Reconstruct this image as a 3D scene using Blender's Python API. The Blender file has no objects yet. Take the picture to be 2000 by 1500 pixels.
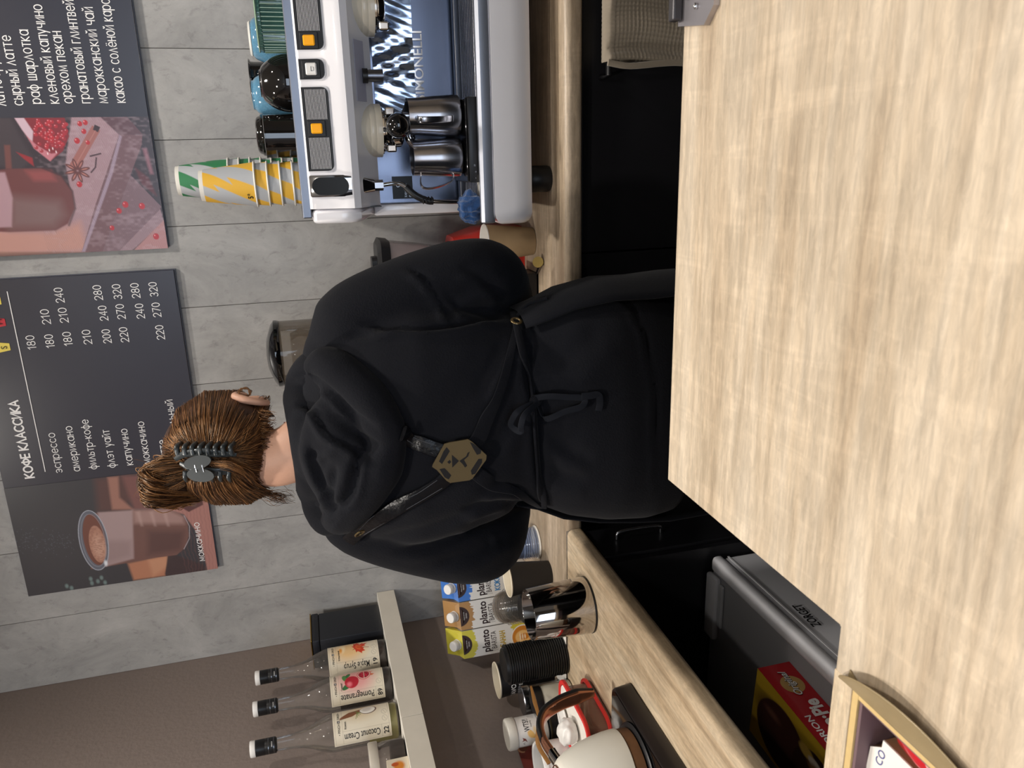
import bpy, bmesh, math, random
import numpy as np
from mathutils import Vector, Matrix
random.seed(7); rng = np.random.default_rng(7)
PI = math.pi
sc = bpy.context.scene
C = bpy.context.collection

# ------------------------------------------------------------------ camera, world, lights, exposure
CAMZ = 1.43
RIGHT = Vector((0.95882581, 0.26683179, -0.097231))      # right of the upright view
DOWN = Vector((-0.02422353, -0.26428003, -0.96414173))
FWD = Vector((-0.28295988, 0.92679925, -0.24693491))
cam_d = bpy.data.cameras.new('camera'); cam = bpy.data.objects.new('camera', cam_d); C.objects.link(cam)
m = Matrix.Identity(4)
for i in range(3):
    m[i][0] = DOWN[i]; m[i][1] = RIGHT[i]; m[i][2] = -FWD[i]
m[2][3] = CAMZ
cam.matrix_world = m
cam_d.sensor_width = 9.8; cam_d.lens = 7.35; cam_d.clip_start = 0.02
cam_d.dof.use_dof = True; cam_d.dof.focus_distance = 1.55; cam_d.dof.aperture_fstop = 4.5
sc.camera = cam
sc.view_settings.view_transform = 'Standard'; sc.view_settings.look = 'None'
sc.view_settings.gamma = 1; sc.view_settings.use_curve_mapping = False
sc.view_settings.exposure = 0.0
w = bpy.data.worlds.new('world'); sc.world = w; w.use_nodes = True
w.node_tree.nodes['Background'].inputs[0].default_value = (0.55, 0.72, 1.0, 1)
w.node_tree.nodes['Background'].inputs[1].default_value = 1.6

LAMPS = [(0.35, 1.48, 2.88, 12), (-0.46, 0.02, 2.88, 11), (0.6, -0.5, 2.88, 6), (-0.95, 1.1, 2.88, 10), (1.4, 1.0, 2.88, 6), (-0.35, -2.0, 2.88, 7)]
def lamp_light(x, y, z, p):
    l = bpy.data.lights.new('downlight', 'AREA'); l.shape = 'DISK'; l.size = 0.13; l.energy = p
    l.color = (1.0, 0.945, 0.88); l.spread = 2.4
    o = bpy.data.objects.new('downlight', l); o.location = (x, y, z - 0.012); C.objects.link(o)
for a in LAMPS: lamp_light(*a)
wl = bpy.data.lights.new('window_daylight', 'AREA'); wl.shape = 'RECTANGLE'; wl.size = 2.6; wl.size_y = 1.7
wl.energy = 42; wl.color = (0.80, 0.90, 1.0)
wo = bpy.data.objects.new('window_daylight', wl); wo.location = (0.2, -3.9, 1.5); wo.rotation_euler = (PI/2, 0, 0); C.objects.link(wo)

# ------------------------------------------------------------------ helpers
def at(x, y, X=None, Y=None, Z=None):
    """point of the room that the photograph shows at (x, y), on a plane X, Y or Z"""
    d = RIGHT*(750 - y) + DOWN*(x - 1000) + FWD*1500
    if X is not None: t = X/d[0]
    elif Y is not None: t = Y/d[1]
    else: t = (Z - CAMZ)/d[2]
    p = d*t; p[2] += CAMZ
    return p
def s2l(c):
    c = c/255.0
    return c/12.92 if c <= 0.04045 else ((c + 0.055)/1.055)**2.4
def rgb(r, g, b): return (s2l(r), s2l(g), s2l(b), 1)
def mat(name, col, rough=0.5, metal=0, trans=0, ior=1.45, coat=0, var=0.06, bump=0, scale=30, emit=0, spec=0.5, sheen=0, alpha=1, thin=False):
    """principled with a slight procedural variation of colour and relief"""
    m = bpy.data.materials.new(name); m.use_nodes = True
    nt = m.node_tree; b = nt.nodes['Principled BSDF']
    b.inputs['Roughness'].default_value = rough; b.inputs['Metallic'].default_value = metal
    b.inputs['Transmission Weight'].default_value = trans; b.inputs['IOR'].default_value = ior
    b.inputs['Coat Weight'].default_value = coat; b.inputs['Coat Roughness'].default_value = 0.05
    b.inputs['Specular IOR Level'].default_value = spec
    b.inputs['Sheen Weight'].default_value = sheen; b.inputs['Sheen Roughness'].default_value = 0.5
    b.inputs['Alpha'].default_value = alpha
    if emit:
        b.inputs['Emission Color'].default_value = col; b.inputs['Emission Strength'].default_value = emit
    tc = nt.nodes.new('ShaderNodeTexCoord'); n = nt.nodes.new('ShaderNodeTexNoise')
    n.inputs['Scale'].default_value = scale; n.inputs['Detail'].default_value = 3
    nt.links.new(tc.outputs['Object'], n.inputs['Vector'])
    mr = nt.nodes.new('ShaderNodeMapRange')
    mr.inputs['To Min'].default_value = 1 - var; mr.inputs['To Max'].default_value = 1 + var
    nt.links.new(n.outputs['Fac'], mr.inputs['Value'])
    mx = nt.nodes.new('ShaderNodeMix'); mx.data_type = 'RGBA'; mx.blend_type = 'MULTIPLY'; mx.inputs[0].default_value = 1
    mx.inputs[6].default_value = col
    nt.links.new(mr.outputs[0], mx.inputs[7]); nt.links.new(mx.outputs[2], b.inputs['Base Color'])
    if bump:
        bp = nt.nodes.new('ShaderNodeBump'); bp.inputs['Strength'].default_value = bump; bp.inputs['Distance'].default_value = 0.002
        nt.links.new(n.outputs['Fac'], bp.inputs['Height']); nt.links.new(bp.outputs[0], b.inputs['Normal'])
    m['mx'] = 1
    return m
def print_mat(name, rough=0.5, coat=0.0, attr='Col'):
    m = bpy.data.materials.new(name); m.use_nodes = True
    nt = m.node_tree; b = nt.nodes['Principled BSDF']
    a = nt.nodes.new('ShaderNodeVertexColor'); a.layer_name = attr
    nt.links.new(a.outputs[0], b.inputs['Base Color'])
    b.inputs['Roughness'].default_value = rough; b.inputs['Coat Weight'].default_value = coat
    b.inputs['Coat Roughness'].default_value = 0.25
    return m
def wood_mat(name, light, mid, dark, axis=0, sc_=1.0, rough=0.42, knots=True):
    """sawn oak laminate: grain along `axis`, cross saw marks"""
    m = bpy.data.materials.new(name); m.use_nodes = True
    nt = m.node_tree; b = nt.nodes['Principled BSDF']; L = nt.links.new
    tc = nt.nodes.new('ShaderNodeTexCoord')
    def mapping(s, r=(0, 0, 0)):
        q = nt.nodes.new('ShaderNodeMapping'); q.inputs['Scale'].default_value = s; q.inputs['Rotation'].default_value = r
        L(tc.outputs['Object'], q.inputs[0]); return q
    def noise(mp, scale, det=4, rough_=0.6, dist=0.0):
        n = nt.nodes.new('ShaderNodeTexNoise'); n.inputs['Scale'].default_value = scale; n.inputs['Detail'].default_value = det
        n.inputs['Roughness'].default_value = rough_; n.inputs['Distortion'].default_value = dist
        L(mp.outputs[0], n.inputs['Vector']); return n
    st = [1, 1, 1]; st[axis] = 0.09
    big = noise(mapping(st), 14*sc_, 5, 0.65, 0.6)
    st2 = [1, 1, 1]; st2[axis] = 0.10
    fine = noise(mapping(st2), 130*sc_, 3, 0.6)
    st3 = [0.16, 0.16, 0.16]; st3[axis] = 1.0
    saw = noise(mapping(st3), 42*sc_, 3, 0.7, 0.4)
    blot = noise(mapping([1, 1, 1]), 5*sc_, 3)
    r = nt.nodes.new('ShaderNodeValToRGB'); e = r.color_ramp.elements
    e[0].position = 0.30; e[0].color = dark; e[1].position = 0.66; e[1].color = light
    k = r.color_ramp.elements.new(0.47); k.color = mid
    L(big.outputs['Fac'], r.inputs[0])
    def ov(a, fac_node, lo, hi, tmin, tmax):
        mr = nt.nodes.new('ShaderNodeMapRange'); mr.inputs['From Min'].default_value = lo; mr.inputs['From Max'].default_value = hi
        mr.inputs['To Min'].default_value = tmin; mr.inputs['To Max'].default_value = tmax
        L(fac_node.outputs['Fac'], mr.inputs[0])
        x = nt.nodes.new('ShaderNodeMix'); x.data_type = 'RGBA'; x.blend_type = 'MULTIPLY'; x.inputs[0].default_value = 1
        L(a, x.inputs[6]); L(mr.outputs[0], x.inputs[7]); return x.outputs[2]
    c = ov(r.outputs[0], fine, 0.35, 0.62, 0.80, 1.05)
    c = ov(c, saw, 0.52, 0.70, 1.0, 1.13)
    st4 = [1, 1, 1]; st4[axis] = 0.28
    fleck = noise(mapping(st4, (0, 0, 0.12)), 150*sc_, 4, 0.7, 0.8)
    c = ov(c, fleck, 0.40, 0.62, 0.90, 1.06)
    c = ov(c, blot, 0.3, 0.7, 0.93, 1.06)
    L(c, b.inputs['Base Color'])
    b.inputs['Roughness'].default_value = rough
    bp = nt.nodes.new('ShaderNodeBump'); bp.inputs['Strength'].default_value = 0.25; bp.inputs['Distance'].default_value = 0.0008
    L(fine.outputs['Fac'], bp.inputs['Height']); L(bp.outputs[0], b.inputs['Normal'])
    return m

def thing(name, label, cat, loc, group=None):
    o = bpy.data.objects.new(name, None); C.objects.link(o); o.location = loc; o.empty_display_size = 0.02
    o['label'] = label; o['category'] = cat
    if group: o['group'] = group
    return o
def tag(o, label, cat, group=None, kind=None):
    o['label'] = label; o['category'] = cat
    if group: o['group'] = group
    if kind: o['kind'] = kind
    return o
def origin_of(p):
    v = Vector((0, 0, 0))
    while p is not None:
        v += p.location; p = p.parent
    return v
def mesh(name, V, F, m, parent=None, smooth=False, loc=None, autos=None):
    """one mesh object; V in room coordinates, origin moved to `loc` (or the centre of V)"""
    V = np.array(V, dtype=float).reshape(-1, 3)
    po = origin_of(parent) if parent else Vector((0, 0, 0))
    if loc is None: loc = Vector(V.mean(axis=0)) if not parent else po
    loc = Vector(loc)
    me = bpy.data.meshes.new(name); me.from_pydata((V - np.array(loc)).tolist(), [], [tuple(int(i) for i in f) for f in F]); me.update()
    o = bpy.data.objects.new(name, me); C.objects.link(o)
    if m: me.materials.append(m)
    if smooth: me.polygons.foreach_set('use_smooth', [True]*len(me.polygons))
    if autos is not None:
        try: me.set_sharp_from_angle(angle=math.radians(autos))
        except Exception: pass
    if parent:
        o.parent = parent; o.location = loc - po
    else: o.location = loc
    return o
def structure(o): o['kind'] = 'structure'; return o

def box(x0, x1, y0, y1, z0, z1, bev=0.0, seg=2):
    """vertices and faces of a (bevelled) box"""
    bm = bmesh.new(); bmesh.ops.create_cube(bm, size=1)
    for v in bm.verts:
        v.co = Vector(((x0+x1)/2 + v.co.x*(x1-x0), (y0+y1)/2 + v.co.y*(y1-y0), (z0+z1)/2 + v.co.z*(z1-z0)))
    if bev: bmesh.ops.bevel(bm, geom=bm.edges[:], offset=min(bev, 0.49*min(x1-x0, y1-y0, z1-z0)), segments=seg, profile=0.5, affect='EDGES')
    return out(bm)
def out(bm):
    bm.verts.index_update()
    V = [v.co[:] for v in bm.verts]; F = [[v.index for v in f.verts] for f in bm.faces]; bm.free(); return V, F
def join(*parts):
    V, F = [], []
    for v, f in parts:
        n = len(V); V += [tuple(p) for p in v]; F += [[i + n for i in q] for q in f]
    return V, F
def xf(vf, M):
    return [tuple(M @ Vector(v)) for v in vf[0]], vf[1]
def lathe(prof, seg=32, c=(0, 0, 0), cap=True, ang=2*PI, axis='Z'):
    """prof: list of (radius, height)"""
    V, F = [], []; n = len(prof)
    for i in range(seg):
        a = ang*i/seg
        for r, h in prof: V.append((c[0] + r*math.cos(a), c[1] + r*math.sin(a), c[2] + h))
    for i in range(seg):
        j = (i + 1) % seg
        for k in range(n - 1):
            F.append([i*n + k, j*n + k, j*n + k + 1, i*n + k + 1])
    if cap:
        if prof[0][0] > 1e-5: F.append([i*n for i in range(seg)][::-1])
        if prof[-1][0] > 1e-5: F.append([i*n + n - 1 for i in range(seg)])
    return V, F
def cyl(p, q, r, r2=None, seg=16):
    p, q = Vector(p), Vector(q); d = q - p; L = d.length
    M = Matrix.Translation(p) @ d.to_track_quat('Z', 'Y').to_matrix().to_4x4()
    return xf(lathe([(r, 0), (r if r2 is None else r2, L)], seg), M)
def catmull(P, n=8):
    P = [np.array(p, float) for p in P]; Q = [2*P[0] - P[1]] + P + [2*P[-1] - P[-2]]; o = []
    for i in range(1, len(Q) - 2):
        for k in range(n):
            t = k/n
            o.append(0.5*((2*Q[i]) + (-Q[i-1] + Q[i+1])*t + (2*Q[i-1] - 5*Q[i] + 4*Q[i+1] - Q[i+2])*t*t + (-Q[i-1] + 3*Q[i] - 3*Q[i+1] + Q[i+2])*t**3))
    o.append(Q[-2]); return o
def tube(P, r, seg=12, rough=None, flat=None, up=(0, 0, 1), smooth=True, n=6, cap=True):
    """sweep along P; r a number or list; flat=(w,h): elliptical/strap section with `up` as thin normal (vector or list)"""
    if smooth and len(P) > 2:
        k = len(P); P2 = catmull(P, n)
        t = np.linspace(0, k - 1, len(P2))
        if isinstance(r, (list, tuple)): r = np.interp(t, range(k), r)
        if isinstance(up, list): up = [np.array([np.interp(tt, range(k), [u[c] for u in up]) for c in range(3)]) for tt in t]
        P = P2
    P = [np.array(p, float) for p in P]; m_ = len(P); V, F = [], []
    prevn = None
    for i in range(m_):
        d = P[min(i+1, m_-1)] - P[max(i-1, 0)]; d = d/(np.linalg.norm(d) + 1e-12)
        u = np.array(up[i] if isinstance(up, list) else up, float)
        if flat is None and prevn is not None: u = prevn
        if abs(np.dot(u, d)) > 0.98: u = np.array([1, 0, 0.1])
        nrm = u - d*np.dot(u, d); nrm /= np.linalg.norm(nrm) + 1e-12; prevn = nrm
        s = np.cross(d, nrm)
        ri = r[i] if hasattr(r, '__len__') else r
        a_, b_ = (ri, ri) if flat is None else (flat[0]*ri, flat[1]*ri)
        for k in range(seg):
            th = 2*PI*k/seg; c_, s_ = math.cos(th), math.sin(th)
            if flat is not None:   # rounded strap
                c_ = math.copysign(abs(c_)**0.6, c_); s_ = math.copysign(abs(s_)**0.6, s_)
            V.append(tuple(P[i] + s*a_*c_ + nrm*b_*s_))
    for i in range(m_ - 1):
        for k in range(seg):
            j = (k + 1) % seg
            F.append([i*seg + k, i*seg + j, (i+1)*seg + j, (i+1)*seg + k])
    if cap: F.append(list(range(seg))[::-1]); F.append([(m_-1)*seg + k for k in range(seg)])
    return V, F
def prism(poly, M, d):
    """polygon in the local xy plane, extruded d along local z, placed by matrix M"""
    n = len(poly)
    V = [(p[0], p[1], 0) for p in poly] + [(p[0], p[1], d) for p in poly]
    F = [list(range(n))[::-1], list(range(n, 2*n))] + [[i, (i+1) % n, n + (i+1) % n, n + i] for i in range(n)]
    return xf((V, F), M)
def frame(o, x, y):
    """matrix with origin o, local x and y axes as given"""
    x = Vector(x).normalized(); y = Vector(y); y = (y - x*y.dot(x)).normalized(); z = x.cross(y)
    M = Matrix.Identity(4)
    for i in range(3): M[i][0] = x[i]; M[i][1] = y[i]; M[i][2] = z[i]; M[i][3] = o[i]
    return M
def rrect(w, h, r, n=5, cx=0, cy=0):
    P = []
    for sx, sy, a0 in ((1, 1, 0), (-1, 1, PI/2), (-1, -1, PI), (1, -1, 1.5*PI)):
        for i in range(n + 1):
            a = a0 + PI/2*i/n; P.append((cx + sx*(w/2 - r) + r*math.cos(a), cy + sy*(h/2 - r) + r*math.sin(a)))
    return P
def loft(secs, cap=True, closed=True):
    n = len(secs[0]); V = [tuple(p) for s in secs for p in s]; F = []
    for i in range(len(secs) - 1):
        for k in range(n if closed else n - 1):
            j = (k + 1) % n; F.append([i*n + k, i*n + j, (i+1)*n + j, (i+1)*n + k])
    if cap and closed: F.append(list(range(n))[::-1]); F.append([(len(secs)-1)*n + k for k in range(n)])
    return V, F

# text -> mesh vertices -> any mapping (flat or wrapped)
def text_vf(s, size, sx=1.0, bold=0.0, shear=0.0, align='LEFT', spacing=1.0, res=3, width=None):
    cu = bpy.data.curves.new('lettering', 'FONT'); cu.body = s; cu.size = size; cu.shear = shear; cu.align_x = align
    cu.offset = bold*size; cu.space_character = spacing; cu.resolution_u = res
    ob = bpy.data.objects.new('lettering_tmp', cu); C.objects.link(ob)
    dg = bpy.context.evaluated_depsgraph_get(); dg.update(); ev = ob.evaluated_get(dg); me = ev.to_mesh()
    V = np.array([v.co[:] for v in me.vertices]); F = [list(p.vertices) for p in me.polygons]
    ev.to_mesh_clear(); bpy.data.objects.remove(ob); bpy.data.curves.remove(cu)
    if len(V):
        if width is not None:
            w0 = V[:, 0].max() - V[:, 0].min(); sx = width/w0
        V[:, 0] *= sx
    return V, F
def lettering(name, items, fn, m, parent):
    """items: list of (text, x, y, size, kwargs); fn maps (x, y) to a room point"""
    o = None
    for s, x, y, size, kw in items:
        V, F = text_vf(s, size, **kw)
        if len(V): o = mesh(name, [tuple(fn(x + a[0], y + a[1])) for a in V], F, m, parent)
    return o

def arc(cx, cy, rx, ry, a0, a1, n=12): return [(cx + rx*math.cos(math.radians(a0 + (a1-a0)*i/n)), cy + ry*math.sin(math.radians(a0 + (a1-a0)*i/n))) for i in range(n + 1)]
OO = arc(.5, .5, .5, .5, 0, 360, 22)
SF = {  # single-line lettering: glyph -> (advance, strokes); lowercase height 1, capitals and figures 1.4
 'о': (1, [OO]), 'с': (.88, [arc(.5, .5, .5, .5, 48, 312)]), 'э': (.88, [arc(.38, .5, .5, .5, 132, -132), [(.3, .5), (.88, .5)]]),
 'е': (1, [[(0, .5), (1, .5)] + arc(.5, .5, .5, .5, 0, 320, 18)]), 'ё': (1, [[(0, .5), (1, .5)] + arc(.5, .5, .5, .5, 0, 320, 18), [(.28, 1.3), (.32, 1.3)], [(.68, 1.3), (.72, 1.3)]]),
 'а': (1, [OO, [(1, 0), (1, 1)]]), 'п': (.8, [[(0, 0), (0, 1), (.8, 1), (.8, 0)]]), 'р': (1, [OO, [(0, -.45), (0, 1)]]),
 'м': (1.0, [[(0, 0), (.08, 1), (.5, .15), (.92, 1), (1, 0)]]), 'и': (.8, [[(0, 1), (0, 0), (.8, 1), (.8, 0)]]),
 'й': (.8, [[(0, 1), (0, 0), (.8, 1), (.8, 0)], arc(.4, 1.42, .2, .2, 200, 340, 6)]), 'к': (.75, [[(0, 0), (0, 1)], [(.7, 1), (.05, .5), (.75, 0)]]),
 'н': (.8, [[(0, 0), (0, 1)], [(.8, 0), (.8, 1)], [(0, .5), (.8, .5)]]), 'ф': (1.1, [arc(.55, .5, .55, .5, 0, 360, 22), [(.55, -.45), (.55, 1.4)]]),
 'л': (.9, [[(0, 0), (.45, 1), (.9, 0)]]), 'ь': (.72, [[(0, 1), (0, 0), (.4, 0)] + arc(.42, .3, .3, .3, -90, 90, 8) + [(0, .6)]]),
 'ы': (1.0, [[(0, 1), (0, 0), (.38, 0)] + arc(.38, .3, .28, .3, -90, 90, 8) + [(0, .6)], [(1, 0), (1, 1)]]), 'т': (.8, [[(0, 1), (.8, 1)], [(.4, 1), (.4, 0)]]),
 'у': (.85, [[(0, 1), (.42, .05)], [(.85, 1), (.25, -.45)]]), 'ч': (.75, [[(0, 1), (0, .68)] + arc(.22, .66, .22, .22, 180, 270, 5) + [(.75, .44)], [(.75, 0), (.75, 1)]]),
 'ш': (1.1, [[(0, 1), (0, 0), (1.1, 0), (1.1, 1)], [(.55, 0), (.55, 1)]]), 'г': (.6, [[(0, 0), (0, 1), (.6, 1)]]),
 'в': (.7, [[(0, 0), (0, 1), (.4, 1)] + arc(.42, .76, .24, .24, 90, -90, 8) + [(0, .52)], [(.4, .52)] + arc(.44, .26, .26, .26, 90, -90, 8) + [(0, 0)]]),
 'я': (.75, [[(.75, 0), (.75, 1), (.32, 1)] + arc(.32, .72, .27, .28, 90, 270, 8) + [(.75, .44)], [(.32, .44), (0, 0)]]), 'х': (.8, [[(0, 0), (.8, 1)], [(0, 1), (.8, 0)]]),
 'ю': (1.3, [[(0, 0), (0, 1)], [(0, .5), (.35, .5)], arc(.85, .5, .45, .5, 0, 360, 20)]), '-': (.5, [[(0, .5), (.5, .5)]]), ' ': (.35, []), ',': (.1, [[(.1, .1), (0, -.2)]]),
 '0': (.86, [arc(.43, .7, .43, .7, 0, 360, 24)]), '1': (.45, [[(0, 1.1), (.35, 1.4), (.35, 0)]]), '2': (.84, [arc(.42, .98, .42, .42, 165, -38, 12) + [(0, 0), (.86, 0)]]),
 '3': (.82, [arc(.38, 1.04, .36, .36, 150, -90, 12), arc(.38, .35, .42, .36, 90, -150, 12)]), '4': (.9, [[(.65, 0), (.65, 1.4), (0, .4), (.9, .4)]]),
 '5': (.82, [[(.75, 1.4), (.15, 1.4), (.05, .8)] + arc(.38, .45, .42, .46, 120, -140, 12)]), '6': (.86, [arc(.43, .43, .43, .43, 0, 360, 20), [(.06, .6), (.6, 1.4)]]),
 '7': (.8, [[(0, 1.4), (.8, 1.4), (.25, 0)]]), '8': (.84, [arc(.42, 1.06, .34, .34, 0, 360, 18), arc(.42, .37, .42, .37, 0, 360, 18)]), '9': (.86, [arc(.43, .97, .43, .43, 0, 360, 20), [(.8, .8), (.26, 0)]]),
 'К': (1, [[(0, 0), (0, 1.4)], [(.95, 1.4), (.05, .7), (1, 0)]]), 'О': (1.4, [arc(.7, .7, .7, .7, 0, 360, 26)]), 'Ф': (1.4, [arc(.7, .72, .7, .46, 0, 360, 24), [(.7, 0), (.7, 1.4)]]),
 'Е': (.8, [[(.8, 0), (0, 0), (0, 1.4), (.8, 1.4)], [(0, .7), (.72, .7)]]), 'Л': (1.15, [[(0, 0), (.55, 1.4), (1.1, 0)]]), 'А': (1.2, [[(0, 0), (.6, 1.4), (1.2, 0)], [(.2, .45), (1.0, .45)]]),
 'С': (1.2, [arc(.7, .7, .7, .7, 48, 312, 18)]), 'И': (1, [[(0, 1.4), (0, 0), (1, 1.4), (1, 0)]]), 'Б': (.85, [[(.75, 1.4), (0, 1.4), (0, 0), (.45, 0)] + arc(.45, .4, .4, .4, -90, 90, 8) + [(0, .8)]]),
 'Н': (1, [[(0, 0), (0, 1.4)], [(1, 0), (1, 1.4)], [(0, .7), (1, .7)]]), 'М': (1.2, [[(0, 0), (0, 1.4), (.6, .4), (1.2, 1.4), (1.2, 0)]]), 'Д': (1.2, [[(0, -.3), (0, 0), (1.2, 0), (1.2, -.3)], [(.15, 0), (.5, 1.4), (1, 1.4), (1, 0)]]),
 'Ь': (.85, [[(0, 1.4), (0, 0), (.45, 0)] + arc(.45, .4, .4, .4, -90, 90, 8) + [(0, .8)]]),
}
def strokes_vf(s, xh, width=None, wd=0.002, gap=.36, shear=0.0):
    """single-line lettering as flat ribbons; xh lowercase height"""
    x = 0; S = []
    for ch in s:
        adv, st = SF.get(ch, SF[' '])
        for q in st: S.append([(a + x, b) for a, b in q])
        x += adv + gap
    sx = xh if width is None else width/(x - gap)
    V, F, H = [], [], []
    for si, q in enumerate(S):
        q = [np.array((a*sx + shear*b*xh, b*xh)) for a, b in q]; q = [p for i, p in enumerate(q) if i == 0 or np.linalg.norm(p - q[i-1]) > 1e-7]
        m_ = len(q); closed = m_ > 3 and np.linalg.norm(q[0] - q[-1]) < 1e-6; k = len(V)
        for i in range(m_):
            a = q[i-1] if i > 0 else (q[-2] if closed else None); b = q[i+1] if i < m_ - 1 else (q[1] if closed else None)
            d0 = (q[i] - a)/np.linalg.norm(q[i] - a) if a is not None else None; d1 = (b - q[i])/np.linalg.norm(b - q[i]) if b is not None else None
            if d0 is None: d0 = d1
            if d1 is None: d1 = d0
            n0, n1_ = np.array((-d0[1], d0[0])), np.array((-d1[1], d1[0])); mm = n0 + n1_; L_ = np.linalg.norm(mm)
            mm = n0 if L_ < 0.3 else mm/L_; sc_m = min(1/max(np.dot(mm, n0), 0.35), 2.2)
            ext = 0 if (closed or 0 < i < m_ - 1) else (-1 if i == 0 else 1)*wd*0.45; p = q[i] + (d0 if i else d1)*ext
            V += [tuple(p + mm*wd/2*sc_m), tuple(p - mm*wd/2*sc_m)]; H += [si, si]
            if i: F.append([k + 2*i - 2, k + 2*i - 1, k + 2*i + 1, k + 2*i])
    return V, F, H
def hand(name, s, x, y, xh, fn, m, parent, **kw):
    V, F, H = strokes_vf(s, xh, **kw); o = Vector(fn(x, y)); nn = (Vector(fn(x + 1e-3, y)) - o).cross(Vector(fn(x, y + 1e-3)) - o).normalized()
    return mesh(name, [tuple(Vector(fn(x + a[0], y + a[1])) + nn*(h % 7)*0.00004) for a, h in zip(V, H)], F, m, parent)
# small painter for printed pictures: colours per grid vertex
class Pic:
    def __init__(s, w, h, nx, ny, col):
        s.w, s.h, s.nx, s.ny = w, h, nx, ny
        s.X, s.Y = np.meshgrid(np.linspace(0, w, nx), np.linspace(0, h, ny)); s.px = w/nx
        s.c = np.ones((ny, nx, 3))*np.array(col[:3], float)
    def blend(s, mask, col, a=1.0):
        mm = np.clip(mask, 0, 1)[..., None]*a; col = np.array(col, float)
        s.c = s.c*(1 - mm) + (col[..., :3] if col.ndim == 3 else col[:3])*mm
    def sd(s, d, soft=None):
        soft = soft or s.px*0.8
        return np.clip(0.5 - d/soft, 0, 1)
    def ell(s, cx, cy, rx, ry, col, a=1, soft=None, rot=0):
        dx, dy = s.X - cx, s.Y - cy; c_, s_ = math.cos(rot), math.sin(rot)
        u, v = (dx*c_ + dy*s_)/rx, (-dx*s_ + dy*c_)/ry
        s.blend(s.sd((np.sqrt(u*u + v*v) - 1)*min(rx, ry), soft), col, a)
    def poly(s, P, col, a=1, soft=None):
        P = np.array(P, float); ins = np.zeros_like(s.X, bool); d = np.full_like(s.X, 1e9); n = len(P)
        for i in range(n):
            (x0, y0), (x1, y1) = P[i], P[(i+1) % n]
            if abs(y1 - y0) > 1e-12:
                ins ^= ((y0 > s.Y) != (y1 > s.Y)) & (s.X < (x1 - x0)*(s.Y - y0)/(y1 - y0) + x0)
            ex, ey = x1 - x0, y1 - y0; t = np.clip(((s.X-x0)*ex + (s.Y-y0)*ey)/(ex*ex + ey*ey + 1e-12), 0, 1)
            d = np.minimum(d, np.hypot(s.X - x0 - t*ex, s.Y - y0 - t*ey))
        s.blend(s.sd(np.where(ins, -d, d), soft), col, a)
    def line(s, P, wd, col, a=1, soft=None):
        d = np.full_like(s.X, 1e9)
        for (x0, y0), (x1, y1) in zip(P[:-1], P[1:]):
            ex, ey = x1 - x0, y1 - y0; t = np.clip(((s.X-x0)*ex + (s.Y-y0)*ey)/(ex*ex + ey*ey + 1e-12), 0, 1)
            d = np.minimum(d, np.hypot(s.X - x0 - t*ex, s.Y - y0 - t*ey))
        s.blend(s.sd(d - wd/2, soft), col, a)
    def noise(s, k, seed=0):
        r = np.random.default_rng(seed); g = r.random((k + 3, k + 3))
        u = s.X/s.w*k; v = s.Y/s.h*k; i, j = u.astype(int), v.astype(int); fu, fv = u - i, v - j
        fu, fv = fu*fu*(3-2*fu), fv*fv*(3-2*fv)
        return (g[j, i]*(1-fu) + g[j, i+1]*fu)*(1-fv) + (g[j+1, i]*(1-fu) + g[j+1, i+1]*fu)*fv
    def build(s, name, fn, m, parent):
        V = [tuple(fn(x, y)) for x, y in zip(s.X.ravel(), s.Y.ravel())]
        idx = np.arange(s.nx*s.ny).reshape(s.ny, s.nx)
        F = np.stack([idx[:-1, :-1], idx[:-1, 1:], idx[1:, 1:], idx[1:, :-1]], -1).reshape(-1, 4)
        o = mesh(name, V, F.tolist(), m, parent, smooth=True)
        ca = o.data.color_attributes.new('Col', 'FLOAT_COLOR', 'POINT')
        ca.data.foreach_set('color', np.concatenate([s.c.reshape(-1, 3), np.ones((s.nx*s.ny, 1))], 1).ravel().astype(np.float32))
        return o
def L3(r, g, b): return np.array([s2l(r), s2l(g), s2l(b)])

def solid(name, vf, m, parent=None, smooth=False, loc=None, autos=None): return mesh(name, vf[0], vf[1], m, parent, smooth, loc, autos)
def obj_smooth(name, vf, m, parent=None, loc=None): return mesh(name, vf[0], vf[1], m, parent, True, loc, 40)
def evaluated(o):
    dg = bpy.context.evaluated_depsgraph_get(); dg.update(); e = o.evaluated_get(dg)
    me = bpy.data.meshes.new_from_object(e); o.modifiers.clear(); old = o.data; o.data = me
    for mm in old.materials:
        if mm and mm.name not in [q.name for q in me.materials if q]: me.materials.append(mm)
    return o

# ------------------------------------------------------------------ materials
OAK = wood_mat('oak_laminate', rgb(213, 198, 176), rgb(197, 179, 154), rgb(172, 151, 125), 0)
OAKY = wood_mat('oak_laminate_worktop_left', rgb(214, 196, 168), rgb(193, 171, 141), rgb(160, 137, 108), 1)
OAK_SHADED = wood_mat('oak_laminate_back_shaded', rgb(196, 178, 156), rgb(172, 154, 131), rgb(142, 122, 100), 0)  # same oak toned darker: weaker light on the back worktop put into colour
OAKE = wood_mat('oak_edge', rgb(214, 197, 170), rgb(200, 179, 149), rgb(168, 142, 112), 0, 2.2)
BLACKCAB = mat('black_laminate', rgb(26, 26, 30), 0.42, var=0.03)
BLACKPL = mat('black_plastic', rgb(24, 24, 26), 0.4)
BLACKGL = mat('black_gloss', rgb(12, 12, 13), 0.06, coat=0.6)
DARKSOFT = mat('dark_joint_backing', rgb(40, 33, 30), 0.8)  # dark backing seen in the joints of the wall panels
WHITEPAINT = mat('white_enamel', rgb(222, 219, 221), 0.22, coat=0.5, var=0.015)
STEEL = mat('brushed_steel', rgb(168, 170, 176), 0.26, metal=1, var=0.08)
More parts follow.
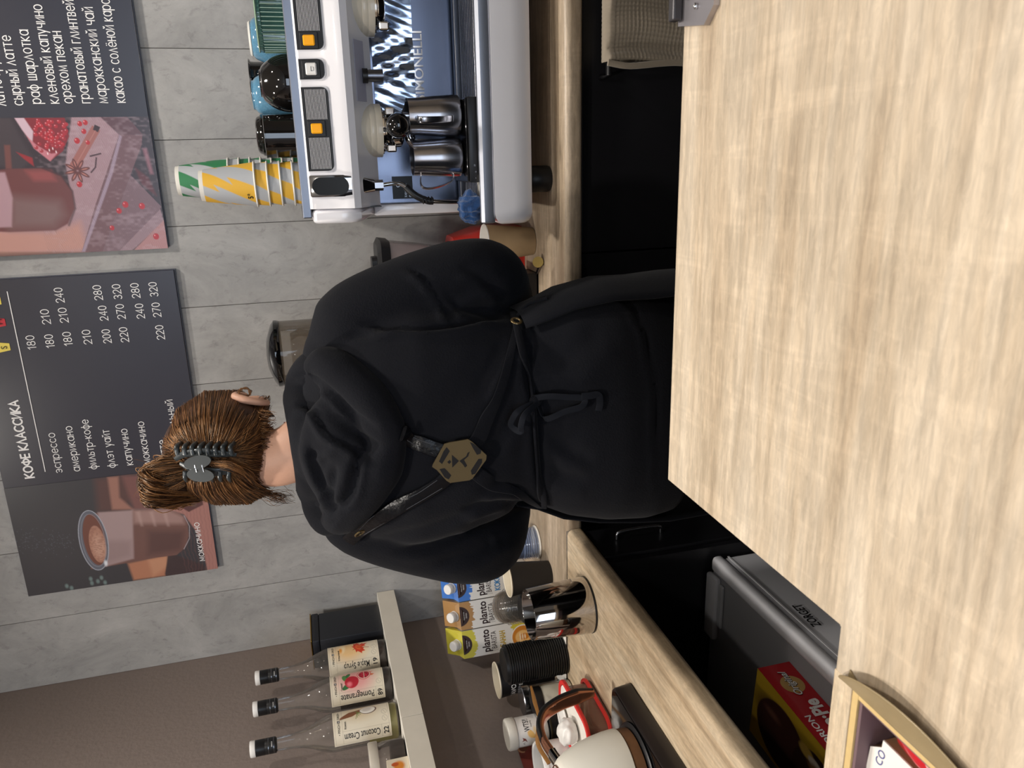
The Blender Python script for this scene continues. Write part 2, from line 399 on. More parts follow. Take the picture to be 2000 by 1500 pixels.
CHROME = mat('chrome', rgb(205, 206, 208), 0.08, metal=1, var=0.02)
DARKSTEEL = mat('dark_steel', rgb(120, 122, 130), 0.3, metal=1)
WHITEPL = mat('white_plastic', rgb(236, 234, 230), 0.35)
PAPERW = mat('white_paper', rgb(232, 228, 220), 0.7)
INK = mat('black_ink', rgb(26, 24, 26), 0.6)
INKW = mat('white_ink', rgb(244, 242, 240), 0.5)
GLASS = mat('clear_glass', (1, 1, 1, 1), 0.01, trans=1, ior=1.45, var=0)
PRINT = print_mat('printed_card', 0.5, 0.1)
PRINTG = print_mat('printed_gloss_board', 0.31, 0.0); PRINTG.node_tree.nodes['Principled BSDF'].inputs['Specular IOR Level'].default_value = 1.0
def clearplastic(name, tint, alpha, rough=0.05):
    """thin clear wall: see-through with a tinted body and a mirror-like surface layer"""
    m = bpy.data.materials.new(name); m.use_nodes = True; nt = m.node_tree; L = nt.links.new
    b = nt.nodes['Principled BSDF']; b.inputs['Base Color'].default_value = tint; b.inputs['Roughness'].default_value = 0.5
    out_ = nt.nodes['Material Output']; tr = nt.nodes.new('ShaderNodeBsdfTransparent'); gl = nt.nodes.new('ShaderNodeBsdfGlossy'); gl.inputs['Roughness'].default_value = rough
    m1 = nt.nodes.new('ShaderNodeMixShader'); m1.inputs[0].default_value = alpha; L(tr.outputs[0], m1.inputs[1]); L(b.outputs[0], m1.inputs[2])
    fr = nt.nodes.new('ShaderNodeFresnel'); fr.inputs[0].default_value = 1.45; mu = nt.nodes.new('ShaderNodeMath'); mu.operation = 'MULTIPLY'; mu.inputs[1].default_value = 0.75; mu.use_clamp = True
    L(fr.outputs[0], mu.inputs[0]); m2 = nt.nodes.new('ShaderNodeMixShader'); L(mu.outputs[0], m2.inputs[0]); L(m1.outputs[0], m2.inputs[1]); L(gl.outputs[0], m2.inputs[2]); L(m2.outputs[0], out_.inputs[0])
    return m
CLEARPL = clearplastic('clear_plastic', rgb(225, 222, 215), 0.22)
SMOKE = clearplastic('smoked_plastic', rgb(120, 108, 92), 0.42)

# ------------------------------------------------------------------ the room
WY, WX = 2.10, -1.378
def concrete():
    m = bpy.data.materials.new('grey_concrete_laminate'); m.use_nodes = True
    nt = m.node_tree; b = nt.nodes['Principled BSDF']; L = nt.links.new
    tc = nt.nodes.new('ShaderNodeTexCoord'); oi = nt.nodes.new('ShaderNodeObjectInfo')
    mp = nt.nodes.new('ShaderNodeMapping'); mp.inputs['Scale'].default_value = (1.6, 1, 1)
    L(tc.outputs['Object'], mp.inputs[0])
    ad = nt.nodes.new('ShaderNodeVectorMath'); ad.operation = 'ADD'
    sc3 = nt.nodes.new('ShaderNodeVectorMath'); sc3.operation = 'SCALE'; sc3.inputs[3].default_value = 40
    cb = nt.nodes.new('ShaderNodeCombineXYZ'); L(oi.outputs['Random'], cb.inputs[0]); L(oi.outputs['Random'], cb.inputs[2])
    L(cb.outputs[0], sc3.inputs[0]); L(mp.outputs[0], ad.inputs[0]); L(sc3.outputs[0], ad.inputs[1])
    def no(s, d, r): 
        n = nt.nodes.new('ShaderNodeTexNoise'); n.inputs['Scale'].default_value = s; n.inputs['Detail'].default_value = d; n.inputs['Roughness'].default_value = r
        n.inputs['Distortion'].default_value = 0.5
        L(ad.outputs[0], n.inputs['Vector']); return n
    a = no(4.5, 8, 0.72); c = no(26, 5, 0.75)
    r = nt.nodes.new('ShaderNodeValToRGB'); e = r.color_ramp.elements
    e[0].position = 0.3; e[0].color = rgb(142, 141, 139); e[1].position = 0.7; e[1].color = rgb(180, 178, 175)
    L(a.outputs['Fac'], r.inputs[0])
    r2 = nt.nodes.new('ShaderNodeValToRGB'); e = r2.color_ramp.elements
    e[0].position = 0.30; e[0].color = (0.66, 0.65, 0.65, 1); e[1].position = 0.45; e[1].color = (1, 1, 1, 1)
    L(c.outputs['Fac'], r2.inputs[0])
    x = nt.nodes.new('ShaderNodeMix'); x.data_type = 'RGBA'; x.blend_type = 'MULTIPLY'; x.inputs[0].default_value = 0.75
    L(r.outputs[0], x.inputs[6]); L(r2.outputs[0], x.inputs[7]); L(x.outputs[2], b.inputs['Base Color'])
    b.inputs['Roughness'].default_value = 0.55
    return m
CONC = concrete()
BROWN = mat('brown_wall_paint', rgb(140, 127, 120), 0.75, var=0.04, bump=0.5, scale=90)
CREAM = mat('ceiling_paint', rgb(220, 216, 208), 0.9)
DARKWALL = mat('cafe_wall_paint', rgb(150, 138, 124), 0.9)
FLOORM = mat('dark_floor_tile', rgb(66, 62, 60), 0.5, var=0.15, scale=8)
wall = structure(solid('wall_back', box(WX - 0.02, 3.0, WY + 0.008, WY + 0.14, 0, 2.9), DARKSOFT))
pw = 0.2055; seam0 = -1.378
k = 0
while seam0 + pw*k < 3.0:
    x0 = seam0 + pw*k
    p = solid('wall_panel', box(x0 + 0.0006, min(x0 + pw, 3.0) - 0.0006, WY, WY + 0.008, 0, 2.9, 0.0007, 1), CONC, wall, loc=(x0, WY, 1.4))
    k += 1
structure(solid('wall_left', box(WX - 0.12, WX, -4.0, WY + 0.01, 0, 2.9), BROWN))
structure(solid('wall_right', box(3.0, 3.12, -4.0, WY + 0.14, 0, 2.9), DARKWALL))
structure(solid('floor', box(WX - 0.12, 3.12, -4.1, WY + 0.14, -0.1, 0), FLOORM))
structure(solid('ceiling', box(WX - 0.12, 3.12, -4.1, WY + 0.14, 2.9, 3.0), CREAM))
wf = structure(solid('wall_front', join(box(WX - 0.12, -1.2, -4.12, -4.0, 0, 2.9), box(1.6, 3.12, -4.12, -4.0, 0, 2.9), box(-1.2, 1.6, -4.12, -4.0, 0, 0.55), box(-1.2, 1.6, -4.12, -4.0, 2.45, 2.9)), DARKWALL))
win = structure(solid('window_1', join(box(-1.2, 1.6, -4.1, -4.04, 0.55, 0.6), box(-1.2, 1.6, -4.1, -4.04, 2.4, 2.45), box(-1.2, -1.15, -4.1, -4.04, 0.6, 2.4), box(1.55, 1.6, -4.1, -4.04, 0.6, 2.4), box(0.18, 0.23, -4.1, -4.04, 0.6, 2.4)), BLACKPL))
SKYP = mat('daylit_pane', rgb(190, 215, 255), 0.3, emit=1.1, var=0.3, scale=2)
solid('window_pane', box(-1.15, 1.55, -4.075, -4.065, 0.6, 2.4), SKYP, win)
LAMPM = mat('lamp_diffuser', rgb(255, 232, 200), 0.4, emit=25)
for i, (x, y, z, p) in enumerate(LAMPS):
    place = ['above the worktops', 'above the wooden bar', 'right of the bar', 'behind the bar seat', 'far right over the worktop', 'nearest the front window'][i]
    t = thing('ceiling_lamp', 'round white recessed ceiling lamp ' + place, 'lamp', (x, y, 2.9), 'ceiling lamps')
    obj_smooth('ring', lathe([(0.068, -0.001), (0.085, -0.001), (0.085, -0.012), (0.066, -0.006)], 32, (x, y, 2.9), cap=False), WHITEPL, t)
    obj_smooth('diffuser', lathe([(0.0001, -0.004), (0.067, -0.004), (0.067, 0.0)], 32, (x, y, 2.9)), LAMPM, t)
# ---- bar in front
BT, BY, BX, BY2 = 1.05, 0.742, -0.360, 0.4415     # top height, far edge, left corner, notch
TH = 0.038
bar = solid('bar_counter', join(), None) if False else thing('bar_counter', 'long pale sawn oak bar counter filling the foreground', 'counter', (0.6, 0.2, 0))
M0 = Matrix.Identity(4)
HXR, HYF = -0.398, 0.4205                     # display recess: right and far sides
bm = bmesh.new(); f = bm.faces.new([bm.verts.new((a, b_, BT - TH)) for a, b_ in [(HXR, -0.42), (2.4, -0.42), (2.4, BY), (BX, BY), (BX, BY2), (-1.3, BY2), (-1.3, HYF), (HXR, HYF)]])
r_ = bmesh.ops.extrude_face_region(bm, geom=[f]); bmesh.ops.translate(bm, verts=[v for v in r_['geom'] if isinstance(v, bmesh.types.BMVert)], vec=(0, 0, TH))
bmesh.ops.recalc_face_normals(bm, faces=bm.faces)
bmesh.ops.bevel(bm, geom=bm.edges[:], offset=0.0012, segments=2, affect='EDGES')
solid('countertop', out(bm), OAK, bar)
RAW = mat('raw_chipboard_edge', rgb(206, 178, 122), 0.8, var=0.08, scale=120, bump=0.5)
solid('edge_board', box(-1.3, HXR - 0.001, HYF + 0.0005, BY2 + 0.0004, BT - TH, BT + 0.0006, 0.001), OAKE, bar)
AUB = mat('aubergine_panel', rgb(112, 90, 94), 0.7)
solid('base_panel', join(box(-0.33, 2.38, 0.62, 0.66, 0, BT - TH), box(-0.36, -0.33, -0.3, 0.66, 0, BT - TH), box(-1.28, -0.36, 0.30, 0.34, 0, BT - TH)), BLACKCAB, bar)
# ---- worktops
WT, WE, LE = 0.90, 1.527, -0.831
def worktop_edge(L, axis):
    """rounded front edge profile, from the wall to the edge"""
    pr = [(0.0, -0.038), (L - 0.012, -0.038)]
    for i in range(7):
        a = -PI/2 + PI/2*i/6; pr.append((L - 0.010 + 0.010*math.cos(a), -0.028 + 0.010*math.sin(a)))
    for i in range(7):
        a = PI/2*i/6; pr.append((L - 0.014 + 0.014*math.cos(a), -0.014 + 0.014*math.sin(a)))
    pr.append((0.0, 0.0)); return pr
pr = worktop_edge(WY - WE, 1)
V = [(WX + 0.001 if s == 0 else 2.6, WY - a - 0.0, WT + z) for s in (0, 1) for a, z in pr]; n = len(pr)
bk = solid('back_worktop', (V, [list(range(n)), list(range(n, 2*n))[::-1]] + [[i, n + i, n + (i+1) % n, (i+1) % n] for i in range(n)]), OAK_SHADED, smooth=True, autos=40)
tag(bk, 'oak worktop with shade in its colour along the panelled wall under the espresso machine', 'worktop')
strip = solid('joint_strip', box(WX + 0.001, LE - 0.004, WE - 0.0028, WE + 0.0002, WT - 0.03, WT + 0.0012), STEEL, bk)
pr = worktop_edge(LE - WX, 0)
V = [(WX + a, WE - 0.003 if s == 0 else -0.2 + 0.55, WT + z) for s in (0, 1) for a, z in pr]
lw = solid('left_worktop', (V, [list(range(n)), list(range(n, 2*n))[::-1]] + [[i, n + i, n + (i+1) % n, (i+1) % n] for i in range(n)]), OAKY, smooth=True, autos=40)
tag(lw, 'pale oak worktop along the brown wall carrying the kettle', 'worktop')
# ---- cabinets under the worktops
xs = [-0.80, -0.2, 0.4, 1.0, 1.6, 2.2]
for i in range(5):
    cabn = thing('base_cabinet', ['black base cabinet behind the barista, left of the hanging towel', 'black base cabinet under the espresso machine beside the towel', 'black base cabinet right of the towel under the worktop', 'black base cabinet further right, second from the end', 'black base cabinet at the far right end'][i], 'cabinet', ((xs[i] + xs[i+1])/2, 1.8, 0), 'black base cabinets')
    solid('body', box(xs[i] + 0.001, xs[i+1] - 0.001, 1.572, 2.095, 0.08, WT - 0.039), BLACKCAB, cabn)
    solid('plinth', box(xs[i] + 0.001, xs[i+1] - 0.001, 1.62, 2.09, 0.0, 0.079), BLACKPL, cabn)
    solid('door', box(xs[i] + 0.002, xs[i+1] - 0.002, 1.553, 1.571, 0.085, WT - 0.045, 0.0015), BLACKCAB, cabn)
cabn = thing('corner_cabinet', 'black corner cabinet under the left worktop with a steel handle', 'cabinet', (-1.1, 1.7, 0))
solid('body', box(WX + 0.002, -0.862, 1.40, 2.09, 0.0, WT - 0.039), BLACKCAB, cabn)
solid('side_panel', box(WX + 0.002, -0.85, 1.383, 1.399, 0.0, WT - 0.039), BLACKCAB, cabn)
dr = solid('door', box(-0.861, -0.844, 1.403, 1.55, 0.08, WT - 0.045, 0.0015), BLACKCAB, cabn)
obj_smooth('handle', tube([(-0.843, 1.47, 0.80), (-0.825, 1.47, 0.79), (-0.825, 1.47, 0.70), (-0.843, 1.47, 0.69)], 0.004, n=4), STEEL, dr)

# ------------------------------------------------------------------ menu boards
BFY = 2.088                                     # front face of the boards
NAVY = mat('dark_board_print', rgb(47, 46, 57), 0.31, spec=1.0, var=0.02)
def board(name_label, x0, x1, z0, z1):
    t = thing('menu_board', name_label, 'menu board', ((x0 + x1)/2, WY, z0))
    solid('panel', box(x0, x1, BFY, WY - 0.001, z0, z1, 0.0008, 1), NAVY, t)
    solid('backing_edge', box(x0 + 0.004, x1 + 0.002, BFY + 0.006, WY - 0.0005, z0 - 0.003, z1), mat('board_edge', rgb(90, 92, 102), 0.5), t)
    return t
pB = at(425, 1110, Y=BFY); pB2 = at(340, 527, Y=BFY); pBt = at(55, 1160, Y=BFY)
bx0, bx1, bz0, bz1 = pB.x, pB2.x, (pB.z + pB2.z)/2, pBt.z
b1 = board('dark menu board listing classic coffees beside a photo of a mocha glass', bx0, bx1, bz0, bz1)
def loc_on(x, y): p = at(x, y, Y=BFY); return p.x, p.z
def on_board(d=0.0006): return lambda x, z: (x, BFY - d, z)
def btxt(items, bold=0.0):
    """(string, baseline start px, baseline end px, cap height px)"""
    o = []
    for s, x0, y0, x1, y1, h in items:
        a = loc_on(x0, y0); b = loc_on(x1, y1)
        o.append((s, a[0], a[1], h*0.00162, dict(width=b[0] - a[0], bold=bold)))
    return o
names = [('эспрессо', 122, 922, 109, 845, 19), ('американо', 157, 919, 142, 832, 19), ('фильтр-кофе', 190, 915, 173, 819, 19), ('флэт уайт', 226, 912, 213, 839, 19),
         ('капучино', 260, 907, 250, 837, 19), ('моккачино', 294, 904, 283, 823, 19), ('латте', 329, 902, 322, 859, 19), ('раф ванильный', 356, 906, 344, 780, 19)]
prices = [('180', 71, 681, 68, 655, 19), ('180', 107, 678, 104, 653, 19), ('210', 99.5, 632, 97, 604, 19), ('180', 142, 674, 139, 648, 19), ('210', 134, 629, 131.6, 601, 19), ('240', 126, 590, 123, 562, 19),
          ('210', 180, 671, 177, 644, 19), ('200', 218, 669, 216, 643, 19), ('240', 211.5, 625, 209, 597, 19), ('280', 201, 585, 198, 557, 19), ('220', 252, 667, 249, 639, 19), ('270', 245.5, 622, 243, 594, 19),
          ('320', 238.5, 583, 236, 555, 19), ('240', 283, 621, 280, 593, 19), ('280', 274, 581, 272, 553, 19), ('220', 322, 662, 320, 635, 19), ('270', 315, 618, 313, 591, 19), ('320', 309, 578, 307, 551, 19)]
LIFT = [0.0009]
def bh(par, items, xh, wd, name='lettering'):
    for s_, x0, y0, x1, y1, h in items:
        a_ = loc_on(x0, y0); b_ = loc_on(x1, y1); hand(name, s_, a_[0], a_[1], xh, on_board(LIFT[0]), INKW, par, width=b_[0] - a_[0], wd=wd)
bh(b1, [('КОФЕ КЛАССИКА', 66.8, 931.8, 38.7, 782, 22)], 0.0140, 0.0040)
bh(b1, names, 0.0132, 0.0018)
bh(b1, prices, 0.0126, 0.0018)
a, b = loc_on(88.7, 921), loc_on(14, 569)
solid('rule_line', box(a[0], b[0], BFY - 0.0014, BFY, a[1] - 0.001, a[1] + 0.001), INKW, b1)
YEL = mat('yellow_print', rgb(236, 214, 96), 0.5); REDP = mat('red_print', rgb(196, 50, 60), 0.5)
for cx, cy, mm, s in ((8, 678, YEL, 'S'), (-1, 630, REDP, 'M'), (-10, 588, YEL, 'L')):
    u, v = loc_on(cx, cy)
    solid('cup_icon', prism([(-0.0085, -0.013), (0.0085, -0.013), (0.0125, 0.011), (-0.0125, 0.011)], frame((u, BFY - 0.0002, v), (1, 0, 0), (0, 0, 1)), 0.001), mm, b1)
    lettering('lettering', [(s, u - 0.005, v - 0.007, 0.019, {})], on_board(0.003), INK, b1)
# printed picture of the mocha glass
px1 = loc_on(184, 934)[0]
class BoardPic(Pic):
    def q(s, x, y): u, v = loc_on(x, y); return u - s.x0, v - s.z0
    def P(s, pts, col, **k): s.poly([s.q(*p) for p in pts], col, **k)
    def E(s, x, y, rx, ry, col, **k): u, v = s.q(x, y); s.ell(u, v, rx, ry, col, **k)
    def Ln(s, pts, wd, col, **k): s.line([s.q(*p) for p in pts], wd, col, **k)
K = 2.142
def c2(x, y): return (x/K, 500 + y/K)
pic = BoardPic(px1 - bx0, bz1 - bz0, 250, 400, L3(48, 50, 57)); pic.x0, pic.z0 = bx0, bz0
n1 = pic.noise(9, 1)*0.6 + pic.noise(34, 2)*0.4
pic.blend(np.ones_like(pic.X), L3(62, 58, 62), 0.35)
pic.P([c2(395, 930), c2(540, 915), c2(560, 1000), c2(520, 1070), c2(410, 1070)], L3(88, 60, 58), soft=0.02)
pic.P([c2(450, 925), c2(495, 922), c2(500, 1010), c2(560, 1060), c2(470, 1060)], L3(158, 112, 98), soft=0.008)
pic.P([c2(510, 920), c2(600, 915), c2(640, 1060), c2(560, 1060)], L3(120, 78, 74), soft=0.012)
pic.P([c2(535, 1285), c2(700, 1250), c2(705, 1335), c2(560, 1355)], L3(178, 120, 92), soft=0.008)
pic.P([c2(620, 1270), c2(700, 1255), c2(703, 1300), c2(640, 1340)], L3(202, 150, 118), soft=0.012, a=0.6)
pic.P([c2(690, 1330), c2(705, 1240), c2(850, 1290), c2(870, 1320), c2(700, 1350)], L3(60, 45, 48), soft=0.004)
pic.P([c2(700, 1060), c2(760, 1020), c2(880, 990), c2(930, 1330), c2(868, 1315), c2(852, 1240), c2(820, 1150), c2(770, 1080)], L3(168, 118, 110), soft=0.004)
pic.blend((pic.Y < 0.09)*np.clip(np.sin(pic.Y*700 + 9*n1) - 0.3, 0, 1), L3(120, 80, 76), 0.4)
pic.P([c2(700, 940), c2(840, 985), c2(850, 1040), c2(790, 1070), c2(740, 1040)], L3(86, 50, 50), soft=0.003)
pic.P([c2(790, 985), c2(830, 1000), c2(820, 1050), c2(785, 1045)], L3(96, 70, 62), soft=0.002)
for i in range(150):     # cocoa dust falling
    xx = 60 + 250*rng.random(); yy = 1200 + 28*rng.standard_normal()
    pic.E(*c2(xx, yy), 0.0012, 0.0008, L3(92, 96, 108), a=0.8)
for xx, yy in ((280, 1380), (300, 1388), (380, 1350), (410, 1360), (440, 1365), (385, 1368), (425, 1345)):
    pic.E(*c2(xx, yy), 0.006, 0.004, L3(120, 142, 140), soft=0.004, a=0.8)
body = [c2(395, 1075), c2(470, 1070), c2(600, 1062), c2(700, 1058), c2(750, 1075), c2(785, 1110), c2(790, 1170), c2(775, 1220), c2(740, 1250), c2(650, 1262), c2(440, 1300), c2(380, 1310)]
pic.P(body, L3(112, 78, 72), soft=0.002)
pic.P([c2(410, 1072), c2(555, 1063), c2(560, 1265), c2(415, 1305)], L3(166, 142, 142), soft=0.006)
pic.P([c2(555, 1063), c2(700, 1058), c2(770, 1090), c2(770, 1120), c2(560, 1118)], L3(176, 142, 136), soft=0.014, a=0.7)
pic.P([c2(620, 1150), c2(770, 1150), c2(760, 1230), c2(620, 1250)], L3(78, 52, 52), soft=0.02, a=0.7)
pic.P([c2(430, 1190), c2(550, 1190), c2(550, 1255), c2(430, 1290)], L3(140, 116, 116), soft=0.02, a=0.6)
for k in range(3): pic.P([c2(570+55*k, 1070), c2(585+55*k, 1066), c2(600+55*k, 1130), c2(590+55*k, 1130)], L3(200, 170, 164), soft=0.006, a=0.35)
pic.Ln([c2(770, 1225), c2(793, 1180), c2(793, 1130), c2(770, 1085)], 0.0016, L3(190, 180, 186), a=0.8)
def ring(cx, cy, rx, ry, col, wd): 
    T = [(cx + rx*math.cos(a), cy + ry*math.sin(a)) for a in np.linspace(0, 2*PI, 40)]
    pic.line(T, wd, col)
u, v = pic.q(*c2(392, 1190))
rx_, ry_ = abs(pic.q(*c2(392, 1063))[0] - pic.q(*c2(392, 1318))[0])/2, 0.034
pic.ell(u, v, rx_, ry_, L3(96, 100, 112)); pic.ell(u + 0.002, v - 0.003, rx_*0.86, ry_*0.78, L3(112, 66, 54))
pic.ell(u - 0.012, v - 0.008, rx_*0.62, ry_*0.58, L3(176, 128, 108)); pic.ell(u - 0.020, v - 0.010, rx_*0.38, ry_*0.42, L3(196, 152, 132), soft=0.01)
pic.blend((pic.noise(120, 5) > 0.55)*(((pic.X-u+0.012)/(rx_*.62))**2 + ((pic.Y-v+0.008)/(ry_*.58))**2 < 1), L3(150, 100, 84), 0.5)
ring(u, v, rx_, ry_, L3(176, 180, 192), 0.0018); ring(u, v, rx_*0.88, ry_*0.82, L3(150, 150, 160), 0.0011)
pic.ell(u - rx_*0.8, v - ry_*0.55, 0.008, 0.004, L3(225, 228, 235), soft=0.004)
o = pic.build('printed_picture', lambda x, y: (bx0 + x, BFY - 0.0011, bz0 + y), PRINTG, b1)
LIFT[0] = 0.0018; bh(b1, [('моккачино', 400, 1094, 388, 1020, 18)], 0.012, 0.0018); LIFT[0] = 0.0009

# board 2
q0 = at(323, 485, Y=BFY); cx0 = q0.x; cz0 = (q0.z + at(262, 0, Y=BFY).z)/2
b2 = board('dark menu board with seasonal drinks and a photo of pomegranate and cinnamon', cx0, cx0 + 0.845, cz0, cz0 + (bz1 - bz0))
t2 = [('сырный латте', 46, 205, 25, 70, 26), ('раф шарлотка', 81, 202, 60, 59, 26), ('кленовый капучино', 115.7, 201.7, 90.5, 10, 26), ('орехом пекан', 142.7, 201, 123, 62, 26),
      ('гранатовый глинтвейн', 176.7, 201, 148, -10, 26), ('марокканский чай', 210.7, 200.7, 184, 15, 26), ('какао с солёной карамелью', 245, 200, 211, -62, 26), ('латте грушевый', 12, 206, -12, 62, 26), ('с', 88, -6, 86.5, -16, 26)]
bh(b2, t2, 0.0160, 0.0021)
t3 = [('320', 40, -150, 38, -178, 26), ('320', 75, -150, 73, -178, 26), ('320', 132, -150, 130, -178, 26), ('290', 168, -150, 166, -178, 26), ('290', 200, -150, 198, -178, 26)]
q1 = loc_on(250, 228)[0]
pic = BoardPic(q1 - cx0, bz1 - bz0, 280, 430, L3(46, 32, 40)); pic.x0, pic.z0 = cx0, cz0
def c1(x, y): return (x/3.0, y/3.0)
n1 = pic.noise(12, 3)*0.5 + pic.noise(60, 4)*0.5
pic.P([c1(420, 685), c1(590, 685), c1(700, 790), c1(480, 1475), c1(-300, 1475), c1(-200, 1300), c1(300, 1300), c1(430, 1200), c1(385, 960)], L3(166, 134, 142), soft=0.004)
pic.P([c1(-300, 1340), c1(300, 1360), c1(470, 1300), c1(520, 1475), c1(-300, 1500)], L3(196, 142, 126), soft=0.02, a=0.8)
pic.P([c1(590, 685), c1(745, 685), c1(835, 785), c1(700, 788)], L3(92, 58, 66)); 
pic.P([c1(700, 788), c1(835, 788), c1(830, 850), c1(600, 1475), c1(480, 1475), c1(560, 1200)], L3(112, 78, 84))
pic.P([c1(700, 788), c1(640, 1010), c1(480, 1475), c1(500, 1475), c1(660, 1020), c1(715, 800)], L3(170, 150, 170), soft=0.003, a=0.8)
pic.P([c1(765, 1025), c1(945, 1210), c1(935, 1235), c1(690, 1480), c1(600, 1475)], L3(120, 92, 100))
pic.P([c1(940, 1225), c1(960, 1300), c1(760, 1480), c1(690, 1480)], L3(150, 122, 130))
pic.P([c1(960, 1290), c1(990, 1480), c1(770, 1480)], L3(178, 128, 128), soft=0.003)
pic.P([c1(790, 980), c1(870, 1040), c1(920, 1150), c1(830, 1080)], L3(90, 34, 42), soft=0.006); pic.P([c1(835, 870), c1(860, 870), c1(900, 1020), c1(880, 1020)], L3(140, 92, 104), soft=0.006)
pic.blend((pic.Y < 0.27)*np.clip(np.sin((pic.X*0.35 - pic.Y)*1500 + 9*n1), 0, 1)*n1, L3(80, 54, 62), 0.42)
pic.blend((pic.Y < 0.27)*np.clip(n1*2 - 1.0, 0, 1), L3(214, 190, 200), 0.3)
pic.P([c1(-60, 690), c1(60, 690), c1(190, 930), c1(120, 1000), c1(-60, 960)], L3(60, 48, 54), soft=0.01)
pic.P([c1(95, 890), c1(190, 925), c1(200, 975), c1(140, 930)], L3(150, 32, 40), soft=0.003)
pic.P([c1(25, 850), c1(60, 850), c1(70, 990), c1(35, 990)], L3(110, 62, 58), soft=0.004)
# glass of mulled drink
pic.P([c1(-200, 1010), c1(60, 990), c1(250, 985), c1(360, 1030), c1(425, 1120), c1(440, 1220), c1(400, 1310), c1(330, 1350), c1(60, 1360), c1(-200, 1350)], L3(106, 54, 54), soft=0.004)
pic.P([c1(60, 1150), c1(350, 1180), c1(380, 1260), c1(320, 1330), c1(60, 1340)], L3(128, 104, 104), soft=0.03, a=0.7)
pic.P([c1(-200, 1010), c1(30, 1010), c1(75, 1160), c1(70, 1330), c1(-200, 1340)], L3(186, 150, 160), soft=0.005, a=0.8)
pic.P([c1(150, 1000), c1(300, 1000), c1(330, 1060), c1(200, 1060)], L3(156, 74, 74), soft=0.012, a=0.7)
pic.Ln([c1(250, 985), c1(360, 1030), c1(425, 1120), c1(442, 1220), c1(405, 1320)], 0.004, L3(62, 28, 34), a=0.8, soft=0.004)
# pomegranate
pic.P([c1(85, 690), c1(380, 690), c1(405, 800), c1(370, 885), c1(295, 945), c1(180, 835), c1(130, 760)], L3(128, 26, 38))
pic.P([c1(85, 690), c1(140, 690), c1(195, 770), c1(190, 840), c1(130, 760)], L3(206, 178, 190), soft=0.003)
pic.P([c1(160, 800), c1(215, 850), c1(300, 900), c1(340, 895), c1(295, 945), c1(200, 870)], L3(196, 120, 132), soft=0.003)
for i in range(70):
    xx, yy = 200 + 190*rng.random(), 700 + 190*rng.random()
    if yy > 700 + (xx - 200)*1.0 + 160: continue
    if xx + yy*0.6 > 880: continue
    pic.E(*c1(xx, yy), 0.0042, 0.0042, L3(150 + 40*rng.random(), 28, 44), a=0.9); pic.E(*c1(xx - 6, yy - 5), 0.0012, 0.0012, L3(236, 170, 176), a=0.8)
for xx, yy in ((290, 880), (310, 870), (330, 890), (280, 900)): pic.E(*c1(xx, yy), 0.003, 0.0012, L3(240, 214, 220))
# cinnamon, anise, cloves and loose seeds
pic.P([c1(540, 735), c1(588, 765), c1(455, 1000), c1(405, 970)], L3(158, 98, 92)); pic.P([c1(555, 730), c1(588, 745), c1(575, 775), c1(545, 760)], L3(48, 26, 34))
pic.Ln([c1(560, 765), c1(440, 975)], 0.0012, L3(196, 142, 134), a=0.7)
u, v = pic.q(*c1(455, 1000))
for k in range(8):
    a = k*PI/4 + 0.2; pic.ell(u + 0.015*math.cos(a), v + 0.015*math.sin(a), 0.013, 0.0042, L3(96, 46, 46), rot=a); pic.ell(u + 0.016*math.cos(a), v + 0.016*math.sin(a), 0.007, 0.0014, L3(184, 120, 110), rot=a)
pic.Ln([c1(530, 915), c1(590, 900)], 0.0035, L3(66, 36, 46)); pic.Ln([c1(565, 925), c1(560, 980), c1(535, 1010)], 0.0032, L3(66, 36, 46))
for xx, yy, s in ((452, 825, 8), (466, 1080, 8), (735, 1198, 9), (698, 1235, 8), (832, 1207, 9), (657, 1335, 7), (915, 1385, 9), (468, 725, 7), (500, 718, 7), (492, 770, 7), (515, 835, 6)):
    pic.E(*c1(xx, yy), s*0.00085, s*0.00075, L3(178, 28, 40)); pic.E(*c1(xx - 8, yy - 6), 0.0016, 0.0012, L3(240, 160, 164))
pic.build('printed_picture', lambda x, y: (cx0 + x, BFY - 0.0011, cz0 + y), PRINTG, b2)

# ------------------------------------------------------------------ espresso machine
MX0, MX1 = -0.121, 0.62
em = thing('espresso_machine', 'white and steel two group espresso machine with amber switches on the back worktop', 'coffee machine', (0.25, 1.82, WT))
GREYWH = mat('white_enamel_body', rgb(240, 238, 241), 0.25, coat=0.6, var=0.015)
prof = [(2.05, 1.405), (1.646, 1.405), (1.640, 1.400), (1.630, 1.348), (1.622, 1.334), (1.618, 1.318), (1.624, 1.304), (1.638, 1.297), (1.70, 1.258), (1.78, 1.250), (2.05, 1.250)]
def xprism(prof, x0, x1, bev=0.0):
    n = len(prof)
    V = [(x0, a, b_) for a, b_ in prof] + [(x1, a, b_) for a, b_ in prof]
    F = [list(range(n)), list(range(n, 2*n))[::-1]] + [[i, n + i, n + (i+1) % n, (i+1) % n] for i in range(n)]
    if not bev: return V, F
    bm = bmesh.new(); vs = [bm.verts.new(v) for v in V]
    for f in F: bm.faces.new([vs[i] for i in f])
    bmesh.ops.recalc_face_normals(bm, faces=bm.faces)
    ed = [e for e in bm.edges if all(abs(v.co.x - e.verts[0].co.x) < 1e-6 for v in e.verts)]
    bmesh.ops.bevel(bm, geom=ed, offset=bev, segments=4, profile=0.5, affect='EDGES'); return out(bm)
solid('upper_housing', xprism(prof, MX0 + 0.030, MX1), GREYWH, em, smooth=True, autos=25)
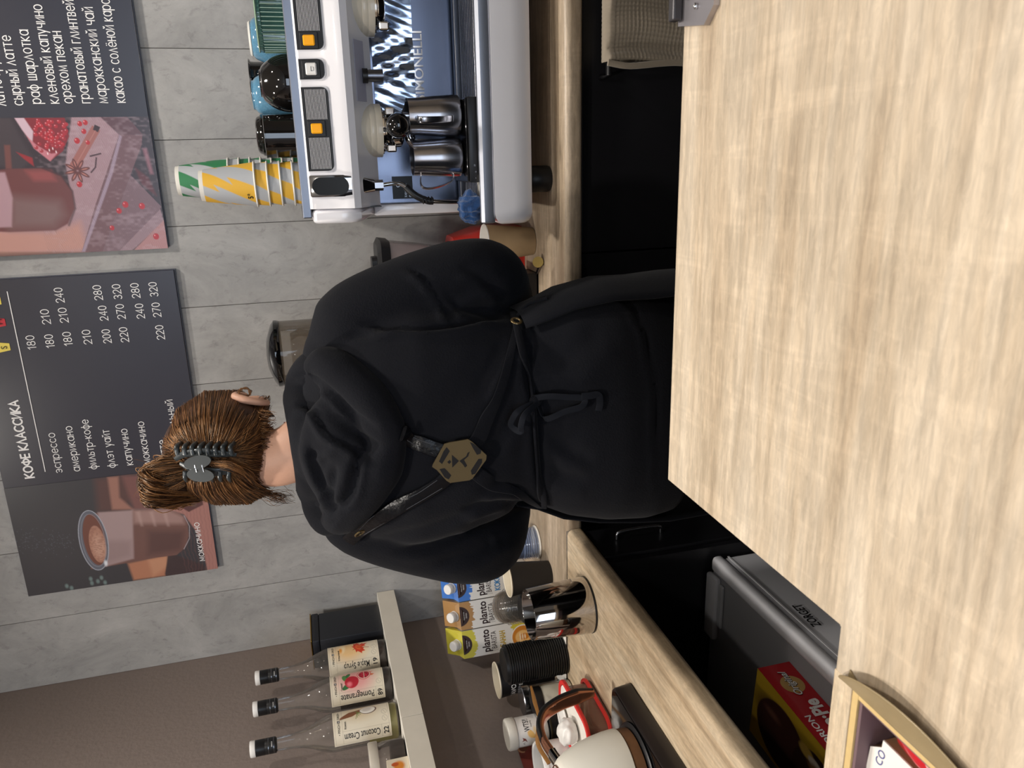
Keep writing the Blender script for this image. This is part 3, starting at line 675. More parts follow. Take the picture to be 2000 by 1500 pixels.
solid('end_cap', xprism([(2.05, 1.402), (1.650, 1.402), (1.640, 1.394), (1.632, 1.348), (1.628, 1.325), (1.640, 1.304), (1.75, 1.276), (1.86, 1.25), (2.05, 1.25)], MX0, MX0 + 0.029, 0.010), GREYWH, em, smooth=True, autos=40)
solid('side_panel', box(MX0 + 0.001, MX0 + 0.026, 1.80, 2.05, 1.03, 1.262, 0.004), GREYWH, em, smooth=True, autos=40)
solid('side_panel', box(MX1 - 0.026, MX1, 1.80, 2.05, 1.03, 1.262, 0.004), GREYWH, em, smooth=True, autos=40)
solid('cup_rail', join(box(MX0 + 0.012, MX1, 1.646, 1.652, 1.403, 1.421, 0.002), box(MX0 + 0.012, MX0 + 0.018, 1.652, 2.04, 1.403, 1.421, 0.002)), mat('grey_steel', rgb(132, 136, 146), 0.4, metal=0.9), em)
solid('cup_tray', box(MX0 + 0.02, MX1 - 0.01, 1.655, 2.04, 1.403, 1.4065), STEEL, em)
solid('seam', box(MX0 + 0.0285, MX0 + 0.0305, 1.66, 2.04, 1.26, 1.4035), BLACKPL, em)
# control fascias on the sloping front
fo = Vector((0, 1.640, 1.400)); fy = Vector((0, -0.010, -0.052)).normalized()
def face_pt(px, py):
    """(x, distance down the sloping front) of a photo pixel"""
    d = RIGHT*(750 - py) + DOWN*(px - 1000) + FWD*1500; nrm = Vector((0, -0.982, 0.189))
    t = (fo - Vector((0, 0, CAMZ))).dot(nrm)/d.dot(nrm); p = d*t + Vector((0, 0, CAMZ))
    return p.x, (p - fo).dot(fy)
FM = frame(fo, (1, 0, 0), tuple(-fy))            # local x right, y up the slope, z towards the viewer
RIMW = mat('white_rim', rgb(230, 228, 230), 0.3); AMBER = mat('amber_switch', rgb(232, 158, 18), 0.2, coat=0.5, emit=0.25)
def fascia(x0, x1, y1, kind):
    w_, h_ = x1 - x0, y1
    def sh(g, z0, z1, mm, nm, par):
        P = [(x0 - g, 0.001), (x0 - g, -h_ + 0.012 - g)] + [(x0 - g + 0.012*(1 - math.cos(a)), -h_ - g + 0.012*(1 - math.sin(a))) for a in np.linspace(0, PI/2, 5)][1:] + \
            [(x1 + g - 0.012*(1 - math.sin(a)), -h_ - g + 0.012*(1 - math.cos(a))) for a in np.linspace(0, PI/2, 5)] + [(x1 + g, 0.001)]
        P = P[::1]
        return solid(nm, prism(P, FM @ Matrix.Translation((0, 0, z0)), z1 - z0), mm, par)
    fz = sh(0.0022, -0.004, 0.0014, RIMW, 'fascia_rim', em)
    sh(0, 0.0010, 0.0024, BLACKPL, 'fascia', fz)
    def loc(x, y, z): return FM @ Vector((x, y, z))
    def fb(xa, xb, ya, yb, z0, z1, bev=0.0008):
        v, f = box(xa, xb, ya, yb, z0, z1, bev, 1); return xf((v, f), FM)
    L_ = []
    if kind != 'small':
        xm = x0 + (0.098 if kind == 'left' else 0.016) 
        if kind == 'left': xm = (x0 + x1)/2 + 0.002
        for k in range(15):
            yy = -0.006 - (h_ - 0.012)*k/14
            for a_, b_ in ((x0 + 0.004, xm - 0.017), (xm + 0.017, x1 - 0.004)):
                if b_ - a_ > 0.005: L_.append(fb(a_, b_, yy - 0.0004, yy + 0.0004, 0.0022, 0.0028, 0))
        for Q in ((L_[0::2], L_[1::2]) if kind == 'left' else (L_,)): solid('stripes', join(*Q), RIMW, fz)['kind'] = 'stuff'
        solid('switch_frame', fb(xm - 0.015, xm + 0.015, -h_ + 0.010, -0.006, 0.002, 0.005), BLACKPL, fz)
        solid('switch', fb(xm - 0.0095, xm + 0.0095, -h_ + 0.016, -0.012, 0.004, 0.0085, 0.002), AMBER, fz)
    else:
        xm = (x0 + x1)/2
        solid('switch_frame', fb(xm - 0.016, xm + 0.016, -h_ + 0.008, -0.005, 0.002, 0.004), BLACKPL, fz)
        solid('switch', fb(xm - 0.011, xm + 0.011, -h_ + 0.014, -0.012, 0.003, 0.009, 0.002), WHITEPL, fz)
        q = [(-0.004, 0.001), (0.004, 0.001), (0.003, -0.004), (-0.003, -0.004)]
        solid('cup_symbol', tube([FM @ Vector((xm + a, -h_*0.5 + b_, 0.0093)) for a, b_ in q + q[:1]], 0.0003, 6, smooth=False), INK, fz)
la, lb = face_pt(628, 334)[0], face_pt(625, 170)[0]
hh = face_pt(650, 250)[1]
fascia(la, lb, 0.050, 'left')
fascia(face_pt(622, 155)[0], face_pt(620, 115)[0], 0.047, 'small')
ra = face_pt(612, 97)[0]; fascia(ra, ra + 0.158, 0.050, 'right')
# steam tap block, both sides of the joint, wand
lv = face_pt(650, 363)[0]
sb = solid('steam_tap', xf(box(lv - 0.022, lv + 0.022, -0.086, 0.002, -0.02, 0.006, 0.004), FM), CHROME, em, smooth=True, autos=40)
solid('tap_paddle', xf(prism(rrect(0.034, 0.072, 0.017, 8), Matrix.Translation((lv, -0.041, 0.0055)), 0.009), FM), BLACKGL, sb)
pj = at(735, 362, Y=1.66)
obj_smooth('tap_body', loft([[FM @ Vector((lv + a*0.019, -0.080 + b_*0.012, -0.012)) + Vector((0, 0, 0)) for a, b_ in rrect(2, 2, 0.5)], [Vector((pj.x + a*0.012, pj.y + 0.0 + b_*0.012, pj.z + 0.004)) for a, b_ in rrect(2, 2, 0.9)]]), CHROME, em)
nut = solid('hex_nut', cyl(pj + Vector((0, 0, 0.008)), pj + Vector((0, 0, -0.014)), 0.011, seg=6), STEEL, em)
wpts = [pj + Vector((0, 0, -0.010)), at(775, 358, Y=1.655), at(792, 364, Y=1.65), at(812, 382, Y=1.645), at(835, 392, Y=1.643), at(870, 394, Y=1.642), at(926, 394, Y=1.642)]
obj_smooth('steam_wand', tube(wpts, [0.0045, 0.0045, 0.0045, 0.0045, 0.0045, 0.0045, 0.0042], 14), CHROME, em)
jn = tube([wpts[2] + Vector((-0.001, 0, 0.0)), wpts[3], wpts[4], at(846, 393, Y=1.643)], 0.0072, 14)
rings = [lathe([(0.0072, -0.0012), (0.0086, 0), (0.0072, 0.0012)], 14) for _ in range(4)]
rg = [xf(r, Matrix.Translation(at(826 + 6*i, 391, Y=1.643)) @ Vector((-0.1, 0, 1)).to_track_quat('Z', 'Y').to_matrix().to_4x4()) for i, r in enumerate(rings)]
obj_smooth('wand_grip', join(jn, *rg), BLACKPL, em)
# brewing groups
CREAMG = mat('cream_group_cover', rgb(222, 212, 192), 0.35, coat=0.3)
for gx, handle in ((0.060, True), (0.292, False)):
    gy = 1.70
    g = obj_smooth('group_cover', lathe([(0.053, 0.0), (0.053, 0.012), (0.0525, 0.013), (0.053, 0.014), (0.053, 0.024), (0.0525, 0.025), (0.053, 0.026), (0.052, 0.055), (0.03, 0.062)], 40, (gx, gy, 1.247)), CREAMG, em)
    g2 = obj_smooth('brew_group', lathe([(0.030, -0.022), (0.040, -0.020), (0.042, -0.016), (0.042, -0.006), (0.047, -0.004), (0.047, 0.001)], 40, (gx, gy, 1.247)), CHROME, em)
    for a in (-0.6, 0.6): solid('locking_lug', box(gx + 0.04*a*1.5 - 0.008, gx + 0.04*a*1.5 + 0.008, gy - 0.036, gy - 0.02, 1.220, 1.240, 0.003), CHROME, g2)
    if handle:
        kb = at(778, 245, Y=1.565)
        pf = obj_smooth('portafilter', lathe([(0.026, -0.045), (0.033, -0.040), (0.035, -0.026), (0.036, -0.018)], 32, (gx, gy, 1.247)), CHROME, em)
        st = Vector((gx - 0.004, gy - 0.034, 1.222))
        obj_smooth('handle', tube([st, st + (kb - st)*0.25, st + (kb - st)*0.55, st + (kb - st)*0.8], [0.008, 0.012, 0.0155, 0.013], 20), BLACKPL, pf)
        obj_smooth('knob', lathe([(0.0001, -0.0235)] + [(0.0235*math.sin(t), -0.0235*math.cos(t)) for t in np.linspace(0.2, PI - 0.2, 14)] + [(0.0001, 0.0235)], 28, tuple(kb)), BLACKGL, pf)
        obj_smooth('spout', tube([(gx + 0.0, gy + 0.0, 1.205), (gx - 0.004, gy - 0.006, 1.192), (gx - 0.020, gy - 0.010, 1.186), (gx - 0.034, gy - 0.012, 1.172)], [0.010, 0.012, 0.011, 0.008], 16, n=5), CHROME, pf)
hw = at(712, 148, Y=1.66); obj_smooth('water_spout', cyl(hw, hw + Vector((0, 0, -0.036)), 0.0115, 0.0125, 24), DARKSTEEL, em)
obj_smooth('water_spout_collar', cyl(hw + Vector((0, 0, 0.004)), hw + Vector((0, 0, -0.006)), 0.014, 0.014, 24), BLACKPL, em)
# tape label below the front
s0, s1 = at(703, 198, Y=1.655), at(690, 78, Y=1.655)
TAPE = mat('lilac_tape', rgb(178, 176, 190), 0.5)
V = [(s0.x, 1.6385, 1.2955), (s1.x, 1.6385, 1.2955), (s1.x, 1.672, 1.2745), (s0.x, 1.672, 1.2745)]
V = V + [(a, b_, c_ - 0.001) for a, b_, c_ in V]
solid('label_tape', (V, [(0, 1, 2, 3), (7, 6, 5, 4), (0, 4, 5, 1), (1, 5, 6, 2), (2, 6, 7, 3), (3, 7, 4, 0)]), TAPE, em)
# back splash, tilted up, with protective film wrinkled on it
def bs_mat():
    m = mat('mirror_steel', rgb(150, 166, 196), 0.13, metal=1, var=0.03)
    nt = m.node_tree; b = nt.nodes['Principled BSDF']; n = nt.nodes.new('ShaderNodeTexNoise'); tc = nt.nodes.new('ShaderNodeTexCoord'); mp = nt.nodes.new('ShaderNodeMapping')
    mp.inputs['Scale'].default_value = (14, 5, 5); mp.inputs['Rotation'].default_value = (0, 0.35, 0)
    nt.links.new(tc.outputs['Object'], mp.inputs[0]); nt.links.new(mp.outputs[0], n.inputs['Vector']); n.inputs['Scale'].default_value = 1.6; n.inputs['Detail'].default_value = 2; n.inputs['Distortion'].default_value = 1.4
    bp = nt.nodes.new('ShaderNodeBump'); bp.inputs['Strength'].default_value = 0.55; bp.inputs['Distance'].default_value = 0.03
    nt.links.new(n.outputs['Fac'], bp.inputs['Height']); nt.links.new(bp.outputs[0], b.inputs['Normal']); return m
FILM = bs_mat(); BSPL = mat('splash_steel', rgb(98, 104, 120), 0.22, metal=1, var=0.05)
def bs(x0, x1, z0, z1, off, th=0.002):
    """slab on the tilted splash"""
    yy = lambda z: 1.86 + (1.25 - z)*(-0.05) - off
    V = [(x, yy(z) - d, z) for d in (0, -th) for x, z in ((x0, z0), (x1, z0), (x1, z1), (x0, z1))]
    return V, [(0, 1, 2, 3), (7, 6, 5, 4), (0, 4, 5, 1), (1, 5, 6, 2), (2, 6, 7, 3), (3, 7, 4, 0)]
spl = solid('backsplash', bs(MX0 + 0.026, MX1 - 0.026, 1.045, 1.262, 0.0, 0.004), BSPL, em)
xf0 = at(760, 265, Y=1.84).x
nx, nz = 90, 24
V, F = [], []
for j in range(nz + 1):
    for i in range(nx + 1):
        x = xf0 + (MX1 - 0.03 - xf0)*i/nx; z = 1.148 + (1.238 - 1.148)*j/nz
        wv = 0.0022*math.sin(x*95 + z*60 + 2*math.sin(x*30))*(0.4 + math.sin(x*17 + 1)**2) + 0.0012*math.sin(x*210 - z*90)
        V.append((x, 1.86 - (1.25 - z)*0.15 - 0.006 + wv*0.8 - 0.002*math.sin(x*40), z))
for j in range(nz):
    for i in range(nx): a = j*(nx+1) + i; F.append((a, a + 1, a + nx + 2, a + nx + 1))
solid('protective_film', (V, F), mat('film', rgb(176, 190, 214), 0.14, metal=1, var=0.02), em, smooth=True)
bl0 = at(823, 197, Y=1.838); bl1 = at(820, 60, Y=1.838)
lettering('lettering', [('SIMONELLI', bl0.x, 1.126, 0.030, dict(width=bl1.x - bl0.x, bold=0.01))], lambda x, z: (x, 1.86 - (1.25 - z)*0.05 - 0.004, z), CHROME, em)
stk = at(790, 388, Y=1.84)
solid('dark_sticker', bs(MX0 + 0.034, MX0 + 0.085, 1.165, 1.212, 0.002, 0.001), BLACKPL, em)
lettering('lettering', [('CE', MX0 + 0.060, 1.195, 0.012, {}), ('220V 50Hz', MX0 + 0.037, 1.180, 0.007, {}), ('IP X1', MX0 + 0.037, 1.170, 0.007, {})], lambda x, z: (x, 1.86 - (1.25 - z)*0.05 - 0.0045, z), STEEL, em)
# drip tray, front rail, lower body, feet
solid('lower_body', xprism([(2.05, 0.952), (1.60, 0.952), (1.572, 0.958), (1.562, 0.975), (1.560, 1.000), (1.560, 1.040), (2.05, 1.040)], MX0 - 0.012, MX1 + 0.010, 0.022), GREYWH, em, smooth=True, autos=40)
solid('front_rail', xprism([(1.600, 1.0405), (1.563, 1.0405), (1.561, 1.045), (1.562, 1.062), (1.567, 1.068), (1.576, 1.068), (1.580, 1.060), (1.600, 1.056)], MX0 - 0.008, MX1 + 0.008, 0.004), mat('satin_rail', rgb(176, 180, 190), 0.42, metal=0.85), em, smooth=True, autos=30)
solid('drip_tray', join(box(MX0, MX1, 1.600, 1.84, 1.0405, 1.048), box(MX0, MX1, 1.80, 1.826, 1.048, 1.062, 0.002)), DARKSTEEL, em)
solid('tray_grate', join(*[box(MX0 + 0.01, MX1 - 0.01, 1.602 + 0.0155*k, 1.610 + 0.0155*k, 1.048, 1.0535, 0.001, 1) for k in range(12)]), STEEL, em)
for x, y in ((MX0 + 0.075, 1.635), (MX1 - 0.07, 1.635), (MX0 + 0.075, 2.0), (MX1 - 0.07, 2.0)):
    obj_smooth('foot', lathe([(0.026, 0), (0.028, 0.006), (0.028, 0.040), (0.020, 0.052)], 28, (x, y, WT + 0.0003)), BLACKPL, em)

# ---- on the drip tray
sc0, sc1 = at(915, 357, Y=1.62), at(915, 188, Y=1.62)
scl = thing('kitchen_scale', 'flat black barista scale on the drip tray under two steel pitchers', 'scale', ((sc0.x + sc1.x)/2, 1.68, 1.0545))
solid('body', box(sc0.x, sc1.x, 1.618, 1.755, 1.0545, 1.078, 0.003), mat('scale_plastic', rgb(20, 20, 22), 0.35), scl, smooth=True, autos=40)
solid('platform', box(sc0.x + 0.002, sc1.x - 0.002, 1.622, 1.752, 1.0785, 1.082, 0.002), BLACKGL, scl)
lettering('lettering', [('o', sc0.x + 0.020, 1.064, 0.006, {}), ('=', sc0.x + 0.032, 1.064, 0.009, {}), ('-', sc0.x + 0.008, 1.064, 0.007, {})], lambda x, z: (x, 1.6172, z), STEEL, scl)
PIT = mat('pitcher_steel', rgb(196, 196, 202), 0.2, metal=1, var=0.05)
def pitcher(label, x, y, ang, sc_=1.0):
    z = 1.0824
    t = thing('milk_pitcher', label, 'pitcher', (x, y, z), 'steel milk pitchers on the scale')
    R0, R1, Hh = 0.040*sc_, 0.034*sc_, 0.108*sc_
    V, F = lathe([(R0 - 0.006, 0), (R0, 0.005), (R0 + 0.001, 0.012), (R0 - 0.001, 0.05), (R1 + 0.002, 0.09), (R1 + 0.002, Hh), (R1, Hh), (R1, 0.09), (R0 - 0.003, 0.05), (R0 - 0.003, 0.006), (0.001, 0.004)], 48, cap=True)
    W = []
    for a, b_, c_ in V:         # pinch a pouring lip opposite the handle
        th = math.atan2(b_, a); k_ = max(0, math.cos(th - PI))**14*max(0, (c_ - Hh*0.6)/(Hh*0.4)); W.append((a*(1 + 0.28*k_), b_, c_ + 0.006*k_))
    M = Matrix.Translation((x, y, z)) @ Matrix.Rotation(ang, 4, 'Z')
    obj_smooth('vessel', xf((W, F), M), PIT, t)
    hp = [(R1, 0, Hh*0.86), (R1 + 0.022, 0, Hh*0.88), (R1 + 0.032, 0, Hh*0.80), (R1 + 0.030, 0, Hh*0.55), (R1 + 0.018, 0, Hh*0.26), (R0 - 0.001, 0, Hh*0.20)]
    obj_smooth('handle', xf(tube(hp, 1, 10, flat=(0.0065, 0.0011), up=[(0, 0, 1), (0.3, 0, 1), (1, 0, 0.3), (1, 0, 0), (1, 0, -0.3), (0.3, 0, -1)], n=5), M), PIT, t)
    return t
pa, pb = at(900, 226, Y=1.665), at(900, 307, Y=1.665)
pitcher('right-hand steel milk pitcher on the scale, handle facing the viewer', pa.x, 1.675, -PI/2 - 0.15, 1.03)
pitcher('left-hand steel milk pitcher on the scale, handle turned left', pb.x, 1.675, -PI + 0.35, 0.98)
# blue cloth
def crumple(c, r, seed, amp=0.35, sub=4, fr=1.0):
    bm = bmesh.new(); bmesh.ops.create_icosphere(bm, subdivisions=sub, radius=1); rr = np.random.default_rng(seed)
    D = rr.normal(size=(14, 3))*3.0*fr; ph = rr.random(14)*6
    for v in bm.verts:
        p = np.array(v.co); s = sum((1 - abs(math.sin(D[i] @ p + ph[i])))*(1.0 if i < 7 else 0.6) for i in range(14))/11 - 0.4
        k_ = 1 + amp*s; v.co = Vector((c[0] + p[0]*r[0]*k_, c[1] + p[1]*r[1]*k_, max(c[2] - r[2]*0.75, c[2] + p[2]*r[2]*k_)))
    return out(bm)
cc = at(922, 403, Y=1.635)
BLUEC = mat('blue_microfibre', rgb(24, 66, 116), 0.9, sheen=0.4, var=0.15, bump=0.8, scale=260)
cl = obj_smooth('cleaning_cloth', crumple((cc.x, 1.640, 1.076), (0.034, 0.026, 0.027), 3, 1.0, 5, 0.8), BLUEC)
cl.data.shade_smooth() if hasattr(cl.data, 'shade_smooth') else None
tag(cl, 'crumpled blue microfibre cloth under the steam wand tip', 'cloth')
e0 = at(918, 405, Y=1.60); e1 = at(918, 350, Y=1.60)
np_ = solid('paper_slip', box(e0.x, e1.x + 0.004, 1.602, 1.66, 1.0538, 1.0546), PAPERW); tag(np_, 'white paper slip lying on the drip tray beside the scale', 'paper')

# ---- cups on top of the machine
TZ = 1.4067
def cup_profile(R_rim, R_base, Hc, foot=0.0):
    """inverted paper cup: open rim down at 0"""
    return [(R_rim - 0.001, 0.002), (R_rim + 0.0012, 0.0), (R_rim + 0.0022, 0.002), (R_rim + 0.0012, 0.0042), (R_rim, 0.004)]
def zigzag_print(Hc, Rr, Rb, base, seed, n=(150, 90)):
    """colour field round a paper cup: silver with coloured lightning bands"""
    W = 2*PI*(Rr + Rb)/2; pic = Pic(W, Hc, n[0], n[1], L3(186, 189, 192)); period = W/3
    for k in range(-2, 5):
        x0 = k*W/4
        P = [(0, -.01), (.034, -.01), (.056, .050), (.040, .040), (.088, Hc + .02), (.050, Hc + .02), (.026, .066), (.042, .076)]
        pic.poly([(x0 + a, b_) for a, b_ in P], base)
    return pic
PAPERCUP = mat('paper_cup_white', rgb(232, 228, 218), 0.6); PRINTC = print_mat('printed_paper_cup', 0.55)
def printed_cup(label, group, x, y, z, Rr, Rb, Hc, base, seed, rot, first=True):
    t = thing('paper_cup', label, 'cup', (x, y, z), group)
    pr = [(Rr - 0.0015, 0.0015), (Rr - 0.0005, 0.0), (Rr + 0.0012, 0.0), (Rr + 0.0024, 0.0016), (Rr + 0.0014, 0.0034), (Rr, 0.0036)]
    obj_smooth('rim', lathe(pr, 40, (x, y, z), cap=False), PAPERCUP, t)
    top = [(Rr - 0.0004, 0.0036), (Rb - 0.0004, Hc), (Rb - 0.002, Hc), (Rb - 0.0026, Hc - 0.006), (0.0005, Hc - 0.006)]
    obj_smooth('cup_wall', lathe(top, 96, (x, y, z), cap=False), PAPERCUP, t)
    pic = zigzag_print(Hc - 0.012, Rr, Rb, base, seed)
    def fn(u, v):
        a = u/pic.w*2*PI + rot; r = Rr + (Rb - Rr)*(v + 0.004)/Hc + 0.0005; return (x + r*math.cos(a), y + r*math.sin(a), z + 0.004 + v)
    pic.build('printed_sleeve', fn, PRINTC, t)
    return t
yc, gc = L3(236, 184, 62), L3(52, 128, 82)
ys = at(590, 357, Y=1.70); zr = [at(x, 357, Y=1.70).z for x in (590, 567, 543, 518, 492)]
step = (zr[4] - zr[0])/4; z0 = TZ
order = ['bottom', 'second from the bottom', 'middle', 'second from the top', 'topmost']
def dup(t, loc, label, rot=0):
    r = t.copy(); C.objects.link(r); r.location = loc; r['label'] = label; r.rotation_euler = (0, 0, rot)
    for ch in t.children:
        c_ = ch.copy(); C.objects.link(c_); c_.parent = r
        for g in ch.children: d = g.copy(); C.objects.link(d); d.parent = c_
    return r
cupY = printed_cup('topmost yellow and silver paper cup of the front stack on the coffee machine', 'yellow paper cups stacked on the machine', 0, 0, 0, 0.0435, 0.030, 0.108, yc, 1, 0.5)
hy = (TZ + 4*step); cupY.location = (ys.x, 1.70, hy)
for i in range(4): dup(cupY, (ys.x, 1.70, TZ + i*step), 'yellow and silver paper cup, %s of the front stack' % order[i], 0.5 + 1.1*i)
lettering('lettering', [('5°', 0, 0.006, 0.014, dict(bold=0.02))], lambda u, v: (0.0437*math.cos(-2.25 + u/0.0435) , 0.0437*math.sin(-2.25 + u/0.0435), hy*0 + v + 0.002), INK, None)
lt = bpy.context.collection.objects[-1]; lt.parent = cupY; lt.location = (lt.location.x, lt.location.y, lt.location.z - 0.0)
gs = at(560, 338, Y=1.80); gz = [at(x, 340, Y=1.80).z for x in (573, 450)]; gstep = 0.0205
cupG = printed_cup('topmost green and silver paper cup of the rear stack on the coffee machine', 'green paper cups stacked on the machine', 0, 0, 0, 0.0435, 0.030, 0.108, gc, 2, 0.2)
gx_ = at(400, 352, Y=1.80).x; ng = 8; gst = (at(450, 340, Y=1.80).z - TZ)/7
cupG.location = (gx_, 1.805, TZ + gst*7)
onames = ['bottom', 'second from the bottom', 'third from the bottom', 'fourth from the bottom', 'fourth from the top', 'third from the top', 'second from the top']
for i in range(7): dup(cupG, (gx_, 1.805, TZ + i*gst), 'green and silver paper cup, %s of the rear stack' % onames[i], 0.3 + 0.9*i)

BLUESP = mat('blue_speckled_glaze', rgb(92, 140, 168), 0.12, coat=0.7, var=0.5, scale=420)
GREENGL = mat('green_glaze', rgb(62, 100, 92), 0.12, coat=0.8, var=0.12, scale=60); GREENRIM = mat('pale_green_glaze', rgb(140, 168, 140), 0.2, coat=0.6)
BLACKCER = mat('black_glazed_ceramic', rgb(20, 18, 17), 0.06, coat=0.9)
WFOOT = mat('unglazed_foot', rgb(226, 224, 216), 0.5)
def smp(prof, n=5):
    q = catmull([(a, 0, b_) for a, b_ in prof], n); return [(max(p[0], 0.0004), p[2]) for p in q]
def inverted(label, x, y, z, prof, m_, foot=None, handle=None, group='cups resting upside down on the machine', name='coffee_cup', cat='cup'):
    t = thing(name, label, cat, (x, y, z), group)
    obj_smooth('cup_body', lathe(smp(prof), 64, (x, y, z), cap=False), m_, t)
    if foot: obj_smooth('foot_ring', lathe(foot, 40, (x, y, z), cap=False), WFOOT if m_ is not BLACKCER else m_, t)
    if handle is not None:
        a, r, h0, h1, rr = handle; d = Vector((math.cos(a), math.sin(a), 0)); c0 = Vector((x, y, z))
        obj_smooth('handle', tube([c0 + d*r + Vector((0, 0, h0)), c0 + d*(r + 0.022) + Vector((0, 0, h0)), c0 + d*(r + 0.026) + Vector((0, 0, (h0+h1)/2)), c0 + d*(r + 0.020) + Vector((0, 0, h1)), c0 + d*r + Vector((0, 0, h1))], rr, 12), m_, t)
    return t
def w_of(px0, px1, x, Y): return (at(x, px0, Y=Y).x - at(x, px1, Y=Y).x)/2
# black straight mug (front) and one behind it
Yk = 1.70; xk = at(560, 266, Y=Yk).x; rk = w_of(224, 309, 560, Yk); hk = at(517, 266, Y=Yk).z - TZ
inverted('glossy black straight mug upside down beside the yellow paper cups', xk, Yk, TZ, [(rk - 0.004, 0.002), (rk, 0.0), (rk + 0.0008, 0.003), (rk, hk*0.5), (rk, hk - 0.006), (rk - 0.004, hk), (0.0005, hk)], BLACKCER, handle=(PI*0.42, rk, 0.015, hk - 0.018, 0.005))
Yk = 1.85; xk2 = at(510, 268, Y=Yk).x; rk2 = w_of(222, 312, 510, Yk)*0.92; hk2 = at(502, 268, Y=Yk).z - TZ
inverted('black mug standing behind the straight mug, its base showing above', xk2 + 0.004, Yk + 0.0, TZ, [(rk2 - 0.004, 0.002), (rk2, 0), (rk2, hk2 - 0.02), (rk2 - 0.003, hk2 - 0.010), (rk2 - 0.012, hk2), (0.0005, hk2)], BLACKCER)
# round black cup
Yk = 1.722; xr = at(555, 163, Y=Yk).x; rr_ = w_of(105, 219, 555, Yk); hr = at(508, 163, Y=Yk).z - TZ
inverted('round-bellied glossy black cup upside down with narrow foot upwards', xr, Yk, TZ, [(rr_ - 0.006, 0.001), (rr_ - 0.002, 0), (rr_, 0.012), (rr_ - 0.001, hr*0.38), (rr_*0.86, hr*0.66), (rr_*0.62, hr*0.90), (rr_*0.48, hr*0.97), (rr_*0.46, hr), (rr_*0.40, hr), (rr_*0.38, hr - 0.004), (0.0005, hr - 0.004)], BLACKCER)
# blue speckled cups
Yk = 1.87; xb = at(520, 186, Y=Yk).x; hb = at(494, 190, Y=Yk).z - TZ; rb = 0.050
blu = lambda r, h: [(r - 0.005, 0.001), (r - 0.001, 0), (r, 0.010), (r*0.96, h*0.55), (r*0.78, h*0.86), (r*0.62, h*0.96), (r*0.60, h), (r*0.54, h), (r*0.52, h - 0.004), (0.0005, h - 0.004)]
inverted('blue speckled cup behind the round black cup, lower of the two blue ones', xb, Yk, TZ, blu(rb, hb), BLUESP)
xb2 = at(500, 76, Y=Yk).x; hb2 = at(487, 72, Y=Yk).z - TZ
inverted('blue speckled cup with white foot behind the green ribbed cup', xb2, Yk, TZ, blu(0.053, hb2), BLUESP, foot=[(0.033, hb2 - 0.006), (0.035, hb2 - 0.003), (0.033, hb2 + 0.001), (0.029, hb2 + 0.001), (0.028, hb2 - 0.003)])
# green ribbed cup
Yk = 1.715; e_ = at(530, 103, Y=Yk); rg_ = 0.060; xg = e_.x + rg_; hg = at(500, 50, Y=Yk).z - TZ
V, F = lathe([(rg_ - 0.006, 0.001), (rg_ - 0.002, 0.0), (rg_, 0.004), (rg_, 0.012), (rg_ - 0.0005, 0.013), (rg_ - 0.0005, hg - 0.012), (rg_, hg - 0.010), (rg_ - 0.002, hg - 0.002), (rg_ - 0.010, hg), (0.0005, hg)], 288, (0, 0, 0), cap=False)
V = [(a*(1 - (0.0028*(0.5 + 0.5*math.cos(48*math.atan2(b_, a))))/rg_*(0.012 < c_ < hg - 0.011)), b_*(1 - (0.0028*(0.5 + 0.5*math.cos(48*math.atan2(b_, a))))/rg_*(0.012 < c_ < hg - 0.011)), c_) for a, b_, c_ in V]
tg = thing('coffee_cup', 'dark green ribbed ceramic cup at the edge of the picture on the machine', 'cup', (xg, Yk, TZ), 'cups resting upside down on the machine')
obj_smooth('cup_body', xf((V, F), Matrix.Translation((xg, Yk, TZ))), GREENGL, tg)
ribs = [cyl((xg + (rg_ + 0.0000)*math.cos(2*PI*(k + 0.5)/48), Yk + rg_*math.sin(2*PI*(k + 0.5)/48), TZ + 0.014), (xg + rg_*math.cos(2*PI*(k + 0.5)/48), Yk + rg_*math.sin(2*PI*(k + 0.5)/48), TZ + hg - 0.012), 0.0009, seg=6) for k in range(48)]
obj_smooth('ribs', join(*ribs, lathe([(rg_ - 0.001, hg - 0.004), (rg_ + 0.0004, hg - 0.0025), (rg_ - 0.0015, hg - 0.001)], 64, (xg, Yk, TZ), cap=False)), GREENRIM, tg)
Yk = 1.97; xs_ = at(500, 160, Y=Yk).x; hs = at(489, 160, Y=Yk).z - TZ
inverted('black cup at the back seen between the two blue cups', xs_, Yk, TZ, [(0.044, 0.0), (0.045, 0.01), (0.043, hs - 0.012), (0.047, hs - 0.004), (0.046, hs), (0.0005, hs)], BLACKCER)

# ------------------------------------------------------------------ shelves on the brown wall
SH = 1.312
WHSH = mat('white_shelf_laminate', rgb(232, 228, 218), 0.5)
for nm, ya, yb in (('white wall shelf holding the three syrup bottles', 1.532, 2.098), ('white wall shelf at the left edge of the view under the glass jar', 0.9, 1.530)):
    t = thing('wall_shelf', nm, 'shelf', (-1.31, (ya + yb)/2, SH - 0.052), 'white shelves on the brown wall')
    solid('board', box(WX + 0.0008, -1.2565, ya, yb, SH - 0.052, SH, 0.001, 1), WHSH, t)
    solid('edge_band', box(-1.2562, -1.2552, ya, yb, SH - 0.052, SH, 0.0004, 1), mat('edge_band', rgb(226, 220, 206), 0.5), t)

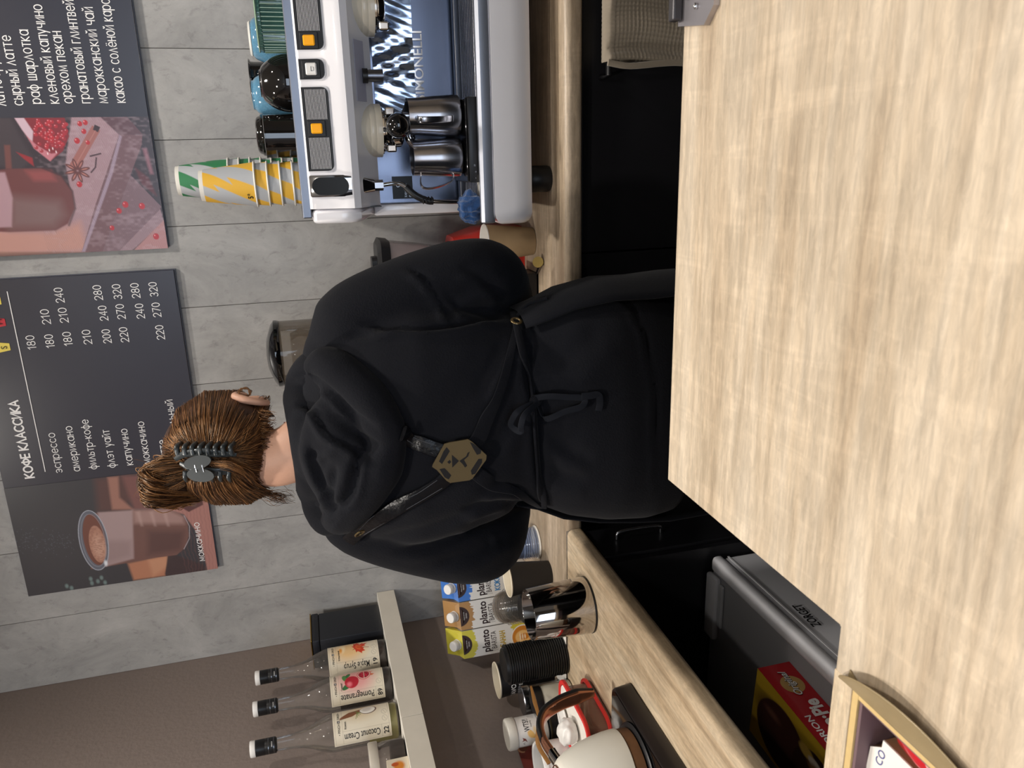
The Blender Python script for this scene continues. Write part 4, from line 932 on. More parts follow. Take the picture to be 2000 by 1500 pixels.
LABEL = print_mat('bottle_label', 0.5)
SYR = {'maple': mat('dark_syrup', rgb(42, 18, 8), 0.1, var=0.1), 'pome': mat('red_black_syrup', rgb(30, 8, 10), 0.1), 'coco': mat('pale_green_syrup', rgb(168, 160, 92), 0.15, var=0.05)}
BG = clearplastic('bottle_glass', rgb(190, 182, 172), 0.08, 0.02)
def bottle(label, y, num, name, rus, kind, rot, level):
    x, z = -1.312, SH + 0.0004
    t = thing('syrup_bottle', label, 'bottle', (x, y, z), 'syrup bottles on the white shelf')
    H = 0.347
    outer = [(0.030, 0.0), (0.041, 0.003), (0.0435, 0.010), (0.0435, 0.158), (0.042, 0.168), (0.036, 0.186), (0.027, 0.206), (0.0205, 0.226), (0.0165, 0.250), (0.0150, 0.292), (0.0150, 0.300)]
    obj_smooth('glass', lathe(outer, 48, (x, y, z), cap=False), BG, t)
    obj_smooth('glass_base', lathe([(0.0005, 0.002), (0.030, 0.001), (0.041, 0.003), (0.0435, 0.010)], 48, (x, y, z), cap=False), BG, t)
    obj_smooth('syrup', lathe([(0.0005, 0.006), (0.039, 0.006), (0.0415, 0.012), (0.0415, level), (0.0005, level)], 40, (x, y, z), cap=False), SYR[kind], t)
    c_ = obj_smooth('screw_cap', lathe([(0.0165, 0.288), (0.0182, 0.290), (0.0182, 0.312), (0.0178, 0.313), (0.0182, 0.314), (0.0182, 0.334), (0.0005, 0.334)], 36, (x, y, z), cap=False), BLACKPL, t)
    obj_smooth('cap_top', lathe([(0.0184, 0.335), (0.0188, 0.337), (0.0188, 0.345), (0.0180, 0.347), (0.0005, 0.347)], 36, (x, y, z), cap=False), WHITEPL, c_)
    def wrap(off): return lambda s_, h: (x + (0.0438 + off)*math.cos(rot + s_/0.0438), y + (0.0438 + off)*math.sin(rot + s_/0.0438), z + h)
    lettering('lettering', [('PINCH', -0.008, 0.296, 0.004, {})], lambda s_, h: (x + 0.0186*math.cos(rot + s_/0.0186), y + 0.0186*math.sin(rot + s_/0.0186), z + h), INKW, c_)
    for hh_ in (0.293, 0.305): obj_smooth('silver_line', lathe([(0.01835, hh_), (0.01835, hh_ + 0.0008)], 36, (x, y, z), cap=False), STEEL, c_)
    # label: s from -W/2 (left) to W/2 (right), h from 0.018 to 0.150
    Wd, h0, h1 = 0.094, 0.022, 0.156
    pic = Pic(Wd, h1 - h0, 110, 140, L3(228, 218, 196))
    if kind == 'maple':
        pic.ell(0.064, 0.078, 0.030, 0.040, L3(238, 190, 120), soft=0.03, a=0.8)
        cx, cy = 0.068, 0.055; P = []
        leaf = [(0, -.55), (.05, -.28), (.42, -.36), (.36, -.20), (.78, .02), (.62, .10), (.72, .38), (.46, .32), (.40, .46), (.20, .26), (.28, .68), (.14, .62), (0, 1.0)]
        leaf = leaf + [(-a_, b_) for a_, b_ in leaf[-2:0:-1]]; P = [(cx + 0.030*(a_*0.9 + b_*0.45), cy + 0.030*(-b_*0.9 + a_*0.45)) for a_, b_ in leaf]
        pic.poly(P, L3(206, 62, 34)); pic.poly([(cx + (p[0]-cx)*0.5, cy + (p[1]-cy)*0.5) for p in P], L3(226, 98, 48)); pic.line([(cx, cy), (cx - 0.006, cy - 0.03)], 0.0014, L3(150, 50, 30))
        pic.ell(0.072, 0.096, 0.014, 0.008, L3(250, 226, 180), soft=0.006); pic.ell(0.066, 0.100, 0.008, 0.004, L3(238, 160, 70), soft=0.004)
    elif kind == 'pome':
        pic.ell(0.062, 0.070, 0.034, 0.042, L3(232, 150, 150), soft=0.03, a=0.8)
        pic.ell(0.046, 0.092, 0.006, 0.014, L3(56, 110, 60), rot=0.5); pic.ell(0.070, 0.096, 0.011, 0.007, L3(86, 140, 76), rot=0.3); pic.ell(0.078, 0.088, 0.009, 0.005, L3(60, 116, 64), rot=-0.5)
        pic.ell(0.056, 0.080, 0.0165, 0.0175, L3(186, 34, 52)); pic.ell(0.050, 0.086, 0.006, 0.006, L3(236, 120, 130), soft=0.006)
        pic.poly([(0.068, 0.022), (0.073, 0.034), (0.080, 0.024), (0.078, 0.036), (0.066, 0.036), (0.064, 0.028)], L3(206, 120, 80))
        pic.ell(0.072, 0.048, 0.0155, 0.0175, L3(206, 60, 70)); pic.ell(0.072, 0.048, 0.0138, 0.0158, L3(236, 206, 190)); pic.ell(0.072, 0.048, 0.012, 0.014, L3(150, 18, 40))
        for k in range(40):
            a, r = 6.28*rng.random(), 0.011*math.sqrt(rng.random()); pic.ell(0.072 + r*math.cos(a), 0.048 + r*math.sin(a)*1.1, 0.0012, 0.0014, L3(206, 40, 66))
        pic.line([(0.060, 0.048), (0.084, 0.048)], 0.0013, L3(240, 214, 196))
    else:
        pic.ell(0.074, 0.070, 0.022, 0.034, L3(214, 190, 150), soft=0.02, a=0.6)
        pic.poly([(0.060, 0.118), (0.066, 0.116), (0.078, 0.095), (0.082, 0.070), (0.074, 0.068), (0.064, 0.088)], L3(132, 84, 56))
        for k in range(9): pic.line([(0.072, 0.076), (0.056 + 0.003*k, 0.064 + 0.004*abs(k-4))], 0.0012, L3(110, 128, 62))
        pic.ell(0.076, 0.050, 0.0125, 0.020, L3(92, 60, 46)); pic.ell(0.0765, 0.051, 0.0112, 0.0180, L3(240, 236, 226)); pic.ell(0.078, 0.053, 0.007, 0.0115, L3(214, 206, 196), soft=0.004)
    ln = L3(140, 130, 112)
    for q in ([(0.004, 0.004), (0.090, 0.004), (0.090, 0.130), (0.004, 0.130), (0.004, 0.004)], [(0.004, 0.113), (0.090, 0.113)], [(0.033, 0.004), (0.033, 0.113)], [(0.033, 0.022), (0.004, 0.022)]): pic.line(q, 0.0005, ln, a=0.8, soft=0.0008)
    for cx in ((0.046, 0.062) if kind != 'pome' else (0.046,)):
        T = [(cx + 0.0062*math.cos(a), 0.013 + 0.0062*math.sin(a)) for a in np.linspace(0, 2*PI, 20)]; pic.line(T, 0.0006, L3(150, 142, 130), soft=0.0009); pic.line([(cx - 0.003, 0.011), (cx + 0.003, 0.015)], 0.0007, L3(160, 152, 140))
    f_ = wrap(0.0003); lb = pic.build('label', lambda u, v: f_(u - Wd/2, h0 + v), LABEL, t)
    g_ = wrap(0.0007); gg = lambda u, v: g_(u - Wd/2, h0 + v)
    lettering('lettering', [('• PINCH', 0.026, 0.1185, 0.0072, dict(bold=0.01)), ('DROP •', 0.0620, 0.1185, 0.0072, dict(bold=0.01)), (num, 0.010, 0.0065, 0.0165, dict(bold=0.015, width=0.0165)), (rus, 0.037, 0.104, 0.0060, dict(bold=0.02))], gg, INK, lb)
    mesh('ampersand_box', [gg(0.0535, 0.118), gg(0.0590, 0.118), gg(0.0590, 0.1240), gg(0.0535, 0.1240)], [(0, 1, 2, 3)], INK, lb)
    lettering('lettering', [('&', 0.0545, 0.1190, 0.0055, {})], lambda u, v: wrap(0.0010)(u - Wd/2, h0 + v), INKW, lb)
    V, F = text_vf(name, 0.0230, width=0.083 if kind != 'maple' else 0.068, bold=0.004)   # name runs up the bottle
    mesh('lettering', [gg(0.0265 - a[1]*1.0, 0.026 + a[0]) for a in V], F, INK, lb)
for lab, px, num, name, rus, kind, rot, lev in (
        ('syrup bottle labelled Maple Syrup with a red maple leaf, beside the black tin', 1325, '19', 'Maple Syrup', 'Кленовый', 'maple', -0.62, 0.10),
        ('syrup bottle labelled Pomegranate, between the other two bottles', 1385, '89', 'Pomegranate', 'Гранат', 'pome', -0.62, 0.135),
        ('syrup bottle labelled Coconut Cream with pale green syrup, nearest the glass jar', 1462, '22', 'Coconut Cream', 'Кокос', 'coco', -0.62, 0.075)):
    yy = at(500, px, X=-1.312).y
    bottle(lab, yy, num, name, rus, kind, rot, lev)
# black tin
t = thing('tea_tin', 'tall black tin box with gold lid rim at the corner end of the shelf', 'tin', (-1.31, 2.0, SH))
TIN = mat('black_tin', rgb(30, 32, 38), 0.45, var=0.04)
solid('body', box(-1.362, -1.276, 1.932, 2.070, SH + 0.0003, SH + 0.176, 0.004), TIN, t, smooth=True, autos=40)
solid('lid', box(-1.3635, -1.2745, 1.9305, 2.0715, SH + 0.176, SH + 0.197, 0.004), TIN, t, smooth=True, autos=40)
solid('gold_rim', box(-1.3645, -1.2735, 1.9295, 2.0725, SH + 0.197, SH + 0.200, 0.001), mat('gold_rim', rgb(176, 140, 60), 0.25, metal=1), t)
# jar on the second shelf
t = thing('storage_jar', 'squat clear jar with frosted lid and dark beans at the shelf edge', 'jar', (-1.305, 1.465, SH))
obj_smooth('jar_wall', lathe([(0.030, 0.0), (0.040, 0.004), (0.040, 0.052), (0.037, 0.056), (0.036, 0.064)], 40, (-1.305, 1.465, SH + 0.0004), cap=False), BG, t)
obj_smooth('contents', lathe([(0.0005, 0.002), (0.037, 0.003), (0.037, 0.034), (0.0005, 0.036)], 40, (-1.305, 1.465, SH + 0.0004), cap=False), mat('coffee_beans', rgb(44, 26, 18), 0.6, var=0.5, scale=200), t)
obj_smooth('lid', lathe([(0.042, 0.062), (0.043, 0.064), (0.043, 0.080), (0.041, 0.083), (0.0005, 0.083)], 40, (-1.305, 1.465, SH + 0.0004), cap=False), clearplastic('frosted_lid', rgb(205, 196, 180), 0.75, 0.35), t)
t = thing('small_card_box', 'cream card box with an orange picture at the left picture edge on the shelf', 'box', (-1.29, 1.40, SH))
solid('carton', box(-1.330, -1.268, 1.375, 1.420, SH + 0.0004, SH + 0.048), mat('cream_card', rgb(232, 220, 196), 0.6), t)
pic = Pic(0.045, 0.047, 30, 30, L3(232, 220, 196)); pic.ell(0.022, 0.022, 0.014, 0.012, L3(226, 140, 50), soft=0.006); pic.ell(0.028, 0.030, 0.006, 0.008, L3(200, 90, 40))
pic.build('printed_picture', lambda u, v: (-1.2675, 1.375 + u, SH + 0.0006 + v), LABEL, t)

# ------------------------------------------------------------------ corner of the worktops
WZ = WT + 0.0004
th = math.radians(17); cd = Vector((math.cos(th), math.sin(th), 0)); cn = Vector((math.sin(th), -math.cos(th), 0))   # along the row, out of the fronts
CW, CD, CH = 0.076, 0.064, 0.206
p0 = at(960, 1277, Y=1.80); row0 = Vector((p0.x, 1.80, WZ))
BRD = mat('carton_board', rgb(222, 220, 216), 0.45, coat=0.1, var=0.02)
def carton(label, i, top, word, wcol, low, tanpic):
    o = row0 + cd*(i*(CW + 0.003)); back = -cn
    t = thing('milk_carton', label, 'carton', o + cd*CW/2 - cn*CD/2, 'plant milk cartons in the corner')
    def P(u, d, h): return o + cd*u + back*d + Vector((0, 0, h))
    TC = mat('carton_top_' + word.lower(), rgb(*top), 0.4, coat=0.2, var=0.03)
    V = [P(0, 0, 0), P(CW, 0, 0), P(CW, CD, 0), P(0, CD, 0), P(0, 0, CH), P(CW, 0, CH), P(CW, CD, CH + 0.016), P(0, CD, CH + 0.016)]
    V += [P(0.008, 0.008, CH + 0.010), P(CW - 0.008, 0.008, CH + 0.010), P(CW - 0.002, CD - 0.002, CH + 0.036), P(0.002, CD - 0.002, CH + 0.036)]
    solid('carton_body', ([tuple(v) for v in V[:8]], [(0, 1, 5, 4), (1, 2, 6, 5), (2, 3, 7, 6), (3, 0, 4, 7), (3, 2, 1, 0), (4, 5, 6, 7)]), BRD, t)
    solid('carton_top', ([tuple(v) for v in V[4:]], [(0, 1, 5, 4), (1, 2, 6, 5), (2, 3, 7, 6), (3, 0, 4, 7), (4, 5, 6, 7)]), TC, t)
    pic = Pic(CW, CH, 90, 220, L3(226, 224, 220)); nn = pic.noise(26, 10 + i)*0.012
    edge = pic.Y - (CH - 0.030) + nn - 0.010*np.cos((pic.X/CW - 0.5)*PI)*-1 - 0.006
    pic.blend(np.clip(edge/0.0015, 0, 1), L3(*top))
    pic.ell(CW/2, CH + 0.002, CW*0.36, 0.028, L3(52, 32, 30)); 
    if low is not None:
        e2 = (0.062 - pic.Y) - nn*1.2 + 0.35*(pic.X - CW*0.45); pic.blend(np.clip(e2/0.0015, 0, 1), L3(*low))
    pic.ell(CW*0.42, 0.034, 0.034, 0.034, L3(240, 236, 228)); pic.ell(CW*0.42, 0.034, 0.031, 0.031, L3(*tanpic)); pic.ell(CW*0.42, 0.034, 0.018, 0.022, L3(238, 190, 120), soft=0.003); pic.ell(CW*0.42, 0.030, 0.009, 0.015, L3(*tanpic), soft=0.002)
    for k in range(3): pic.ell(CW*0.42, 0.042 - 0.007*k, 0.010 - 0.002*k, 0.0018, L3(252, 236, 208), soft=0.002)
    fr = pic.build('printed_front', lambda u, v: P(u, -0.0004, v), LABEL, t)
    f_ = lambda u, v: P(u, -0.0009, v)
    DKB = mat('dark_brown_ink', rgb(46, 28, 30), 0.6)
    lettering('lettering', [('planto', 0.007, 0.131, 0.030, dict(width=CW - 0.014, bold=0.022))], f_, DKB, fr)
    lettering('lettering', [('BARISTA', 0.013, 0.111, 0.0215, dict(width=CW - 0.028))], f_, DKB, fr)
    mesh('bracket_line', [f_(*q) for q in ((0.009, 0.108), (0.0095, 0.108), (0.0095, 0.128), (0.009, 0.128), (0.009, 0.1275), (0.016, 0.1275), (0.016, 0.128), (0.009, 0.128))], [(0, 1, 2, 3), (4, 5, 6, 7)], DKB, fr)
    hand('lettering', word, 0.016, 0.086, 0.0102, f_, mat('flavour_ink_' + word.lower(), rgb(*wcol), 0.6), fr, width=0.042 if word == 'БАНАН' else 0.052, wd=0.0023)
    lettering('lettering', [('ИДЕАЛЬНАЯ', CW/2 - 0.011, CH - 0.012, 0.0052, dict(width=0.022)), ('ПЕНКА', CW/2 - 0.007, CH - 0.019, 0.0050, dict(width=0.014))], f_, INKW, fr)
    c0 = P(CW/2, 0.016, CH + 0.010); ax = (cn*0.62 + Vector((0, 0, 0.78))).normalized()
    M = Matrix.Translation(c0) @ ax.to_track_quat('Z', 'Y').to_matrix().to_4x4()
    solid('badge', xf(prism(rrect(CW*0.62, 0.030, 0.010), Matrix.Translation((0, -0.010, -0.006)), 0.006), M), mat('badge_brown', rgb(52, 32, 30), 0.5), t)
    obj_smooth('screw_cap', xf(lathe([(0.0150, 0.0), (0.0150, 0.006), (0.0138, 0.007), (0.0142, 0.009), (0.0142, 0.021), (0.013, 0.023), (0.0005, 0.023)], 32), M), WHITEPL, t)
carton('plant milk carton with yellow top reading БАНАН, leftmost of the three', 0, (206, 196, 70), 'БАНАН', (190, 160, 40), (206, 190, 60), (206, 130, 40))
carton('plant milk carton with tan top reading МИНДАЛЬ, middle of the three', 1, (176, 134, 84), 'МИНДАЛЬ', (150, 70, 50), None, (176, 112, 60))
carton('plant milk carton with blue top reading КОКОС, half behind the sleeve', 2, (66, 122, 206), 'КОКОС', (60, 130, 190), None, (176, 112, 60))

# white paper towel under the lids
pa_ = solid('paper_sheet', box(-1.290, -1.075, 1.534, 1.665, WZ, WZ + 0.0016, 0.0006, 1), PAPERW); tag(pa_, 'folded white paper sheet under the tall stack of black lids', 'paper')
LIDM = mat('black_lid_plastic', rgb(22, 22, 23), 0.42, var=0.02)
def lid_vf(R): return lathe([(R - 0.003, 0.0), (R, 0.0006), (R + 0.0006, 0.0022), (R, 0.0040), (R - 0.003, 0.0046), (R - 0.006, 0.0030), (R - 0.0075, 0.0100), (R - 0.012, 0.0118), (R - 0.017, 0.0112), (0.0005, 0.0108)], 40, (0, 0, 0), cap=False)
def stack(n, x, y, z, R, pitch, m_, where, grp, vf, name='cup_lid', tops=None):
    first = None
    ordn = ['top', 'second', 'third', 'fourth', 'fifth', 'sixth', 'seventh', 'eighth', 'ninth', 'tenth', 'eleventh', 'twelfth', 'thirteenth', 'fourteenth', 'fifteenth', 'sixteenth', 'seventeenth', 'eighteenth', 'nineteenth', 'twentieth', '21st', '22nd', '23rd', '24th', '25th', '26th', '27th', '28th']
    for i in range(n):
        k = n - 1 - i
        lab = '%s lid in the %s' % (ordn[k], where) if k else 'topmost lid of the %s' % where
        if first is None: o = obj_smooth(name, vf, m_, loc=(0, 0, 0)); o.location = (x, y, z); first = o
        else: o = first.copy(); C.objects.link(o); o.location = (x + 0.0006*math.sin(i*2.1), y + 0.0006*math.cos(i*1.7), z + i*pitch)
        tag(o, lab, 'lid', grp)
stack(26, -1.185, 1.555, WZ + 0.0016, 0.0470, 0.0057, LIDM, 'tall stack of black cup lids', 'black lids in the tall stack', lid_vf(0.0470))
ps = at(1040, 1205, Y=1.60)
stack(8, ps.x, 1.640, WZ, 0.0400, 0.0105, LIDM, 'short stack of black lids behind the tumbler', 'black lids in the short stack', lid_vf(0.0400))
# clear dome lids
CLR = clearplastic('clear_pet', rgb(214, 208, 198), 0.035, 0.06)
pc = at(1010, 1182, Y=1.745)
dome = lathe([(0.046, 0.0), (0.0475, 0.0015), (0.0465, 0.004), (0.043, 0.005), (0.042, 0.012), (0.036, 0.026), (0.026, 0.034), (0.013, 0.0385), (0.0005, 0.0395)], 36, (0, 0, 0), cap=False)
stack(16, pc.x, 1.745, WZ, 0.046, 0.0062, CLR, 'stack of clear dome lids before the cartons', 'clear dome lids', dome)
# clear cups with blue tint behind the elbow
t = thing('plastic_cup_stack', 'stack of clear bluish ribbed cups half hidden by the elbow', 'cup', (-0.985, 1.77, WZ))
for k in range(7):
    obj_smooth('cup', lathe([(0.040 - 0.000, 0.006*k), (0.0415, 0.006*k + 0.0012), (0.040, 0.006*k + 0.003), (0.0385, 0.006*k + 0.004), (0.034, 0.070 + 0.006*k)], 36, (-0.985, 1.77, WZ + 0.006), cap=False), clearplastic('blue_pet', rgb(130, 150, 190), 0.35, 0.05) if k == 0 else bpy.data.materials['blue_pet'], t)
obj_smooth('bottom_rim', lathe([(0.043, 0.0), (0.0445, 0.002), (0.043, 0.005), (0.036, 0.005)], 36, (-0.985, 1.77, WZ)), PAPERW, t)
def plain_cup(label, x, y, z, Rr, Rb, Hc, mo, mi, grp=None):
    t = thing('paper_cup', label, 'cup', (x, y, z), grp)
    obj_smooth('outer_wall', lathe([(Rb - 0.002, 0.0), (Rb, 0.0006), (Rr, Hc - 0.003)], 48, (x, y, z), cap=False), mo, t)
    obj_smooth('inner_wall', lathe([(0.0005, 0.007), (Rb - 0.0025, 0.007), (Rr - 0.0012, Hc - 0.002)], 48, (x, y, z), cap=False), mi, t)
    obj_smooth('rim', lathe([(Rr - 0.0012, Hc - 0.004), (Rr + 0.0002, Hc - 0.004), (Rr + 0.0016, Hc - 0.002), (Rr + 0.0006, Hc), (Rr - 0.0012, Hc - 0.001), (Rr - 0.0014, Hc - 0.004)], 48, (x, y, z), cap=False), mi, t)
    return t
CREAMP = mat('cream_paper', rgb(232, 222, 200), 0.6); BLKPAP = mat('black_paper', rgb(34, 31, 30), 0.6)
plain_cup('plain black paper cup with cream inside beside the bent left elbow', -1.020, 1.665, WZ, 0.043, 0.031, 0.112, BLKPAP, CREAMP)
cv = plain_cup('black paper cup with white lettering behind the tall lid stack', -1.306, 1.660, WZ, 0.045, 0.032, 0.150, mat('black_print_paper', rgb(24, 23, 25), 0.5), CREAMP)
def wr(x, y, z, R0, R1, H_, rot, off=0.0006): return lambda s_, h: (x + (R0 + (R1 - R0)*h/H_ + off)*math.cos(rot + s_/R1), y + (R0 + (R1 - R0)*h/H_ + off)*math.sin(rot + s_/R1), z + h)
f_ = wr(-1.306, 1.660, WZ, 0.032, 0.045, 0.150, -1.95)
lettering('lettering', [('DAVOS', -0.022, 0.108, 0.018, dict(bold=0.02)), ('COFFEE', -0.021, 0.090, 0.014, {})], f_, INKW, cv)
# polished steel tumbler
t = thing('steel_tumbler', 'polished steel tumbler mirroring the worktop, in front of the milk cartons', 'tumbler', (-0.945, 1.39, WZ))
obj_smooth('vessel', lathe([(0.056, 0.002), (0.0605, 0.004), (0.061, 0.010), (0.0545, 0.134), (0.0540, 0.135), (0.0533, 0.134), (0.0595, 0.012), (0.056, 0.006), (0.0005, 0.006)], 64, (-0.945, 1.39, WZ), cap=False), mat('polished_steel', rgb(190, 186, 182), 0.06, metal=1, var=0.02), t)
obj_smooth('base_ring', lathe([(0.050, 0.0), (0.061, 0.0), (0.0615, 0.002), (0.0605, 0.0045), (0.055, 0.005)], 64, (-0.945, 1.39, WZ)), BLACKPL, t)
# grey jar with black lid
gj = Vector((-1.262, 1.500, WZ))
t = thing('frosted_jar', 'frosted grey jar with black lid standing left of the tall lid stack', 'jar', gj)
obj_smooth('jar_wall', lathe([(0.030, 0.0), (0.0345, 0.003), (0.0355, 0.010), (0.0345, 0.074), (0.032, 0.080)], 40, gj), mat('frosted_glass', rgb(186, 182, 168), 0.3, coat=0.3), t)
obj_smooth('lid', lathe([(0.0352, 0.078), (0.0358, 0.080), (0.0358, 0.096), (0.034, 0.098), (0.0005, 0.098)], 40, gj), BLACKPL, t)
gj2 = Vector((-1.315, 1.575, WZ))
t = thing('screw_top_jar', 'clear jar with shiny tin lid between the black cup and the frosted jar', 'jar', gj2)
obj_smooth('jar_wall', lathe([(0.030, 0.0), (0.034, 0.003), (0.034, 0.086)], 40, gj2, cap=False), BG, t)
obj_smooth('lid', lathe([(0.036, 0.086), (0.037, 0.088), (0.037, 0.104), (0.035, 0.106), (0.0005, 0.106)], 40, gj2), STEEL, t)
# ice cream topping jar on a dark tin
wj = Vector((-1.312, 1.468, 0))
t = thing('round_tin', 'low black round tin under the white topping jar', 'tin', (wj.x, wj.y, WZ))
obj_smooth('tin_body', lathe([(0.038, 0.0), (0.040, 0.002), (0.040, 0.072), (0.038, 0.074), (0.0005, 0.074)], 40, (wj.x, wj.y, WZ)), BLACKPL, t)
obj_smooth('tin_rim', lathe([(0.0405, 0.070), (0.0412, 0.072), (0.0405, 0.0745)], 40, (wj.x, wj.y, WZ), cap=False), mat('olive_metal', rgb(70, 66, 50), 0.4, metal=0.6), t)
jz = WZ + 0.0752
t = thing('topping_jar', 'white plastic jar lettered WTS with an ice cream cone picture', 'jar', (wj.x, wj.y, jz))
obj_smooth('jar_body', lathe([(0.030, 0.0), (0.034, 0.003), (0.035, 0.012), (0.035, 0.020), (0.0335, 0.024), (0.0335, 0.078)], 40, (wj.x, wj.y, jz)), mat('milky_plastic', rgb(206, 204, 198), 0.3, coat=0.3), t)
obj_smooth('lid', lathe([(0.0355, 0.078), (0.0365, 0.080), (0.0365, 0.096), (0.0345, 0.099), (0.0005, 0.099)], 40, (wj.x, wj.y, jz)), mat('milky_lid', rgb(214, 210, 200), 0.35), t)
pic = Pic(0.088, 0.050, 90, 55, L3(232, 230, 226))
pic.poly([(0.022, 0.006), (0.040, 0.020), (0.036, 0.028), (0.028, 0.026), (0.020, 0.014)], L3(214, 160, 80)); pic.ell(0.030, 0.020, 0.010, 0.007, L3(238, 196, 120), soft=0.003, rot=0.7); pic.ell(0.038, 0.010, 0.008, 0.004, L3(236, 214, 170), soft=0.003)
pic.poly([(0.012, 0.030), (0.022, 0.034), (0.026, 0.042), (0.020, 0.040), (0.016, 0.044), (0.018, 0.036)], L3(130, 60, 44)); pic.line([(0.006, 0.036), (0.010, 0.040), (0.012, 0.036)], 0.001, L3(60, 60, 66))
for k in range(6): pic.line([(0.066 + 0.002*k, 0.006), (0.074 + 0.001*k, 0.020)], 0.0006, L3(150, 150, 156), a=0.6)
rt = -0.72
f_ = lambda u, v: (wj.x + 0.0340*math.cos(rt + (u - 0.044)/0.034), wj.y + 0.0340*math.sin(rt + (u - 0.044)/0.034), jz + 0.026 + v)
lb = pic.build('label', f_, LABEL, t)
lettering('lettering', [('WTS?!', 0.038, 0.022, 0.019, dict(width=0.030, bold=0.01)), ('topping', 0.046, 0.016, 0.005, {})], lambda u, v: (wj.x + 0.0344*math.cos(rt + (u - 0.044)/0.034), wj.y + 0.0344*math.sin(rt + (u - 0.044)/0.034), jz + 0.026 + v), INK, lb)
# small packets leaning at the wall, white tub, wooden stirrer
TUY = 1.345
t = thing('white_tub', 'white round plastic tub with raised rim behind the kettle handle', 'tub', (-1.314, TUY, WZ))
obj_smooth('tub_wall', lathe([(0.045, 0.0), (0.052, 0.004), (0.056, 0.118), (0.0585, 0.120), (0.0585, 0.128), (0.056, 0.131), (0.0525, 0.128), (0.050, 0.006), (0.0005, 0.005)], 56, (-1.314, TUY, WZ), cap=False), WHITEPL, t)
a_, b_, c_, d_ = at(1003, 1437, X=-1.365), at(1042, 1425, X=-1.362), at(1046, 1500, X=-1.362), at(1024, 1500, X=-1.365)
pk = thing('sugar_packet', 'brown and white coffee sachet standing against the brown wall', 'packet', b_)
SACH = mat('sachet_brown', rgb(120, 54, 46), 0.45, var=0.3, scale=60)
Vp = [a_, b_, c_, d_]; V2 = [tuple(p) for p in Vp] + [(p.x - 0.006, p.y, p.z) for p in Vp]
solid('sachet', (V2, [(0, 1, 2, 3), (7, 6, 5, 4), (0, 4, 5, 1), (1, 5, 6, 2), (2, 6, 7, 3), (3, 7, 4, 0)]), SACH, pk)
cm = at(1022, 1462, X=-1.364); solid('coffee_cup_picture', cyl((cm.x - 0.001, cm.y, cm.z), (cm.x + 0.0006, cm.y, cm.z), 0.014, seg=28), mat('latte_tan', rgb(190, 140, 104), 0.5), pk)
solid('coffee_picture', cyl((cm.x, cm.y, cm.z), (cm.x + 0.0010, cm.y, cm.z), 0.010, seg=28), mat('coffee_brown', rgb(110, 60, 40), 0.5), pk)
wa = at(1028, 1418, X=-1.345); wb = at(1042, 1450, X=-1.345)
pk = thing('sugar_packet', 'white sachet with dark red letters in front of the brown one', 'packet', wa)
q = frame((-1.345, wa.y, wa.z - 0.035), (0.1, -1, 0.0), (0, 0, 1)); solid('sachet', prism([(0, 0), (0.050, 0.012), (0.046, 0.046), (-0.004, 0.034)], q, 0.003), PAPERW, pk)
lettering('lettering', [('Mac', 0.008, 0.012, 0.022, dict(bold=0.03))], lambda u, v: tuple(q @ Vector((u + v*0.2, v + u*0.24, 0.0035))), mat('dark_red_ink', rgb(110, 20, 50), 0.5), pk)
s0, s1, s2 = at(1037, 1340, X=-1.20), at(1052, 1402, X=-1.20), at(1050, 1450, X=-1.22)
st_ = obj_smooth('wooden_spoon', tube([s0, s0*0.5 + s1*0.5, s1, s2, s2 + Vector((-0.015, -0.05, -0.01))], [0.5, 1.0, 0.62, 0.95, 0.9], 10, flat=(0.0050, 0.0018), up=(1, 0.2, 0.3)), mat('brown_wood', rgb(150, 106, 56), 0.5, var=0.15, scale=80))
tag(st_, 'slim brown wooden spoon lying on the white tub behind the handle', 'spoon')
# red framed food box
REDS = mat('red_silicone', rgb(214, 52, 48), 0.4)
rc = Vector((-1.185, 1.305, WZ)); t = thing('food_box', 'clear food box with two bright red frames beside the kettle', 'box', rc)
TINT = clearplastic('brown_tint_plastic', rgb(150, 104, 84), 0.55, 0.12)
def rring(zc, wx, wy, rr, m_, nm, par, r_t=0.0045):
    P = [(rc.x + a, rc.y + b_, rc.z + zc) for a, b_ in rrect(wx, wy, rr, 6)]
    return obj_smooth(nm, tube(P + P[:1], 1, 8, flat=(r_t, r_t*0.8), smooth=False, up=(0, 0, 1), cap=False), m_, par)
rring(0.012, 0.125, 0.175, 0.035, REDS, 'lower_frame', t); rring(0.062, 0.132, 0.182, 0.035, REDS, 'lid_frame', t, 0.0055)
secs = [[(rc.x + a, rc.y + b_, rc.z + z) for a, b_ in rrect(0.115, 0.165, 0.032, 6)] for z in (0.002, 0.060)]
solid('box_wall', loft(secs), TINT, t, smooth=True, autos=40)
solid('lid_panel', prism(rrect(0.120, 0.170, 0.03, 6), Matrix.Translation((rc.x, rc.y, rc.z + 0.0605)), 0.003), PAPERW, t)
t2_ = solid('broken_cup_piece', crumple((-1.175, 1.285, WZ + 0.084), (0.028, 0.028, 0.022), 9, 0.75, 4, 0.7), WHITEPL, smooth=True); tag(t2_, 'small white crumpled cup piece lying on the red framed box', 'cup')
wl_ = obj_smooth('white_saucer', lathe([(0.0005, 0.0), (0.030, 0.0), (0.032, 0.002), (0.030, 0.005), (0.0005, 0.006)], 32, (-1.205, 1.360, WZ + 0.068)), WHITEPL); tag(wl_, 'small white round disc on the far end of the red framed box', 'saucer')

